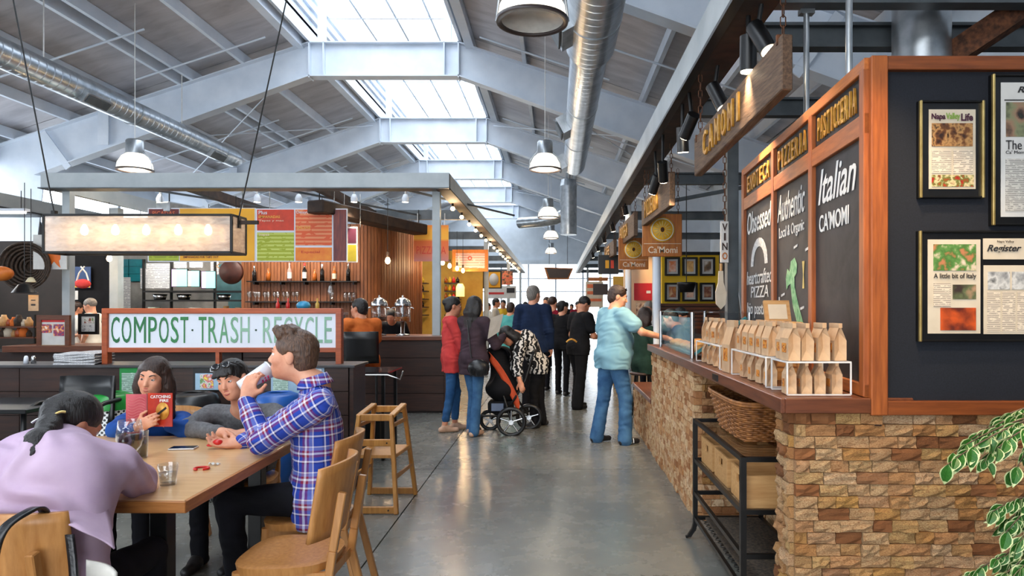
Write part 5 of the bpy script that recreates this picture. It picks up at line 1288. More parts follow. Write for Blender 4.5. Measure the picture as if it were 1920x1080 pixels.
def perf_mat():
    t = NT('white perforated steel'); v = t.coord('Object', (1, 1, 1)); tc = t.new('TexCoord'); sp = t.new('SeparateXYZ'); t.ln(tc.outputs['Object'], sp.inputs[0])
    ang = t.math('ARCTAN2', sp.outputs[1], sp.outputs[0]); cb = t.new('CombineXYZ')
    t.ln(t.math('MULTIPLY', ang, 6.5), cb.inputs[0]); t.ln(t.math('MULTIPLY', sp.outputs[2], 38), cb.inputs[1])
    rt = t.new('Mapping'); rt.inputs['Rotation'].default_value = (0, 0, PI/4); t.ln(cb.outputs[0], rt.inputs[0])
    ck = t.new('TexVoronoi'); ck.voronoi_dimensions = '2D'; ck.inputs['Randomness'].default_value = 0; ck.inputs['Scale'].default_value = 1.0; t.ln(rt.outputs[0], ck.inputs['Vector'])
    return t.set(t.ramp(ck.outputs['Distance'], [(.30, C(16, 16, 16)), (.34, C(226, 226, 222))], True), .4)
perf = perf_mat()
green_pl = mat('green bin plastic', C(34, 150, 58), .3); blue_pl = mat('blue bin plastic', C(26, 92, 176), .35)
bin_('white perforated bin with a glossy green compost lid', 206, 5.25, green_pl, perf)
bin_('black lidded landfill bin between the two seated women', 366, 5.25, black_plastic, perf)
bin_('blue lidded recycling bin behind the plaid man', 523, 5.25, blue_pl, blue_pl)
for k in range(5):
    u0, Yk = 104+rnd.uniform(0, 4), 5.66; z0 = 1.022+.021*k; x0_, x1_ = XA(u0, Yk), XA(186-rnd.uniform(0, 3), Yk); m = MB()
    def sheet_(u, v, k=k, x0_=x0_, x1_=x1_, z0=z0): return (x0_+(x1_-x0_)*u, 5.63+.25*v, z0+.012+.006*math.sin(6*u+k)*(1 if k > 0 else .0)+.004*math.sin(5*v+k))
    m.grid(sheet_, 12, 4); m.grid(lambda u, v: (sheet_(u, 0)[0], 5.63-.012*math.sin(PI*v), sheet_(u, 0)[2]-.019*v), 12, 3)
    m.build('newspaper', printed('newspaper print', C(206, 206, 208), C(110, 112, 118), 90, 0) if k == 0 else bpy.data.materials['newspaper print'], None, f'folded grey newspaper, {["lowest","second lowest","middle","second highest","topmost"][k]} of the stack on the low wall', 'newspaper', 'stacked newspapers on the low wall', solid=.004)
for u, lab, m_ in ((49, 'small white salt shaker on the slate ledge', white_print), (63, 'small steel pepper shaker on the slate ledge', chrome)):
    MB().lathe([(.001, 1.022), (.02, 1.022), (.016, 1.07), (.011, 1.085), (.001, 1.088)], (XA(u, 5.75), 5.75, 0), 12).build('shaker', m_, None, lab, 'shaker')
# black chairs and tables around the station
def black_chair(label, x, y, rz_, sh=.45, bh=.85, arm=False):
    g = thing('black_chair', label, 'chair', (x, y, 0), rz_); b = lambda m, n, **k: m.build(n, black_plastic, g, world=False, **k)
    b(MB().bx(-.21, .21, -.2, .2, sh-.03, sh), 'seat', bevel=.01)
    m = MB(); m.grid(lambda u, v: ((u-.5)*.42, -.2-.03*v+.05*(2*u-1)**2, sh+.1+(bh-sh-.1)*v), 10, 4); b(m, 'backrest', solid=.02)
    for sx in (-1, 1):
        for sy in (-1, 1): b(MB().cyl((sx*.18, sy*.17, sh-.02), (sx*.2, sy*.2, 0), .016, 8), 'leg')
        if arm: b(MB().tube([(sx*.22, -.2, sh+.3), (sx*.24, 0, sh+.3), (sx*.23, .15, sh+.26), (sx*.21, .18, sh)], .017, 8), 'arm')
    if sh > .6:
        for sy in (-1, 1): b(MB().cyl((-.19, sy*.19, .25), (.19, sy*.19, .25), .012, 8), 'foot_rail')
    return g
black_chair('black armchair with curved back behind the woman in lilac', XA(125, 4.9), 4.95, PI, .5, .98, True)
g = thing('black_table', 'black square table at far left before the low wall', 'table', (-4.2, 5.0, 0))
MB().bx(-4.75, -3.65, 4.7, 5.35, .76, .79).build('tabletop', black_plastic, g, bevel=.004); MB().bx(-4.25, -4.15, 4.95, 5.05, 0, .76).build('leg', black, g); MB().bx(-4.5, -3.9, 4.75, 5.25, 0, .02).build('base', black, g)
black_chair('tall black bar chair the man in orange sits on', XA(672, 8.1), 8.35, .05, .72, 1.2)
g = thing('glass_top_table', 'small dark glass topped table right of the low wall', 'table', (-1.9, 6.9, 0))
MB().bx(-2.15, -1.62, 6.6, 7.2, .85, .865).build('tabletop', mat('smoked glass top', C(58, 50, 52), .08), g)
for x in (-2.1, -1.68):
    for y in (6.65, 7.15): MB().bx(x-.015, x+.015, y-.015, y+.015, 0, .85).build('leg', black, g)
MB().tube([(-2.15, 6.58, .84), (-1.62, 6.58, .84), (-1.50, 6.58, .80), (-1.47, 6.58, .88)], .008, 6).build('rail', chrome, g)
MB().bx(-2.05, -1.72, 6.75, 7.1, 0, .45).build('stool_box', black_plastic, None, 'black box stool tucked under the dark glass table', 'stool', bevel=.02)

# bar counter
bc = thing('bar_counter', 'dark panelled bar counter with walnut top under the canopy post', 'counter', (-2.9, 9.9, 0))
for k in range(4):
    for xa, xb in ((-4.4, -3.0), (-3.0, -1.57)): MB().bx(xa+.004, xb-.004, 9.60, 9.62, .03+.25*k+.004, .03+.25*(k+1)-.004).build('plank', dark_wood, bc)
MB().bx(-4.4, -1.57, 9.62, 10.25, 0, 1.03).build('core', dark_wall, bc); MB().bx(-1.57, -1.55, 9.6, 10.25, .02, 1.03).build('end_panel', dark_wood, bc)
MB().bx(-4.4, -1.53, 9.53, 10.3, 1.03, 1.085).build('countertop', counter_x, bc, bevel=.005)
bc2 = thing('shop_counter', 'long brown shop counter at left carrying framed adverts', 'counter', (-6, 9.7, 0))
MB().bx(-8.6, -4.45, 9.7, 10.3, 0, .86).build('core', dark_wall, bc2)
for k in range(4): MB().bx(-8.6, -4.45, 9.67, 9.70, .02+.21*k, .02+.21*(k+1)-.01).build('plank', dark_wood, bc2)
MB().bx(-7.75, -4.42, 9.55, 10.35, .86, .95).build('countertop', counter_x, bc2, bevel=.005)
def ad_frame(label, u0, u1, v0, v1, Y, fm, panels):
    g = thing('advert_frame', label, 'picture frame', (XA((u0+u1)/2, Y), Y, ZA(v1, Y)))
    flat('backing', u0+2, u1-2, v0+2, v1-2, Y+.02, dark_wall, g, .02); e = (u1-u0)*.14
    for a in ((u0, u1, v0, v0+e), (u0, u1, v1-e, v1), (u0, u0+e, v0+e, v1-e), (u1-e, u1, v0+e, v1-e)): flat('moulding', *a, Y, fm, g, .04)
    for a in panels: flat('print', *a[:4], Y+.017-.002*panels.index(a), a[4], g, .003)
    return g
red_pr = mat('red print', C(206, 42, 40), .5); fruit = picture('advert photo', [C(240, 190, 50), C(216, 60, 40), C(70, 40, 110), C(236, 140, 60), C(240, 236, 226)], 22)
ad_frame('brown framed advert with red header standing on the left counter', 68, 130, 591, 656, 9.62, counter_x, [(76, 122, 597, 650, paper), (77, 121, 598, 604, red_pr), (78, 97, 608, 624, fruit), (100, 120, 608, 630, fruit), (77, 121, 647, 650, mat('yellow print', C(236, 190, 60), .5))])
ad_frame('black framed food advert standing right of the brown frame', 146, 183, 588, 627, 10.0, black, [(151, 178, 593, 623, paper), (158, 177, 596, 606, picture('food advert', [C(90, 60, 30), C(120, 150, 90), C(230, 226, 220), C(140, 70, 40)], 30)), (152, 172, 610, 621, grey_ph)])
# drink dispensers on the bar
def dispenser(label, u, liquid):
    Y = 9.85; x = XA(u, Y); g = thing('drink_dispenser', label, 'dispenser', (x, Y, 1.085), 0, 'drink dispensers on the bar'); z = 1.085
    MB().lathe([(.001, z), (.10, z), (.10, z+.015), (.03, z+.03), (.028, z+.20), (.001, z+.20)], (x, Y, 0), 20).build('stand', chrome, g)
    MB().lathe([(.001, z+.20), (.112, z+.20), (.112, z+.43), (.108, z+.43), (.108, z+.205), (.001, z+.205)], (x, Y, 0), 24).build('glass_body', tumbler_glass, g)
    MB().lathe([(.001, z+.207), (.106, z+.207), (.106, z+.27), (.001, z+.27)], (x, Y, 0), 20).build('drink', liquid, g)
    MB().cyl((x, Y, z+.2), (x, Y, z+.43), .018, 10).build('core_tube', chrome, g)
    MB().lathe([(.118, z+.425), (.12, z+.44), (.112, z+.48), (.08, z+.525), (.03, z+.545), (.012, z+.55), (.014, z+.575), (.001, z+.58)], (x, Y, 0), 24).build('lid', chrome, g)
    for sx in (-1, 1): MB().tube([(x+sx*.11, Y, z+.40), (x+sx*.15, Y, z+.40), (x+sx*.155, Y, z+.385)], .009, 6).build('handle', chrome, g)
    MB().cyl((x, Y-.11, z+.225), (x, Y-.15, z+.225), .012, 8).build('tap', chrome, g)
dispenser('chrome lidded drink dispenser with dark tea, left on the bar', 711, mat('dark tea', C(30, 14, 10), .1)); dispenser('chrome lidded drink dispenser with amber tea, right on the bar', 755, mat('amber tea', C(190, 110, 40), .1))
flat('serving_tray', 730, 786, 627, 632, 9.75, chrome, None, .25, label='steel tray under the right drink dispenser', cat='tray') if False else None
# stool under the seated person in green is hidden by the low stone wall
# curved slat wall behind the bar
sw = thing('slat_wall', 'curved wall of upright brown timber slats behind the bar', 'wall panel', (-4.2, 12.3, 0))
path = [(XA(456, 12.0)+.058*i, 12.0) for i in range(36)]; px_, py_ = path[-1]
for i in range(1, 9): a = i/8*1.28; path.append((px_+.36*math.sin(a), py_+.36*(1-math.cos(a))))
px_, py_ = path[-1]
for i in range(1, 26): path.append((px_+.0166*i, py_+.0556*i))
for i, (x, y) in enumerate(path):
    a, b_ = path[max(i-1, 0)], path[min(i+1, len(path)-1)]; ang = math.atan2(b_[1]-a[1], b_[0]-a[0])
    MB().box((x, y, 1.49), (.05, .03+.012*(i % 3), 2.92), Matrix.Rotation(ang, 3, 'Z')).build('slat', slat_wood, sw)
m = MB()
for a, b_ in zip(path[:-1], path[1:]): m.prism([(a[0], a[1]+.02, .03), (b_[0], b_[1]+.02, .03), (b_[0]-.01, b_[1]+.06, .03), (a[0]-.01, a[1]+.06, .03)], (0, 0, 2.9))
m.build('backing', dark_wood, sw)
for v, u0, u1 in ((527, 466, 672), (565, 464, 668)):
    g = thing('wall_shelf', ('upper' if v < 540 else 'lower')+' thin black shelf on the slat wall', 'shelf', (XA(567, 11.85), 11.85, ZA(v, 11.85)))
    MB().bx(XA(u0, 11.85), XA(u1, 11.85), 11.76, 11.97, ZA(v, 11.85)-.02, ZA(v, 11.85)).build('board', black, g)
    for u in (478, 528, 572, 622, 664): MB().bx(XA(u, 11.85)-.015, XA(u, 11.85)+.015, 11.8, 11.97, ZA(v, 11.85)-.06, ZA(v, 11.85)-.02).build('bracket', black, g)
def bottle(u, Y, z, h, body, lab, label_m=None, cap=None, r=.037):
    x = XA(u, Y); g = thing('bottle', lab, 'bottle', (x, Y, z), 0, 'bottles on the shelves')
    MB().lathe([(.001, z), (r, z), (r, z+h*.6), (r*.4, z+h*.75), (r*.38, z+h), (.001, z+h)], (x, Y, 0), 14).build('body', body, g)
    if label_m: MB().lathe([(r*1.03, z+h*.15), (r*1.03, z+h*.5)], (x, Y, 0), 14).build('label', label_m, g)
    if cap: MB().lathe([(r*.45, z+h*.86), (r*.45, z+h*1.01), (.001, z+h*1.01)], (x, Y, 0), 10).build('cap', cap, g)
dark_gl = mat('dark bottle glass', C(30, 24, 22), .1); rose_gl = mat('rose bottle glass', C(206, 150, 140), .1); steel_b = chrome; amber_gl = mat('amber glass', C(170, 90, 30), .1)
z1_, z2_ = ZA(527, 11.85), ZA(565, 11.85)
for u, h, bm, lab, lm_, cp in ((477, .26, dark_gl, 'dark squat bottle at the left of the upper bar shelf', None, chrome), (503, .22, amber_gl, 'small amber bottle left of the rose wine on the upper shelf', None, None), (543, .31, rose_gl, 'rose wine bottle with white label and pink neck on the upper shelf', paper, rose_gl), (571, .31, dark_gl, 'red wine bottle with white label and red capsule', paper, red_plastic),
                               (590, .2, amber_gl, 'short amber bottle right of the red capsule bottle', None, None), (604, .29, dark_gl, 'slim dark bottle with white cap on the upper shelf', None, white_print), (627, .26, amber_gl, 'amber spirit bottle before the shelf end', cream, None), (653, .30, dark_gl, 'dark bottle at the right end of the upper shelf', None, chrome)):
    bottle(u, 11.85, z1_, h, bm, lab, lm_, cp)
for i in range(11):
    u = 468+9*i; x = XA(u, 11.85)
    MB().lathe([(.001, z2_), (.03, z2_), (.006, z2_+.01), (.006, z2_+.06), (.036, z2_+.10), (.034, z2_+.17), (.031, z2_+.17), (.033, z2_+.10), (.001, z2_+.065)], (x, 11.83+.05*(i % 2), 0), 12).build('bar_glass', tumbler_glass, None, f'stemmed bar glass {["first","second","third","fourth","fifth","sixth","seventh","eighth","ninth","tenth","eleventh"][i]} from the left on the lower shelf', 'glass', 'glasses on the lower bar shelf')
MB().lathe([(.001, z2_), (.06, z2_), (.06, z2_+.2), (.035, z2_+.26), (.045, z2_+.29), (.04, z2_+.29), (.03, z2_+.26), (.055, z2_+.2), (.001, z2_+.01)], (XA(620, 11.85), 11.85, 0), 16).build('carafe', tumbler_glass, None, 'clear carafe standing on the lower bar shelf', 'carafe')
for i in range(3): MB().lathe([(.001, z2_), (.034, z2_), (.04, z2_+.16), (.036, z2_+.16), (.03, z2_+.01), (.001, z2_+.01)], (XA(648+8*i, 11.85), 11.85, 0), 12).build('tumbler', tumbler_glass, None, f'tall tumbler {["nearest the carafe","in the middle of three","at the end"][i]} of the lower shelf', 'glass', 'tumblers on the lower bar shelf')
# odds and ends on the ledge behind the sign
blue_gl = mat('blue plastic wrap', C(60, 160, 206), .3)
MB().ball(P(569, 573, 9.9), (.10, .10, .07), 14, 8).build('blue_bag', blue_gl, None, 'blue wrapped parcel on the bar behind the sign', 'parcel')
for u, m_, lab in ((521, red_plastic, 'red sauce bottle on the bar behind the sign'), (540, red_plastic, 'slim red sauce bottle right of the first'), (595, mat('mustard bottle', C(220, 180, 80), .4), 'yellow mustard bottle beside the blue parcel')):
    bottle(u, 9.8, 1.42, .2, m_, lab, None, None, .026)
g = thing('bar_ledge', 'narrow raised ledge along the bar behind the sign', 'ledge', (-3.7, 9.85, 1.085)); MB().bx(-4.35, -3.05, 9.72, 10.05, 1.38, 1.42).build('board', counter_x, g)
for x in (-4.3, -3.1): MB().bx(x-.03, x+.03, 9.8, 9.95, 1.085, 1.38).build('support', dark_wood, g)

# menu boards
def menu(label, panels, u0, u1, v0, v1, Y=10.4):
    g = thing('menu_board', label, 'menu board', (XA((u0+u1)/2, Y), Y, ZA(v1, Y)))
    flat('backing', u0, u1, v0, v1, Y, white_print, g, .03)
    for q in panels:
        if isinstance(q[0], str): words(q[0], *q[1:5], Y-.009, q[5], g, ext=.002, res=2, bold=.01)
        else: flat('panel', *q[:4], Y-.008, q[4], g, .008)
    for u in (u0+25, u1-25): MB().cyl((XA(u, Y), Y+.015, ZA(v0, Y)), (XA(u, Y), Y+.015, 3.3), .006, 6).build('hanger', chrome, g)
def lines(nm, bg, fg): return printed(nm, bg, fg, 17, 2, wx=9)
yl_p = mat('menu yellow', C(242, 176, 30), .45, 0, C(236, 166, 22), 3); rd_p = mat('menu red', C(222, 66, 34), .45); gr_p = lines('menu green', C(160, 172, 34), C(206, 214, 110)); sa_p = lines('menu salmon', C(226, 92, 44), C(240, 160, 110)); or_p = mat('menu orange', C(240, 146, 44), .45, 0, C(232, 120, 36), 8)
pp_p = wood('menu plum stripes', C(150, 74, 60), C(92, 46, 56), 2, .5, 4); dr_p = mat('menu dark red', C(110, 28, 24), .5); dp_p = mat('menu plum', C(74, 22, 50), .5); ol_p = mat('menu olive', C(158, 150, 40), .5)
orange_ink = mat('orange ink', C(226, 110, 60), .5); cream_ink = mat('cream ink', C(244, 220, 190), .5); yellow_ink = mat('yellow ink', C(244, 186, 70), .5)
menu('long yellow menu board behind the glass chandelier', [(279, 335, 392, 474, dr_p), (279, 335, 478, 489, lines('menu lime', C(172, 186, 46), C(130, 144, 30))), (337, 477, 391, 489, yl_p), ('PICADAS', 286, 328, 396, 404, orange_ink), ('EMPANADAS FOR TAKE OUT', 344, 410, 480, 484, dr_p)], 277, 479, 390, 491)
menu('red, green and orange menu board above the bar shelves', [(482, 551, 393, 432, rd_p), (482, 551, 436, 489, gr_p), (554, 622, 393, 460, sa_p), (554, 622, 464, 489, or_p), (625, 649, 393, 489, pp_p), ('Plus', 485, 501, 395, 402, white_ink), ('EMPANADAS', 485, 525, 404, 409, yellow_ink), ('Tapas y mas', 485, 532, 412, 416, cream_ink), ('Sopas', 485, 505, 438, 443, cream_ink),
      ('Desayuno', 556, 586, 395, 402, white_ink), ('SALSAS', 556, 582, 424, 429, yellow_ink), ('Especial', 565, 600, 470, 476, rd_p)], 480, 651, 391, 491)
menu('plum and olive side menu board at the slat corner', [(652, 668, 428, 456, dp_p), (652, 668, 459, 490, ol_p)], 650, 670, 425, 492, 10.9)

# kitchen behind the chandelier
kb = thing('kitchen_backwall', 'grey kitchen back wall with teal tiles behind the bar', 'wall panel', (-7, 13.3, 0))
MB().bx(XA(205, 13.3), XA(470, 13.3), 13.3, 13.4, 0, 2.85).build('panel', mat('kitchen grey', C(150, 146, 140), .6, 0, C(120, 116, 112), 4), kb)
MB().bx(-10.3, XA(205, 13.3), 13.3, 13.4, 0, 3.1).build('dark_panel', dark_wall, kb)
teal_w = mat('teal tile', C(20, 128, 136), .4, 0, C(14, 108, 118), 5)
for i, (a, b_) in enumerate(((222, 241), (242, 272))):
    for j in range(3): flat('tile', a, b_-.6, 486+14*j, 499.5+14*j, 13.27, teal_w, kb, .03)
for a in ((400, 428, 495, 560), (428, 458, 520, 585)): flat('tile', *a, 13.27, mat('dull teal', C(74, 118, 124), .5), kb, .03)
kp = thing('kitchen_pillar', 'square grey pillar at the left end of the kitchen', 'pillar', (XA(212, 11.4), 11.4, 0)); MB().bx(XA(205, 11.4), XA(221, 11.4), 11.4, 11.55, 0, 3.15).build('shaft', G_steel, kp)
flyer = printed('kitchen flyer print', C(222, 222, 224), C(120, 122, 130), 34, 2, wx=22)
for i, (a, lab) in enumerate((((263, 318, 503, 541), 'large white rota sheet pinned in the kitchen'), ((274, 322, 494, 506), 'white sheet tucked behind the rota sheet'), ((224, 244, 520, 580), 'tall strip of white order slips on the kitchen pillar side'), ((395, 410, 490, 515), 'narrow white note beside the round pan'), ((326, 350, 488, 503), 'white note above the cyan screen'), ((355, 380, 489, 502), 'white note above the middle screen'))):
    flat('notice', *a, 12.6+.02*i, flyer, None, .01, label=lab, cat='notice')
for a, lab, m_, m2 in (((322, 350, 505, 537), 'glowing cyan kitchen screen, leftmost of three', screen_v, screen_c), ((352, 373, 508, 537), 'glowing white and cyan kitchen screen in the middle', paper, screen_c), ((378, 403, 509, 540), 'glowing violet and cyan kitchen screen, rightmost of three', screen_v, screen_c)):
    g = thing('kitchen_screen', lab, 'screen', (XA(a[0], 12.4), 12.4, ZA(a[3], 12.4))); flat('casing', a[0]-1, a[1]+1, a[2]-1, a[3]+1, 12.4, black_plastic, g, .05)
    k = a[0]+(a[1]-a[0])*.3; flat('side_list', a[0], k, a[2], a[3], 12.39, m_, g, .01); flat('display', k, a[1], a[2], a[3], 12.39, m2, g, .01)
kr = thing('kitchen_rack', 'black steel pass shelf with trays in the kitchen', 'shelf', (XA(360, 12), 12, 0))
for v in (545, 562, 590): flat('shelf_board', 268, 455, v, v+3, 12, black, kr, .5)
for u in (268, 320, 402, 455): flat('upright', u-1.5, u+1.5, 486, 735, 12.45, black, kr, .05)
for k, (u, w_, h_, m_, lab) in enumerate(((290, 22, 14, mat('mint tub', C(190, 206, 192), .5), 'pale mint tub on the kitchen shelf'), (336, 14, 12, cream, 'cream carton on the kitchen shelf'), (366, 22, 13, paper, 'white carton on the kitchen shelf'), (395, 20, 10, mat('blue pan', C(58, 78, 100), .4), 'blue pan on the kitchen shelf'), (424, 10, 16, crate_wood, 'wooden spoon jar on the kitchen shelf'), (446, 10, 14, cream, 'cream jar at the kitchen shelf end'))):
    x = XA(u, 12.2); z = ZA(590, 12); MB().lathe([(.001, z), (w_*.0042, z), (w_*.0048, z+h_*.0095), (w_*.0044, z+h_*.0095), (.001, z+.01)], (x, 12.2, 0), 14).build('kitchen_tub', m_, None, lab, 'container')
for k, u in enumerate((300, 345, 420)):
    x = XA(u, 12.2); z = ZA(562, 12); MB().lathe([(.001, z), (.09, z), (.12, z+.10), (.115, z+.10), (.001, z+.01)], (x, 12.2, 0), 16).build('steel_bowl', chrome, None, f'steel bowl {["left","middle","right"][k]} on the kitchen pass shelf', 'bowl')
g = thing('round_pan', 'big round brown pan hung beside the slat wall', 'pan', P(433, 533, 11.6))
c_ = P(433, 510, 11.6); MB().lathe([(.001, .03), (.19, .03), (.21, -.02), (.205, -.02), (.185, .02), (.001, .02)], c_, 28, R=Matrix.Rotation(PI/2, 3, 'X')).build('bowl', mat('brown copper pan', C(70, 30, 20), .5, .2, C(50, 22, 16), 12), g)
MB().tube([c_+Vector((-.19, 0, .06)), c_+Vector((-.25, 0, .1)), c_+Vector((-.19, 0, .14))], .01, 6).build('handle', crate_wood, g); MB().cyl(c_+Vector((0, 0, .2)), (c_.x, c_.y, 3.2), .004, 6).build('hanger', black, g)
def fill_tube(lab, x0, x1, y, z, pw):  # tube fittings added to brighten the dim left stalls, each with an area lamp
    g = thing('fill_tube', lab, 'lamp', ((x0+x1)/2, y, z), 0, 'added tube lights in the stalls'); MB().bx(x0, x1, y-.05, y+.05, z+.03, z+.07).build('housing', white_print, g); MB().cyl((x0+.03, y, z+.01), (x1-.03, y, z+.01), .018, 10).build('tube', tube_glow, g)
    for x in (x0+.1, x1-.1): MB().cyl((x, y, z+.07), (x, y, 3.3), .006, 6).build('hanger', black, g)
    lamp('fill_tube_glow', 'AREA', ((x0+x1)/2, y, z-.02), pw, (1, .9, .76), x1-x0, ((x0+x1)/2, y+.35, 0), size_y=.06)
tube_glow = emit('glowing tube', (1, .9, .74, 1), 6)
fill_tube('added white tube light over the kitchen', -7.4, -6.0, 12.0, 2.95, 22); fill_tube('added white tube light over the bar shelves', -5.3, -3.7, 11.1, 2.98, 34); fill_tube('added white tube light over the far left shop', -9.6, -8.2, 10.6, 2.95, 28)
# shop at far left
dk = thing('shop_backdrop', 'black shop partition behind the far left goods', 'wall panel', (-8.5, 12, 0)); MB().bx(-10.4, XA(205, 12), 12, 12.1, 0, ZA(452, 12)).build('panel', dark_wall, dk); MB().bx(XA(133, 11.95), XA(204, 11.95), 11.95, 12.0, 0, ZA(474, 11.95)).build('door_panel', black_cloth, dk)
def weave_ring(c, R_, n, name, label):
    g = thing(name, label, 'basket', c-Vector((0, 0, R_)))
    for k in range(n):
        r_ = R_*(1-k/n*.85); z_ = .16*(k/n); MB().tube([c+Vector((r_*1.1*math.cos(a), .1+z_, r_*math.sin(a))) for a in np.linspace(0, 2*PI, 29)[:-1]], R_*.055, 5, close=True).build('coil', wk_d, g)
    MB().lathe([(R_*1.05, 0), (R_*.6, -.14), (.001, -.2)], c+Vector((0, .1, 0)), 24, R=Matrix.Rotation(PI/2, 3, 'X')).build('bowl', wk_d, g)
wk_d = mat('dark wicker', C(74, 54, 38), .8, 0, C(38, 28, 20), 30, bump=.2)
weave_ring(P(35, 498, 9.6), .33, 7, 'hanging_basket', 'great round dark wicker basket hung at far left')
g = thing('banner_sign', 'white banner with orange star shape at the left canopy post', 'sign', P(94, 505, 9.75))
flat('cloth_panel', 62, 125, 440, 505, 9.75, paper, g, .01)
MB().prism([P(u, v, 9.745) for u, v in ((88, 475), (113, 475), (113, 486), (110, 489), (113, 502), (108, 498), (101, 490), (95, 498), (91, 502), (93, 490), (89, 487))], (0, .004, 0)).build('star_shape', mat('banner orange', C(240, 116, 34), .6), g)
def shade_lamp(label, u, v, Y, r, h, m, glow, drop):
    c_ = P(u, v, Y); g = thing('pendant_lamp', label, 'lamp', c_); MB().lathe([(r, 0), (r*.96, .005), (r*.5, h), (r*.15, h*1.15), (.001, h*1.15)], c_, 24).build('shade', m, g, solid=.004)
    MB().cyl(c_+Vector((0, 0, h)), c_+Vector((0, 0, drop)), .005, 6).build('cord', black, g); MB().ball(c_+Vector((0, 0, h*.35)), r*.22, 10, 6).build('bulb', glow, g)
shade_lamp('black cone pendant lamp over the far left shop goods', 46, 549, 9.3, .15, .11, black, bulb_far, 1.5); shade_lamp('small cream pendant lamp over the black cone lamp', 58, 529, 9.5, .065, .06, mat('cream shade', C(236, 220, 180), .5), bulb_far, 1.3)
MB().ball(P(2, 513, 9.2), (.15, .13, .10), 20, 10).build('pumpkin', mat('orange pumpkin', C(224, 126, 44), .5, 0, C(196, 96, 28), 8), None, 'orange pumpkin shaped lantern at the left picture edge', 'lantern')
poster('kraft paper shop tag hanging by the black cone lamp', 53, 72, 553, 583, 9.4, kraft, ((58, 66, 562, 563.5, head_black), (58, 66, 570, 573, head_black)))
gs = thing('shop_shelf', 'black shop shelf with goods at far left', 'shelf', (-7.9, 10.4, .95))
for v in (632, 612): flat('shelf_board', -40, 66, v, v+2.5, 10.0, counter_x, gs, .4)
for u in (-38, 64): flat('upright', u-1, u+1, 590, 644, 10.0, black, gs, .03)
for i in range(14):
    u = -2+(i % 7)*9.4; v = 632 if i < 7 else 612; c_ = P(u, v, 10.12); m_ = [orange_cloth, wk_d, cream, crate_wood, sign_orange][i % 5]; s_ = .035+.012*(i % 3)
    MB().lathe([(.001, 0), (s_, 0), (s_*1.15, s_*1.5), (s_*.6, s_*2.4), (s_*.5, s_*2.9), (.001, s_*2.9)], c_+Vector((0, 0, .002)), 10).build('jar', m_, None, f'{["orange","dark brown","cream","pale wood","rust"][i%5]} jar {["first","second","third","fourth","fifth","sixth","seventh"][i%7]} from the left on the {"lower" if i<7 else "upper"} far left shop shelf', 'jar', 'jars on the far left shop shelf')
g = thing('hanging_bag', 'red and white string bag hung in the dark doorway', 'bag', P(155, 541, 11.5)); c_ = P(155, 532, 11.5)
MB().ball(c_, (.14, .06, .08), 14, 8).build('bag_body', red_cloth, g)
for sx in (-1, 1): MB().tube([c_+Vector((sx*.10, 0, .05)), c_+Vector((sx*.06, 0, .18)), c_+Vector((-sx*.03, 0, .29))], .012, 6).build('strap', white_cloth, g)
poster('blue and yellow picture behind the string bag', 139, 170, 500, 540, 11.9, mat('deep blue print', C(28, 60, 110), .5), ((140, 169, 530, 539, yl_p),)); poster('white notice in the dark doorway above the shopkeepers', 132, 146, 545, 562, 11.8, paper)
# stalls farther down the left row
ms = thing('mustard_stall', 'mustard stall wall with bottle shelves beyond the canopy post', 'wall panel', (XA(830, 17), 17, 0)); MB().bx(XA(776, 16.8), XA(905, 16.8), 16.8, 16.9, 0, ZA(470, 16.8)).build('panel', mustard, ms)
for v in (530, 545, 560, 575, 590):
    flat('shelf_board', 833, 862, v, v+2, 16.4, dark_wood, ms, .3); flat('shelf_board', 780, 800, v, v+2, 16.4, dark_wood, ms, .3)
for i in range(24):
    u = (836+(i % 4)*7.4) if i < 16 else (783+(i % 2)*9); v = (530, 545, 560, 575)[(i//4) % 4] if i < 16 else (530, 545, 560, 575)[((i-16)//2) % 4]
    bottle(u, 16.5, ZA(v, 16.4)+.002, .14, [amber_gl, dark_gl, red_plastic, yellow_cloth][i*7 % 4], f'small {["amber","dark","red","yellow"][i*7%4]} bottle, place {["one","two","three","four"][i%4]} on a mustard stall shelf, {["top","second","third","bottom"][(i//4)%4 if i<16 else ((i-16)//2)%4]} row of the {"right" if i<16 else "left"} case', None, None, .04)
g = thing('hanging_sign', 'orange sunset banner hung behind the canopy post', 'sign', P(809, 490, 13.0)); 
t_ = NT('sunset banner'); sp_ = t_.new('SeparateXYZ'); tc_ = t_.new('TexCoord'); t_.ln(tc_.outputs['Generated'], sp_.inputs[0]); sunset_b = t_.set(t_.ramp(sp_.outputs[2], [(0, C(196, 130, 130)), (.3, C(226, 120, 70)), (.55, C(226, 110, 50)), (.62, C(244, 180, 60)), (.85, C(246, 170, 50)), (1, C(236, 130, 44))]), .6)
flat('banner', 776, 841, 422, 490, 13.0, sunset_b, g, .01); words('PIZZERIA', 781, 836, 462, 476, 12.995, rd_p, g, res=2)
for u in (783, 834): MB().cyl(P(u, 422, 13.0), P(u, 400, 13.0), .008, 6).build('hanger', white_wire, g)
g = thing('framed_sign', 'orange framed pink sign hanging beyond the bulbs', 'sign', P(883, 508, 16.0))
for a in ((848, 915, 468, 474), (848, 915, 503, 509), (848, 854, 474, 503), (909, 915, 474, 503)): flat('moulding', *a, 15.95, mat('bright orange frame', C(240, 134, 40), .5) if a[2] == 468 else bpy.data.materials['bright orange frame'], g, .05)
flat('sign_panel', 853, 910, 473, 504, 15.98, lines('pink sign print', C(248, 214, 196), C(226, 150, 120)), g, .02); MB().lathe([(.03, 0), (.05, 0)], P(881, 484, 15.96), 16, R=Matrix.Rotation(PI/2, 3, 'X')).build('round_mark', rd_p, g)
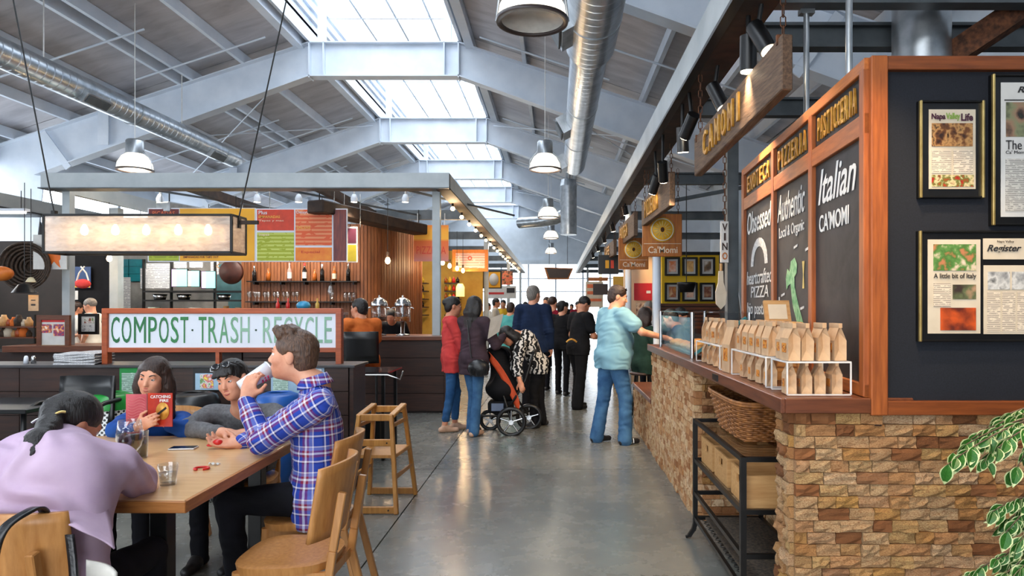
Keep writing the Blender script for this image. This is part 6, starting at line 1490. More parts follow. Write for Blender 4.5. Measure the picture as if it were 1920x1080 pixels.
g = thing('framed_sign', 'gold framed sign with a pale plate farther down the aisle', 'sign', P(922, 541, 19.0)); flat('frame', 905, 941, 508, 541, 19.0, black, g, .04); flat('sign_panel', 907, 938, 510, 539, 18.99, yl_p, g, .02)
MB().lathe([(.001, .03), (.13, .02), (.13, 0)], P(926, 524, 18.98), 18, R=Matrix.Rotation(PI/2, 3, 'X'), sy=1.3).build('plate', paper, g)
poster('rust brown poster with dark birds beyond the gold sign', 941, 962, 508, 534, 21.0, picture('rust poster', [C(150, 80, 40), C(60, 40, 36), C(200, 120, 80), C(216, 60, 60)], 12)); poster('white banner with letters above the far left shoppers', 910, 968, 536, 560, 23.0, paper, ((915, 945, 548, 552, red_pr), (950, 965, 540, 549, head_black)))
for i, (u, v) in enumerate(((870, 512), (882, 512))): MB().lathe([(.001, 0), (.05, .03), (.055, .12), (.03, .24), (.001, .27)], P(u, v+8, 17.5), 10).build('hanging_ham', red_cloth, None, f'red cured ham hanging {["left","right"][i]} of the pair under the framed sign', 'ham', 'hams hanging in the far stall')
flat('yellow_door', 868, 892, 528, 600, 17.2, mustard, None, .05, label='plain mustard panel under the hanging hams', cat='panel')
MB().lathe([(.001, 0), (.10, 0), (.10, .22), (.06, .3), (.001, .3)], P(863, 556, 16.0), 12).build('paper_lantern', emit('yellow lantern glow', (1, .75, .2, 1), 1.2), None, 'yellow glowing lantern beside the bottle shelves', 'lantern')
# ---------------------------------------------------------------- the four people round the table
def pv(u, v, Y): return np.array(P(u, v, Y))
def sit(x, y, ht, ang, z=0, seat=.455, lean=0, **k):
    s = ht/1.75; q = (seat+.10)/s
    ov = dict(pelv=(0, 0, q), hl=(-.09, .02, q-.03), hr=(.09, .02, q-.03), kl=(-.11, .43, q-.03), kr=(.11, .43, q-.03), al=(-.11, .42, .085), ar=(.11, .42, .085))
    le = math.radians(lean)
    for n, (a, b, c) in dict(chest=(0, .02, .31), neck=(0, .01, .505), head=(0, .05, .655), sl=(-.185, 0, .455), sr=(.185, 0, .455), el=(-.24, .05, .18), er=(.24, .05, .18), wl=(-.17, .28, .16), wr=(.17, .28, .16)).items():
        ov[n] = (a, b*math.cos(le)+c*math.sin(le), q+c*math.cos(le)-b*math.sin(le))
    ov.update(k.pop('ov', {})); return stand(x, y, ht, ang, 0, z, ov, **k)
def hdir(f, u): f = nrm(V3(*f)); return f, V3(*u)

J = sit(-1.23, 3.5, 1.84, 270)
J.update(head=pv(549, 667, 3.5), neck=pv(592, 722, 3.5), chest=pv(594, 806, 3.5), pelv=pv(594, 918, 3.5), sl=pv(600, 757, 3.31), sr=pv(588, 757, 3.68), el=pv(492, 827, 3.33), wl=pv(461, 752, 3.40),
         er=pv(508, 806, 3.70), wr=pv(452, 831, 3.53), hl=pv(592, 934, 3.39), hr=pv(592, 934, 3.62), kl=pv(430, 940, 3.35), kr=pv(425, 940, 3.60))
for q in 'lr': k_ = J['k'+q]; J['a'+q] = V3(k_[0]+.06, k_[1], .085)
J['hf'], J['hu'] = hdir((-1, -.06, .10), (.10, 0, 1))
man = person('man in a blue plaid shirt sitting side on and drinking from a cup', J, plaid, jean_black, shoe_dark, hair_man, skin, 'quiff', 'long', .0065, .98, uv=True, hem=.10, loose=1.15, nk=.08,
       hands=dict(l=dict(d=V3(.18, .12, 1), n=(.25, 1, 0), t=(1, -.1, 0), curls=[.62, .66, .70, .74], thumb=.5), r=dict(d=V3(-1, -.12, .02), n=(-.05, -.35, 1), t=(0, 1, .3), curls=[.5, .42, .36, .3], thumb=.7)))
# open shirt collar
cm = MB(); cc = J['neck']+V3(.006, 0, .014)
def collar(u, v): a = 2*PI*u; r_ = .068+.020*v-.006*math.cos(a); return (cc[0]+r_*math.cos(a)*1.0-.018*(1-v), cc[1]+r_*math.sin(a), cc[2]-.006+.05*(1-v)-.02*math.cos(a+PI)*1.0-.012)
cm.grid(collar, 30, 4); co = cm.build('collar', plaid, man, solid=.003); uvl = co.data.uv_layers.new(name='UVMap')
for lp_ in co.data.loops: v_ = co.data.vertices[lp_.vertex_index].co; uvl.data[lp_.index].uv = (v_.x+v_.y, v_.z)
# stubble
cup = thing('paper_cup', 'white paper cup with pink print raised to the man\'s mouth', 'cup', P(475, 712, 3.5))
ca, cb = Vector(P(506, 692, 3.53)), Vector(P(450, 726, 3.44)); ax_ = (ca-cb).normalized(); Rc = ax_.to_track_quat('Z', 'Y').to_matrix(); Lc = (ca-cb).length
MB().lathe([(.001, 0), (.031, 0), (.044, Lc), (.0425, Lc), (.03, .004), (.001, .004)], cb, 28, R=Rc).build('cup_wall', white_print, cup)
MB().lathe([(.0445, Lc-.004), (.047, Lc), (.0445, Lc+.003)], cb, 28, R=Rc).build('rolled_rim', white_print, cup)
pk = mat('pink cup print', C(214, 54, 110), .5); m = MB()
for i in range(12):                                            # pink lettering band on the cup, seen as blotches
    a = -PI/2+(i-5.5)*.2; 
    for j in range(3):
        if (i*7+j*5) % 4: 
            c_ = cb+Rc @ Vector(((.0385+.0012*j)*math.cos(a), (.0385+.0012*j)*math.sin(a), Lc*(.62+.09*j))); m.ball(c_, (.0045, .0045, .006), 8, 5)
m.build('cup_print', pk, cup)
rp = MB(); c_ = P(408, 830, 3.5); rp.ball(c_, (.026, .022, .018), 12, 8); rp.tube([c_+Vector((-.02+.0*i, 0, 0))+Vector((.02*math.cos(i*.7)-.01, .02*math.sin(i*.7), -.012)) for i in range(9)], .005, 6); rp.build('red_wrapper', red_plastic, None, "crumpled red plastic wrapper in the plaid man's open palm", 'wrapper')

J = sit(-1.71, 2.30, 1.66, 0)
J.update(head=pv(137, 797, 2.60), neck=pv(120, 850, 2.50), chest=pv(116, 915, 2.38), sr=pv(214, 872, 2.46), sl=pv(8, 876, 2.42), er=pv(260, 906, 2.69), wr=pv(196, 897, 2.82), el=pv(-14, 905, 2.72), wl=pv(70, 893, 2.86))
J['hf'], J['hu'] = hdir((.38, .78, -.5), (.25, .35, .9)); J['pony'] = [pv(92, 800, 2.44), pv(70, 826, 2.33), pv(62, 850, 2.27)]
lil = person('woman in a lilac gauze blouse seen from behind with a low ponytail', J, lilac, jean_black, shoe_dark, hair_black, skin_b, 'pony', 'long', .0068, .94, wr=(.008, 52, (.8, .3, .6)), hem=.0, loose=1.7, female=True, extra=[cone(pv(20, 880, 2.42), pv(35, 975, 2.34), .10, .11, .06), cone(pv(160, 890, 2.44), pv(150, 985, 2.32), .08, .085, .05), ell(pv(104, 905, 2.34), V3(.18, .11, .17), None, .07), ell(pv(140, 872, 2.46), V3(.10, .08, .07), None, .07), ell(pv(60, 872, 2.44), V3(.11, .09, .07), None, .08), cone(pv(110, 848, 2.50), pv(115, 900, 2.40), .10, .13, .08)],
       hands=dict(r=dict(d=V3(-1, .2, -.05), n=(0, 0, -1), t=(0, 1, 0), curl=.2), l=dict(d=V3(1, .2, -.05), n=(0, 0, -1), t=(0, 1, 0), curl=.2)))
b_ = V3(*lil.location)
def tail(u, v):
    x0, x1 = 92+62*u+10*v, 0; a = P(88+104*u, 900+10*u, 2.42-.02*math.sin(PI*u)); b_ = P(100+(112 if u > .5 else 112)*u, 985+46*u**1.6-8*math.sin(PI*u), 2.17+.05*u)
    return a.lerp(b_, v)+Vector((0, -.018*math.sin(PI*u)*(1-.4*v)-.006*math.sin(9*u+3*v), 0))
MB().grid(tail, 16, 10).build('blouse_tail', lilac, lil, solid=.006)
for k, (u, v) in enumerate(((112, 772), (72, 785))):
    MB().tube([P(u-13+4*i, v+8-3.5*math.sin(i*.52)-2*i*.6, 2.46+.004*i) for i in range(7)], .005, 6).build('hair_clip', brass if k == 0 else chrome, lil)

J = sit(XA(287, 4.2), 4.30, 1.58, 180)
J.update(head=pv(288, 707, 3.96), neck=pv(290, 764, 4.05), chest=pv(288, 812, 4.14), sr=pv(236, 793, 4.09), sl=pv(342, 791, 4.09), er=pv(219, 806, 3.86), el=pv(352, 806, 3.86), wr=pv(258, 801, 3.73), wl=pv(318, 798, 3.80))
J['hf'], J['hu'] = hdir((.10, -1, -.10), (.12, -.1, 1))
person('girl in royal blue with long dark hair smiling over an open book', J, royal, jean_black, shoe_dark, hair_brown, skin, 'midlong', 'long', .0068, .88, hem=.06, smile=.6, female=True,
       hands=dict(r=dict(d=V3(.55, -.25, .25), n=(.3, .9, .1), t=(0, -.3, 1), curl=.35), l=dict(d=V3(-.5, -.05, .6), n=(0, -1, 0), t=(0, 0, 1), curl=.2)))
bkk = thing('book', 'open paperback with red covers reading CATCHING FIRE held by the girl', 'book', P(280, 800, 3.74))
def cover(u0, u1, v0, v1, Y0_, Y1_, m, name, sk=0, off=0):
    a, b_, c_, d_ = P(u0, v1+sk, Y0_), P(u1, v1, Y1_), P(u1, v0, Y1_), P(u0, v0+sk, Y0_); n_ = (b_-a).cross(d_-a).normalized()
    return MB().prism([p+n_*off for p in (a, b_, c_, d_)], n_*-.004).build(name, m, bkk), (a+n_*off, (b_-a), (d_-a), n_)
red_c = mat('red cover', C(150, 26, 24), .35, 0, C(196, 60, 30), 7); pink_c = mat('pink back cover', C(206, 92, 104), .35, 0, C(186, 62, 76), 9)
cover(236, 275, 739, 800, 3.72, 3.755, pink_c, 'back_cover'); _, (o_, xd_, yd_, nn) = cover(277, 323, 737, 800, 3.755, 3.70, red_c, 'front_cover')
cover(273.5, 278, 738, 800, 3.755, 3.756, mat('red spine', C(120, 20, 22), .4), 'spine'); cover(239, 276, 741, 798, 3.735, 3.765, cream, 'pages', 0, -.006); cover(277, 320, 741, 798, 3.765, 3.715, cream, 'pages', 0, -.006)
W_, H_ = xd_.length, yd_.length
def cvt(s, x, y, w__, h__, m=white_ink): text('cover_lettering', s, m, bkk, o_+xd_*x+yd_*y+nn*.001, xd_, yd_, W_*w__, H_*h__, ext=.0008, bold=.02, res=2)
cvt('CATCHING', .12, .84, .82, .09); cvt('FIRE', .5, .73, .36, .08); cvt('A NOVEL', .08, .05, .4, .05)
cz = o_+xd_*.62+yd_*.46+nn*.0015; Rb = Matrix((xd_.normalized(), yd_.normalized(), nn)).transposed()
MB().lathe([(.001, .001), (W_*.27, .001), (W_*.27, 0)], cz, 28, R=Rb).build('gold_disc', sun_y if 'sun_y' in globals() else gold, bkk)
MB().bar(cz-xd_*.2-yd_*.1+nn*.002, cz+xd_*.16+yd_*.1+nn*.002, .012, .001, nn).build('dark_bar', black, bkk)
m = MB()
for i in range(9): m.tube([P(240+2*j, 748+5.2*i+2.4*math.sin(j*.42), 3.722+.0016*j-.004) for j in range(17)], .0012, 4)
m.build('line_print', mat('pale pink ink', C(232, 150, 150), .5), bkk)

J = sit(XA(455, 4.25), 4.32, 1.62, 180)
J.update(head=pv(436, 712, 3.93), neck=pv(456, 766, 4.05), chest=pv(458, 815, 4.16), sr=pv(394, 778, 4.07), sl=pv(516, 776, 4.12), er=pv(350, 804, 3.88), wr=pv(415, 811, 3.70), el=pv(528, 806, 3.92), wl=pv(470, 812, 3.74))
J['hf'], J['hu'] = hdir((-.10, -1, -.12), (-.24, -.12, 1))
grw = person('woman in a grey knit laughing with dark glasses pushed up in her hair', J, grey_knit, jean_black, shoe_dark, hair_black, skin, 'fringe', 'long', .0068, .92, hem=.06, smile=1, female=True,
       hands=dict(r=dict(d=V3(.95, -.1, -.05), n=(0, 0, -1), t=(0, -1, 0), curl=.3), l=dict(d=V3(-.95, -.1, .0), n=(0, 0, -1), t=(0, -1, 0), curl=.3)))
def sunglasses(c, f, u, s, lab):
    R = frame3(f, u); g = thing('sunglasses', lab, 'sunglasses', Vector(c)); w_ = lambda a, b_, e: Vector(c+R @ (V3(a, b_, e)*s)); Rm = Matrix(R.tolist())
    for x in (-1, 1):
        MB().ball(w_(x*.034, 0, 0), (.029*s, .006*s, .021*s), 14, 8, R=Rm).build('lens', dk_lens, g); MB().tube([w_(x*.064, 0, .01), w_(x*.080, -.04, .006), w_(x*.082, -.09, -.005)], .003*s, 6).build('temple', black_plastic, g)
    MB().tube([w_(-.012, .003, .006), w_(0, .006, .01), w_(.012, .003, .006)], .003*s, 6).build('bridge', black_plastic, g)
dk_lens = mat('dark sunglass lens', C(18, 18, 22), .06, coat=.6)
Rh = frame3(J['hf'], J['hu']); sunglasses(J['head']+Rh @ V3(0, .072, .098), J['hf']+J['hu']*.5, J['hu']-J['hf']*.5, .95, "dark sunglasses on the head of the woman in grey")


# ---------------------------------------------------------------- people standing in the aisle
J = stand(XA(1148, 7.5), 7.5, 1.735, 62, lean=4, hd=28, hp=12, stance=.13, stepf=-.06, ov=dict(er=(.34, .16, 1.24), wr=(.40, .44, 1.17), el=(-.26, .02, 1.14), wl=(-.2, .2, 1.0)))
bm = person('heavy set man in a pale blue tee and blue jeans leaning on the stone counter', J, tee_blue, denim, shoe_dark, hair_brown, skin, 'short', 'short', .009, 1.28, .09, hem=.1, legw=1.25, cuffw=1.25, loose=2.1,
       hands=dict(r=dict(d=V3(.9, .2, -.25), n=(0, 0, -1), t=(-.3, -1, 0), curl=.35)))
Rh = frame3(J['hf'], J['hu']); sunglasses(J['head']+Rh @ V3(0, .07, .098), J['hf']+J['hu']*.5, J['hu']-J['hf']*.5, .95, "sunglasses pushed up on the head of the man in pale blue")
for q in 'lr':                                                 # stripes on the trainers
    for k in range(3): a = J['a'+q]; f_ = J['f']; MB().tube([Vector(a+f_*(.03+.028*k)+V3(0, 0, z_)-J['r']*(.040 if q == 'l' else -.040)*w__) for z_, w__ in ((-.065, 1.02), (-.035, .98), (-.018, .7))], .006, 5).build('shoe_stripe', white_print, bm)
J = stand(XA(846, 8.24), 8.24, 1.62, 72, hp=5, stance=.07, stepf=.05, ov=dict(er=(.2, .12, 1.1), wr=(.1, .3, 1.12), el=(-.2, .1, 1.1), wl=(-.08, .3, 1.1)))
person('woman in a coral red tunic and cropped jeans with a black hair bun', J, red_cloth, denim_d, shoe_tan, hair_black, skin_b, 'bun', 'roll', .009, .92, hem=.16, leg='crop', female=True, loose=1.7)
J = stand(XA(888, 8.0), 8.0, 1.62, 32, hd=15, hp=8, stance=.075, stepf=.05, ov=dict(er=(.26, .12, 1.14), wr=(.22, .34, 1.24), el=(-.22, .05, 1.12), wl=(-.05, .3, 1.2)))
person('woman with very long black hair in a plum grey top and flared jeans', J, plum, denim, shoe_tan, hair_black, skin_d, 'long', 'long', .0095, .98, hem=.17, female=True, loose=1.6, cuffw=1.35)
g = thing('handbag', 'small black fringed handbag at the hip of the long haired woman', 'handbag', P(897, 706, 7.75)); MB().ball(P(897, 690, 7.78), (.13, .06, .10), 16, 10).build('bag_body', leather, g); MB().tube([P(884, 672, 7.82), P(880, 640, 7.84), P(876, 600, 7.88)], .008, 6).build('strap', leather, g)
m = MB()
for i in range(11): m.cyl(P(882+3*i, 692, 7.73), P(882+3.1*i, 707, 7.73), .005, 5)
m.build('fringe', leather, g)
MB().prism([P(914, 636, 7.72), P(936, 622, 7.85), P(944, 588, 7.85), P(920, 596, 7.72)], (0, .004, 0)).build('menu_sheet', paper, None, 'white menu sheet held up by the long haired woman', 'paper')
# bending woman
J = stand(XA(1008, 8.55), 8.55, 1.62, 262, stance=.08, stepf=.04)
J.update(chest=pv(990, 640, 8.45), neck=pv(966, 628, 8.36), head=pv(951, 630, 8.25), sl=pv(976, 648, 8.22), sr=pv(976, 634, 8.58), el=pv(968, 690, 8.12), wl=pv(975, 715, 8.02), er=pv(962, 690, 8.5), wr=pv(945, 705, 8.3), pelv=pv(1010, 682, 8.55))
for q, dy in (('l', -.09), ('r', .09)): J['h'+q] = J['pelv']+V3(0, dy, -.04)
J['hf'], J['hu'] = hdir((-.7, -.5, -.8), (-.7, -.2, .5))
person('woman in a black and white patterned top bending over the stroller', J, zebra, black_cloth, shoe_dark, hair_black, skin_b, 'bob', 'roll', .0095, 1.0, hem=.08, female=True, loose=1.7, legw=1.15)
J = stand(XA(1000, 9.7), 9.7, 1.80, 12, hd=25, stance=.1)
person('tall grey haired man in a navy top seen from behind', J, navy, jean_black, shoe_dark, hair_grey, skin, 'short', 'long', .011, 1.05, hem=.1, loose=1.6)
J = stand(XA(1036, 12.2), 12.2, 1.68, 15, hd=20, stance=.1); person('balding man in a maroon shirt walking away', J, maroon, jean_black, shoe_dark, hair_brown, skin, 'cap', 'long', .013, 1.05, hem=.12, loose=1.6)
J = stand(XA(1054, 11.6), 11.6, 1.60, 20, hd=30, stance=.1, stepf=.06, ov=dict(el=(-.24, -.02, 1.14), wl=(-.27, .02, .92))); person('woman in a black tee and trousers with tied back black hair', J, black_cloth, black_cloth, shoe_dark, hair_black, skin, 'bun', 'short', .012, 1.0, hem=.08, loose=1.3)
J = stand(XA(1084, 10.1), 10.1, 1.66, 55, lean=8, hd=10, hp=30, stance=.1, stepf=.05, ov=dict(er=(.24, .12, 1.12), wr=(.12, .38, 1.12), el=(-.25, .05, 1.13), wl=(-.1, .34, 1.1)))
bk2 = person('man in a black cap and black tee looking down at his hands', J, black_cloth, black_cloth, shoe_dark, hair_black, skin_b, 'cap', 'short', .011, 1.05, .03, hem=.1, loose=1.8, legw=1.3, cuffw=1.4)
MB().tube([P(1062+3.2*i, 645-9*math.sin(PI*(i+1)/8), 9.89+.004*i) for i in range(7)], .014, 6).build('back_print', sun_y if 'sun_y' in globals() else gold, bk2)
# shoppers far down the aisle
far = [(957, 580, 12.5, 1.58, 20, teal_cloth, hair_brown, skin, 'woman in a teal top among the far shoppers'), (944, 566, 20, 1.7, 190, yellow_cloth, hair_black, skin, 'person in yellow facing the camera far down the aisle'), (929, 566, 18, 1.72, 90, white_cloth, hair_black, skin_b, 'person in white turned sideways far down on the left'), (1025, 558, 17, 1.74, 200, grey_knit, hair_brown, skin, 'person in grey between the navy and maroon men'),
       (985, 568, 22, 1.66, 170, navy, hair_black, skin_b, 'dark clothed person left of the tall navy man'), (1062, 570, 24, 1.66, 10, black_cloth, hair_black, skin, 'person in black at the far aisle end'), (1072, 572, 26, 1.6, 200, white_cloth, hair_black, skin, 'person in white at the far aisle end'), (1083, 570, 21, 1.66, 160, maroon, hair_black, skin, 'person in dark red beside the far price board'), (914, 572, 21, 1.62, 60, cream and white_cloth, hair_brown, skin, 'person in cream by the far white banner'), (972, 575, 16, 1.55, 30, black_cloth, hair_black, skin_d, 'short person in black beside the teal woman')]
for u, v, Y, ht, ang, tp, hm_, sk_, lab in far:
    J = stand(XA(u, Y), Y, ht, ang, stance=.1, stepf=.04); person(lab, J, tp, jean_black, shoe_dark, hm_, sk_, 'short', 'long', .017, 1.0, wrk=False, eyes=False)
# behind and at the stalls
J = stand(XA(172, 11.0), 11.0, 1.63, 265, hp=15, ov=dict(er=(.24, .2, 1.15), wr=(.2, .4, 1.1))); person('white haired shopkeeper in a white shirt in the left stall', J, white_cloth, jean_black, shoe_dark, hair_grey, skin, 'cap', 'short', .013, 1.05, wrk=False, eyes=False)
J = stand(XA(141, 11.6), 11.6, 1.58, 30, hp=10); person('dark haired shopkeeper in cream with their back turned in the left stall', J, white_cloth, jean_black, shoe_dark, hair_brown, skin_b, 'short', 'short', .013, 1.0, wrk=False, eyes=False)
J = sit(XA(682, 8.45), 8.45, 1.76, 320, seat=.73, lean=8, hd=-30, ov=dict(er=(.24, .2, .95), wr=(.12, .42, .98), el=(-.24, .2, .95), wl=(-.12, .42, .98)))
J['kl'] = J['kl']+V3(0, 0, -.05); J['al'] = J['kl']+V3(0, 0, -.42); J['ar'] = J['kr']+V3(0, 0, -.42)
person('man in an orange shirt seated at the bar on a tall black chair', J, orange_cloth, jean_black, shoe_dark, hair_black, skin_b, 'short', 'short', .011, 1.08, hem=.1, loose=1.5, eyes=False)
J = stand(XA(742, 10.75), 10.75, 1.55, 180, lean=30, hp=20); person('bar worker in black leaning behind the drink dispensers', J, black_cloth, black_cloth, shoe_dark, hair_black, skin_b, 'short', 'long', .013, 1.05, wrk=False, eyes=False)
J = sit(XA(1205, 9.3), 9.3, 1.72, 60, seat=.62, hp=10); person('brown haired person in dark green seated behind the man in blue', J, green_cloth, black_cloth, shoe_dark, hair_brown, skin, 'bob', 'long', .012, 1.02, hem=.1, loose=1.4, eyes=False)
J = stand(XA(1256, 8.75), 8.75, 1.50, 110, lean=12, hp=20); person('dark haired customer leaning by the yellow wall', J, plum, jean_black, shoe_dark, hair_black, skin_b, 'short', 'long', .012, 1.0, wrk=False, eyes=False)
J = stand(XA(1294, 8.2), 8.2, 1.52, 285, lean=22, hp=20); person('customer in a navy jacket hunched before the yellow wall', J, cloth('navy jacket', C(34, 36, 84), C(24, 26, 62)), jean_black, shoe_dark, hair_black, skin_b, 'short', 'long', .012, 1.1, loose=1.6, wrk=False, eyes=False)
J = stand(XA(1217, 10.8), 10.8, 1.58, 200, hp=10); person('white haired customer in a patterned shirt by the cream wall', J, zebra, jean_black, shoe_dark, hair_grey, skin, 'cap', 'short', .014, 1.0, wrk=False, eyes=False)
g = thing('bar_stool', 'dark bar stool under the seated person in green', 'stool', (XA(1205, 9.3), 9.3, 0)); sx0 = XA(1205, 9.3)
MB().lathe([(.001, .575), (.17, .575), (.18, .59), (.17, .61), (.001, .612)], (sx0, 9.3, 0), 20).build('seat', dark_wood, g)
for a in range(4): MB().cyl((sx0+.12*math.cos(a*PI/2+.8), 9.3+.12*math.sin(a*PI/2+.8), .575), (sx0+.18*math.cos(a*PI/2+.8), 9.3+.18*math.sin(a*PI/2+.8), 0), .016, 8).build('leg', black, g)
# ---------------------------------------------------------------- stroller
st = thing('stroller', 'black and orange jogging stroller with three spoked wheels', 'stroller', P(955, 812, 8.05))
o0 = P(950, 812, 8.1); SX = lambda u: XA(u, 8.1)
def wheel(x, y, r_, name='wheel'):
    o = MB().tube([(x+r_*math.cos(a), y, r_+.004+r_*math.sin(a)*.985) for a in np.linspace(0, 2*PI, 33)[:-1]], .024, 8, close=True).build(name, black_plastic, st)
    m = MB()
    for k in range(5): a = 2*PI*k/5+.3; m.cyl((x, y, r_), (x+(r_-.02)*math.cos(a), y, r_+(r_-.02)*math.sin(a)), .012, 6)
    m.cyl((x, y-.03, r_), (x, y+.03, r_), .03, 10); m.build('spokes', chrome, o)
wheel(SX(960), 7.95, .155); wheel(SX(915), 8.35, .11); wheel(SX(990), 8.4, .14)
tb = MB()
for pts in ([(SX(915), 8.35, .12), (SX(960), 8.0, .36), (SX(985), 8.1, .62), (SX(1000), 8.15, .95)], [(SX(960), 7.95, .16), (SX(948), 8.02, .40), (SX(930), 8.1, .70)], [(SX(990), 8.4, .15), (SX(965), 8.35, .40), (SX(985), 8.35, .62), (SX(1000), 8.35, .95)], [(SX(905), 8.0, .22), (SX(960), 7.98, .22), (SX(990), 8.35, .22)]): tb.tube(pts, .014, 8)
tb.build('frame_tube', black, st); MB().tube([(SX(1000), 8.13, .95), (SX(1004), 8.25, .97), (SX(1000), 8.37, .95)], .02, 8).build('handle', black_plastic, st)
sm_ = [ell(V3(SX(940), 8.2, .52), V3(.20, .20, .14), None, .06), cone(V3(SX(945), 8.2, .50), V3(SX(928), 8.2, .88), .16, .15, .05), clip((SX(905), 8.2, .5), (-1, -.1, .1)), cut(V3(SX(905), 8.12, .78), V3(.17, .19, .22), None, .03)]

CHILD.setdefault(st.name, []).append(skin_mesh('seat', sm_, .012, black_cloth, V3(*st.location), st))
MB().grid(lambda u, v: (SX(918)+.34*u+.02*math.sin(PI*v), 8.03+.02*v, .97-.52*u+.05*math.sin(PI*u)-.10*v*(1+u)), 10, 5).build('side_panel', mat('stroller orange', C(222, 84, 40), .6), st, solid=.008)
MB().grid(lambda u, v: (SX(912)+.30*math.sin(1.9*u), 8.05+.32*v, .80+.22*math.cos(1.9*u-.5)), 12, 4).build('canopy', black_cloth, st, solid=.01)
MB().bx(SX(915), SX(962), 8.05, 8.3, .24, .38).build('basket', black_cloth, st, bevel=.02); MB().bx(SX(922), SX(945), 8.035, 8.05, .27, .36).build('blue_pouch', mat('grey blue pouch', C(110, 126, 156), .6), st, bevel=.004)
# ---------------------------------------------------------------- hung from the roof and beams: ducts, lamps, signs
ld = thing('round_duct', 'long spiral galvanised air duct under the left roof slope', 'duct', (-6.9, 7, 4.66))
MB().cyl((-6.9, 1.0, 4.62), (-6.9, 14.6, 4.68), .19, 28).build('pipe', duct, ld); MB().cyl((-6.9, 14.6, 4.68), (-6.9, 14.85, 4.68), .17, 20, r2=.10).build('end_cap', galv, ld)
for Y in (4.2, 7.9, 11.1, 14.0): MB().cyl((-6.9, Y, 4.655), (-6.9, Y+.05, 4.655), .197, 28).build('band', galv, ld)
for Y in (10.0, 13.6):
    MB().box((-6.74, Y, 4.52), (.10, .55, .16), Matrix.Rotation(.7, 3, 'Y')).build('register', galv, ld); MB().box((-6.70, Y, 4.48), (.02, .46, .12), Matrix.Rotation(.7, 3, 'Y')).build('grille', D_steel, ld)
for Y in (5, 9.2, 12.6): MB().cyl((-6.9, Y, 4.85), (-6.9, Y, 5.9), .008, 6).build('hanger', white_wire, ld)
rd = thing('round_duct', 'stepped galvanised air duct running above the aisle on the right', 'duct', (.45, 8, 4.35))
MB().cyl((.375, 1.5, 4.35), (.375, 7.4, 4.35), .27, 30).build('pipe', duct, rd); MB().cyl((.375, 7.4, 4.35), (.375, 7.6, 4.35), .27, 30, r2=.215).build('reducer', galv, rd); MB().cyl((.375, 7.6, 4.35), (.375, 13.7, 4.35), .215, 28).build('pipe', duct, rd)
MB().cyl((.375, 13.7, 4.35), (.375, 13.95, 4.35), .215, 24, r2=.12).build('end_cap', galv, rd)
for Y in (6.6, 7.58, 9.6, 11.6): MB().cyl((.375, Y, 4.35), (.375, Y+.05, 4.35), .277 if Y < 7.4 else .222, 28).build('band', galv, rd)
for Y, r_ in ((6.75, .30), (10.6, .24), (13.3, .24)):
    MB().box((.375-r_*.95, Y, 4.35-r_*.25), (.20, .5, .26), Matrix.Rotation(-.5, 3, 'Y')).build('register', galv, rd); MB().box((.375-r_*.95-.1, Y, 4.35-r_*.25-.06), (.02, .42, .2), Matrix.Rotation(-.5, 3, 'Y')).build('grille', D_steel, rd)
for Y in (5, 9, 12.6): MB().cyl((.375, Y, 4.55), (.375, Y, 5.6), .008, 6).build('hanger', white_wire, rd)
ed = thing('elbow_duct', 'upright galvanised duct with elbow farther down the aisle', 'duct', (.3, 19, 3.5))
x_ = XA(1066, 19); MB().cyl((x_, 19, 3.5), (x_, 19, 4.85), .23, 24).build('pipe', galv, ed); MB().cyl((x_, 19, 4.85), (x_, 19, 5.03), .24, 24, r2=.2).build('cap', galv, ed)
MB().tube([(x_, 19, 4.15), (x_-.35, 19.2, 3.98), (x_-.8, 19.6, 3.95), (x_-1.4, 20.2, 3.98)], .17, 16).build('elbow', galv, ed); MB().cyl((x_, 19, 5.0), (x_, 19, 5.6), .01, 6).build('hanger', white_wire, ed)
bay = thing('bay_lamp', 'white dome bay lamp nearest the camera over the aisle', 'lamp', (0, 0, 0), 0, 'dome bay lamps hung from the roof')
MB().lathe([(.255, 0), (.25, .005), (.235, .10), (.18, .20), (.125, .245)], n=36).build('reflector', reflector, bay, world=False, solid=.004)
MB().lathe([(.258, -.012), (.225, -.014), (.222, .006), (.262, .01), (.258, -.012)], n=36).build('rim', mat('brown rim', C(58, 46, 44), .4), bay, world=False)
MB().lathe([(.001, .03), (.226, .004), (.226, .0)], n=32).build('lens', mat('frosted lens', C(214, 212, 206), .3), bay, world=False)
MB().lathe([(.125, .24), (.125, .44), (.11, .46), (.001, .46)], n=24).build('ballast', galv, bay, world=False)
for sx in (-1, 1): MB().tube([(sx*.12, 0, .30), (sx*.24, 0, .16), (sx*.262, 0, .0)], .006, 6).build('bracket', galv, bay, world=False)
MB().cyl((0, 0, .46), (0, 0, 2.6), .006, 6).build('cord', white_wire, bay, world=False)
for i, (u, v, Y, lab) in enumerate(((998, 40, 4.9, None), (1022, 318, 11.0, 'second dome bay lamp over the aisle, beside the stepped duct'), (1028, 408, 16.6, 'third dome bay lamp over the aisle, before the elbow duct'), (1033, 447, 22.6, 'fourth dome bay lamp down the aisle'), (1033, 475, 30.0, 'farthest dome bay lamp down the aisle'), (253, 319, 10.4, 'dome bay lamp above the left canopy fascia'))):
    o = bay if i == 0 else copy_tree(bay); o.location = P(u, v, Y)
    if lab: o['label'] = lab
    if i: lamp('bay_lamp_light', 'POINT', P(u, v, Y)+Vector((0, 0, -.06)), 14, (1, .86, .66), .15)
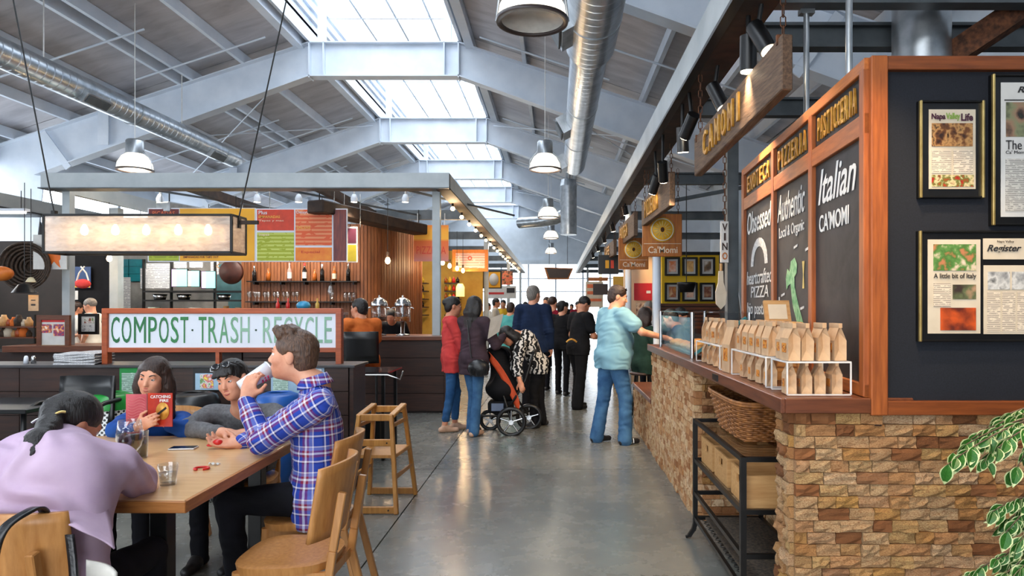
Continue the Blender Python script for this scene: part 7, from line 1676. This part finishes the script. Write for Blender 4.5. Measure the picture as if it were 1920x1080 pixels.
# seeded glass chandelier
cl = thing('chandelier', 'long seeded glass box chandelier with filament bulbs hung on cables', 'lamp', (XA(260, 5.6), 5.6, 1.94))
Y0, Y1 = 5.5, 5.75; X0, X1, Z0, Z1 = XA(82, Y0), XA(434, Y0), ZA(473, Y0), ZA(403, Y0)
for x in (X0, X1):
    for y in (Y0, Y1): MB().bx(x-.009, x+.009, y-.009, y+.009, Z0, Z1).build('frame_bar', black, cl)
for z in (Z0, Z1):
    for y in (Y0, Y1): MB().bx(X0, X1, y-.009, y+.009, z-.009, z+.009).build('frame_bar', black, cl)
    for x in (X0, X1): MB().bx(x-.009, x+.009, Y0, Y1, z-.009, z+.009).build('frame_bar', black, cl)
for y in (Y0, Y1): MB().bx(X0+.01, X1-.01, y-.002, y+.002, Z0+.01, Z1-.01).build('glass_pane', bubble, cl)
for x in (X0, X1): MB().bx(x-.002, x+.002, Y0+.01, Y1-.01, Z0+.01, Z1-.01).build('glass_pane', bubble, cl)
MB().bx(X0-.02, X1+.16, 5.615, 5.64, Z1-.06, Z1-.03).build('carrier_bar', rust_black, cl)
bz = ZA(431, 5.62)
for i, u in enumerate((158, 216, 274, 334, 390)):
    x = XA(u, 5.625); b_ = MB().lathe([(.001, -.045), (.022, -.035), (.030, -.008), (.024, .02), (.012, .04), (.012, .05)], (x, 5.627, bz), 14).build('bulb', bulb_glow, cl)
    MB().cyl((x, 5.627, bz+.045), (x, 5.627, Z1-.05), .014, 10).build('socket', rust_black, cl)
    lamp('chandelier_bulb_light', 'POINT', (x, 5.627, bz-.06), .6, (1, .74, .42), .03)
for a, b_ in ((P(102, 402, 5.62), P(25, 0, 5.62)), (P(447, 412, 5.62), P(537, 0, 5.62))):
    MB().cyl(a, a+(b_-a)*1.45, .006, 6).build('cable', black, cl); MB().box(a+Vector((0, 0, -.02)), (.03, .04, .10)).build('cable_clamp', black, cl)
# filament pendants at the bar and along the canopy
def pendant(u, v, Y, lab, strength=bulb_far, top=3.18):
    c_ = P(u, v, Y); g = thing('bulb_pendant', lab, 'lamp', c_, 0, 'bare filament bulbs on long cords')
    MB().lathe([(.001, -.06), (.03, -.045), (.042, -.01), (.03, .03), (.018, .05)], c_, 12).build('bulb', strength, g); MB().cyl(c_+Vector((0, 0, .045)), c_+Vector((0, 0, .13)), .022, 10).build('socket', rust_black, g); MB().cyl(c_+Vector((0, 0, .13)), (c_.x, c_.y, top), .005, 5).build('cord', black, g)
    lamp('pendant_light', 'POINT', c_+Vector((0, -.06, -.04)), 10, (1, .68, .36), .04)
pendant(727, 488, 10.6, 'bare filament bulb before the slat wall')
for u, v, Y, lab in ((830, 492, 13.6, 'bare filament bulb right of the canopy post, nearest of four'), (843, 498, 14.6, 'second bare filament bulb of the four by the framed sign'), (857, 503, 15.2, 'third bare filament bulb of the four by the framed sign'), (868, 507, 15.8, 'fourth bare filament bulb of the four, farthest'), (205, 484, 11.0, 'bare bulb at the kitchen pillar')): pendant(u, v, Y, lab)
# string of small bulbs under the left fascia
for i in range(20):
    Y = 11.0+i*1.05; c_ = Vector((-1.66, Y, 3.10)); g = thing('fascia_bulb', f'small glowing bulb under the left canopy fascia, number {["one","two","three","four","five","six","seven","eight","nine","ten","eleven","twelve","thirteen","fourteen","fifteen","sixteen","seventeen","eighteen","nineteen","twenty"][i]} from the near corner', 'bulb', c_, 0, 'small bulbs along the left canopy')
    MB().ball(c_+Vector((0, 0, -.02)), .035, 8, 6).build('globe', bulb_far, g); MB().cyl(c_+Vector((0, 0, .01)), c_+Vector((0, 0, .065)), .02, 8).build('socket', black, g)
    if i % 3 == 0: lamp('fascia_light', 'POINT', c_+Vector((.0, 0, -.09)), 12, (1, .7, .4), .06)
# track heads under the right beam
def track_head(lab, u, v, Y, aim, on=True, L=.20, pw=85):
    c_ = P(u, v, Y); a = (Vector(aim)-c_).normalized(); g = thing('track_light', lab, 'spotlight', c_, 0, 'black track lights under the right beam')
    MB().cyl(c_-a*L*.5, c_+a*L*.5, .048, 18).build('can', black_plastic, g); MB().cyl(c_+a*L*.5, c_+a*(L*.5+.004), .042, 18).build('lens', lamp_glow if on else chrome, g); MB().cyl(c_-a*L*.3, (c_.x, c_.y, 3.17), .014, 8).build('stem', black, g)
    if on: lamp('track_spot', 'SPOT', c_+a*(L*.5+.03), pw, (1, .74, .45), .04, c_+a*3, 62, .6)
track_head('added track light on the beam just short of the board wall', CX+1.12*F/2.3, CY-1.52*F/2.3, 2.3, (1.5, 3.1, .5), pw=42); track_head('added track light on the beam nearest the camera', CX+1.12*F/1.6, CY-1.52*F/1.6, 1.6, (1.6, 3.0, .5), pw=42)  # both heads added out of view to brighten the stone and board wall
track_head('black track light hanging plumb beside the big plank sign', 1403, 101, 3.9, (1.1, 4.0, 0))
track_head('lit track light aimed at the chalkboards', 1428, 72, 3.75, (1.34, 3.4, 2.3))
track_head('black track light behind the plank sign', 1346, 182, 4.7, (1.37, 4.4, 2.2)); track_head('black track light left of the plank sign', 1280, 262, 5.6, (1.2, 6.0, .8)); track_head('black track light angled above the first one', 1292, 236, 5.3, (.4, 7.2, 1.0)); track_head('black track light near the second hanging sign', 1243, 322, 6.6, (1.3, 7.6, 1.2)); track_head('black track light by the square sign', 1228, 346, 7.3, (.6, 8.4, 1.0))
for i in range(7):
    Y = 11+2.4*i; track_head(f'small far track light on the right beam, {ordn[i] if i < 6 else "seventh"} beyond the square signs', *( (CX+1.12*F/Y, CY-(3.05-H)*F/Y)), Y, (1.6, Y+.6, 1.0), True, .14) if i < 5 else None
# plank signs and square signs
def chain(pts, g, n=10):
    a, b_ = Vector(pts[0]), Vector(pts[1]); L = (b_-a).length; k = max(3, int(L/.05)); d = (b_-a)/k
    for i in range(k):
        c_ = a+d*(i+.5); x = Vector((.013, 0, 0)) if i % 2 else Vector((0, .013, 0)); h_ = d*.62
        MB().tube([c_-h_, c_-h_*.6+x, c_+h_*.6+x, c_+h_, c_+h_*.6-x, c_-h_*.6-x], .0035, 5, close=True).build('chain_link', rust, g)
def plank_sign(lab, s, near, far, zn, zf, th=.06, lw_=.07, tf=.16, hb=3.16):
    """plank hung edge-on to the aisle; near and far end points, bottom and top heights"""
    n, f_ = Vector(near), Vector(far); d = (n-f_).normalized(); nv_ = Vector((d.y, -d.x, 0)); nv_ = nv_ if nv_.x < 0 else -nv_
    g = thing('plank_sign', lab, 'sign', ((n.x+f_.x)/2, (n.y+f_.y)/2, zn[0])); bk = nv_*-th
    q = [f_+Vector((0, 0, zf[0])), n+Vector((0, 0, zn[0])), n+bk+Vector((0, 0, zn[0])), f_+bk+Vector((0, 0, zf[0]))]; t_ = [f_+Vector((0, 0, zf[1])), n+Vector((0, 0, zn[1])), n+bk+Vector((0, 0, zn[1])), f_+bk+Vector((0, 0, zf[1]))]
    MB().hexa(q, t_).build('plank', gate_wood, g, bevel=.006)
    L = (n-f_).length; sl = Vector((d.x*L, d.y*L, zn[0]-zf[0])).normalized(); hgt = (zn[1]-zn[0]+zf[1]-zf[0])/2; a0, a1 = .16, .66; cw_ = (a1-a0)*L/len(s)
    for i, c_ in enumerate(s):
        o = f_+d*(a0*L+i*cw_)+Vector((0, 0, zf[0]+(zn[0]-zf[0])*(a0+(a1-a0)*(i+.5)/len(s))+hgt*.2)); text('letter', c_, gold, g, o+nv_*.002, sl, (0, 0, 1), cw_*lw_*9.6, hgt*.6, ext=.014, bold=.006, res=2)
    for e, z in ((n-d*.05, zn[1]), (f_+d*.05, zf[1])):
        c_ = e+bk*.5; chain(((c_.x, c_.y, z), (c_.x, c_.y, hb)), g)
        MB().bx(c_.x-.035, c_.x+.035, c_.y-.01, c_.y+.01, z-.04, z+.012).build('strap', rust, g)
plank_sign('long weathered plank sign with gilt letters CAMOMI hung on chains', "CAMOMI", (1.145, 3.46, 0), (1.0, 4.93, 0), (2.60, 2.885), (2.44, 2.715))
plank_sign('shorter plank sign with gilt letters PIZZERIA beyond the first', 'PIZZERIA', (1.15, 6.9, 0), (1.05, 8.35, 0), (2.52, 2.86), (2.48, 2.78))
plank_sign('third plank sign with gilt letters ENOTECA above the square sign', 'ENOTECA', (1.12, 9.8, 0), (1.05, 11.4, 0), (2.52, 2.86), (2.5, 2.82)); plank_sign('small fourth plank sign with gilt letters far down the beam', 'CAFE', (1.12, 13.2, 0), (1.06, 15, 0), (2.5, 2.8), (2.5, 2.8))
sq_wood = wood('honey sign wood', C(190, 112, 34), C(150, 80, 22), 2, .5, 4); sun_y = mat('sun disc yellow', C(246, 196, 60), .5, 0, C(236, 170, 40), 20)
def square_sign(lab, u0, u1, v0, v1, Y):
    g = thing('square_sign', lab, 'sign', P((u0+u1)/2, v1, Y)); flat('panel', u0, u1, v0, v1, Y, sq_wood, g, .05, bevel=.006)
    k = (u1-u0)*Y/F; c_ = P((u0+u1)/2, v0+(v1-v0)*.37, Y-.004); R_ = Matrix.Rotation(PI/2, 3, 'X')
    MB().lathe([(.001, .006), (k*.31, .006), (k*.31, 0)], c_, 36, R=R_).build('disc', sun_y, g); MB().lathe([(k*.265, .010), (k*.285, .010), (k*.285, .006), (k*.265, .006), (k*.265, .010)], c_, 36, R=R_).build('ring', white_ink, g)
    for i in range(16):
        a = 2*PI*i/16; e = c_+Vector((math.cos(a), 0, math.sin(a)))*k*.22; MB().bar(c_+Vector((math.cos(a), 0, math.sin(a)))*k*.09+Vector((0, -.007, 0)), e+Vector((0, -.007, 0)), k*.018, .004, (0, 1, 0)).build('ray', brass, g)
    MB().ball(c_+Vector((0, -.008, 0)), (k*.05, .006, k*.065), 12, 6).build('pear_mark', rust, g)
    text('lettering', "Ca'Momi", cream_ink, g, (XA(u0+(u1-u0)*.14, Y), Y-.001, ZA(v0+(v1-v0)*.92, Y)), (1, 0, 0), (0, 0, 1), k*.74, (v1-v0)*.16*Y/F, ext=.006, bold=.01)
    MB().bar((XA(u0+2, Y), Y-.003, ZA(v0+(v1-v0)*.70, Y)), (XA(u1-2, Y), Y-.003, ZA(v0+(v1-v0)*.70, Y)), .006, .006).build('rule', cream_ink, g)
    for u in (u0+(u1-u0)*.15, u1-(u1-u0)*.1): chain((P(u, v0, Y+.025), (XA(u, Y), Y+.025, 3.16 if XA(u, Y) < 1.25 else 3.18)), g)
square_sign("square honey wood sign with yellow disc reading Ca'Momi, nearer one", 1205, 1279, 401, 481, 8.3); square_sign("square honey wood sign with yellow disc reading Ca'Momi, farther one", 1160, 1216, 446, 505, 10.9)
# ---------------------------------------------------------------- stalls beyond the stone counter
yw = thing('yellow_wall', 'bright yellow stall wall holding six framed prints', 'wall panel', (2.0, 9.75, 0))
flat('panel', 1241, 1348, 476, 600, 9.75, yellow_wall, yw, .1); flat('head_board', 1240, 1350, 472, 478, 9.72, black, yw, .12)
bn = thing('slat_bench', 'brown slatted bench back below the yellow wall', 'bench', (2.0, 9.6, 0))
for k in range(7): flat('slat', 1228, 1350, 569+7*k, 574+7*k, 9.5, counter_x, bn, .03)
flat('core', 1230, 1348, 570, 720, 9.54, dark_wood, bn, .1); MB().bx(XA(1235, 9.2), XA(1345, 9.2), 9.1, 9.5, .42, .46).build('seat', counter_x, bn)
pics = [picture('framed print %d' % k, c, 9) for k, c in enumerate(([C(236, 200, 150), C(220, 120, 60), C(240, 226, 210)], [C(60, 40, 24), C(190, 130, 60), C(240, 200, 130)], [C(40, 34, 30), C(120, 90, 60), C(236, 226, 214)], [C(226, 160, 60), C(160, 80, 40), C(240, 210, 160)], [C(200, 60, 40), C(240, 200, 170), C(120, 40, 30)], [C(240, 220, 190), C(120, 60, 40), C(200, 150, 110)]))]
for i in range(6):
    u, v = 1247+33*(i % 3), 482+48*(i//3); g = thing('picture_frame', f'black framed print on the yellow wall, {"upper" if i < 3 else "lower"} row, {["left","centre","right"][i%3]}', 'picture frame', P(u+14, v+35, 9.7), 0, 'framed prints on the yellow wall')
    for a in ((u, u+28, v, v+3.5), (u, u+28, v+31.5, v+35), (u, u+3.5, v+3.5, v+31.5), (u+24.5, u+28, v+3.5, v+31.5)): flat('moulding', *a, 9.69, black, g, .05)
    flat('mount', u+3, u+25, v+3, v+32, 9.72, paper, g, .01); flat('print', u+7.5, u+20.5, v+7.5, v+27.5, 9.71, pics[i], g, .01)
g = thing('pendant_basket', 'dark hanging bowl lamp before the yellow wall', 'lamp', P(1287, 545, 8.9)); MB().lathe([(.001, 0), (.09, .0), (.12, .10), (.125, .13), (.11, .13), (.001, .02)], P(1287, 548, 8.9), 18).build('bowl', black, g); MB().cyl(P(1287, 541, 8.9), P(1287, 345, 8.9), .006, 6).build('cord', black, g)
cw_ = thing('cream_wall', 'peach cream stall wall with a red picture', 'wall panel', (1.9, 11.5, 0)); flat('panel', 1170, 1236, 478, 720, 11.6, cream_wall, cw_, .1); MB().bx(XA(1150, 13), XA(1180, 13), 13, 13.1, 0, ZA(518, 13)).build('yellow_panel', mustard, cw_)
poster('red picture with a small white boat on the cream wall', 1189, 1229, 531, 563, 11.55, mat('red picture', C(206, 36, 44), .5, 0, C(180, 26, 36), 3), ((1212, 1220, 545, 550, paper),), .02)
poster('dark shop window picture under the red picture', 1193, 1229, 568, 600, 11.5, picture('dim shelf scene', [C(40, 26, 22), C(120, 70, 50), C(220, 190, 160), C(60, 40, 34)], 10), (), .02)
for x_, Y, lab in ((XA(1232, 9.0), 9.0, 'white round post between the cream and yellow walls'), (XA(1178, 11.2), 11.2, 'white round post left of the cream wall')): MB().cyl((x_, Y, 0), (x_, Y, 3.18), .05, 16).build('round_post', W_steel, None, lab, 'post')
vs = thing('vertical_sign', 'narrow white hanging sign with dark letters on the steel post', 'sign', P(1358, 520, 5.45)); flat('panel', 1352, 1366, 415, 492, 5.45, paper, vs, .03)
for i, c_ in enumerate('VINO'): words(c_, 1354, 1364, 419+18*i, 433+18*i, 5.445, sq_wood if i == 3 else dark_wood, vs, 'letter', res=2, bold=.02)
chain((P(1359, 415, 5.46), P(1359, 270, 5.46)), vs)
g = thing('paddle', 'white wooden pizza paddle hung below the vertical sign', 'paddle', P(1352, 590, 5.4)); m = MB(); m.prism([P(1352+q[0], 530+q[1], 5.42) for q in ((-4, -22), (4, -22), (5, 0), (10, 18), (9, 40), (0, 50), (-9, 40), (-10, 18), (-5, 0))][::-1], (0, .02, 0)); m.build('blade', cream, g); MB().cyl(P(1352, 508, 5.43), P(1352, 494, 5.43), .012, 8).build('handle', crate_wood, g)
# farther signs on the right
poster('cream and orange price board far down on the right', 1098, 1131, 528, 576, 15.5, cream, ((1101, 1128, 533, 540, orange_ink), (1101, 1128, 546, 552, orange_ink), (1101, 1128, 560, 565, orange_ink))); poster('dark wooden shop sign behind the man in pale blue', 1112, 1140, 532, 553, 14.5, dark_wood); poster('small honey wood sign over the price board', 1103, 1140, 520, 527, 14.8, sq_wood); poster('black board with red and gold figures above the farther shops', 1122, 1160, 478, 514, 14.0, black_plastic, ((1135, 1142, 488, 503, yl_p), (1145, 1151, 488, 503, rd_p)), .05)
g = thing('tray_sign', 'brown tapered hanging sign over the far aisle end', 'sign', P(1046, 524, 26)); MB().prism([P(1020, 501, 26), P(1075, 503, 26), P(1066, 524, 26), P(1027, 524, 26)], (0, .06, 0)).build('panel', sq_wood, g); MB().prism([P(1024, 503, 25.98), P(1071, 505, 25.98), P(1064, 521, 25.98), P(1030, 521, 25.98)], (0, .02, 0)).build('face', dark_wood, g)
for u in (1030, 1064): MB().cyl(P(u, 502, 26.03), P(u, 440, 26.03), .01, 5).build('hanger', black, g)
# extraction ducts and spots in the left canopy
for lab, pts, r_ in (('flat brown kitchen duct slung under the left canopy', [(-3.6, 10.2, 3.0), (-2.55, 12.9, 2.95)], .13), ('pale kitchen duct slung at the canopy left', [(-6.0, 10.4, 3.02), (-5.3, 12.8, 3.0)], .11)):
    g = thing('kitchen_duct', lab, 'duct', pts[0]); MB().bar(pts[0], pts[1], r_*2.4, r_*1.5).build('casing', rust_black if r_ > .12 else galv, g, bevel=.02)
    for p in pts: MB().cyl((p[0], p[1]+(.2 if p is pts[0] else -.2), 3.0), (p[0], p[1]+(.2 if p is pts[0] else -.2), 3.3), .01, 6).build('hanger', black, g)
for i, u in enumerate((300, 482, 664, 560, 760)):
    Y = 10.6; c_ = P(u, 372, Y); g = thing('canopy_spot', f'small white spotlight under the left canopy, {ordn[i]}', 'spotlight', c_, 0, 'white spotlights in the left canopy'); MB().lathe([(.05, -.06), (.055, 0), (.03, .06), (.001, .07)], c_, 14).build('head', white_print, g); MB().cyl(c_+Vector((0, 0, .06)), (c_.x, c_.y, 3.3), .012, 6).build('stem', white_wire, g); MB().lathe([(.001, -.055), (.048, -.056)], c_, 14).build('lens', lamp_glow, g)
    lamp('canopy_spot_light', 'SPOT', c_+Vector((0, 0, -.08)), 75, (1, .78, .52), .05, (c_.x+.1*i-.2, 11.2, .9), 80, .6)
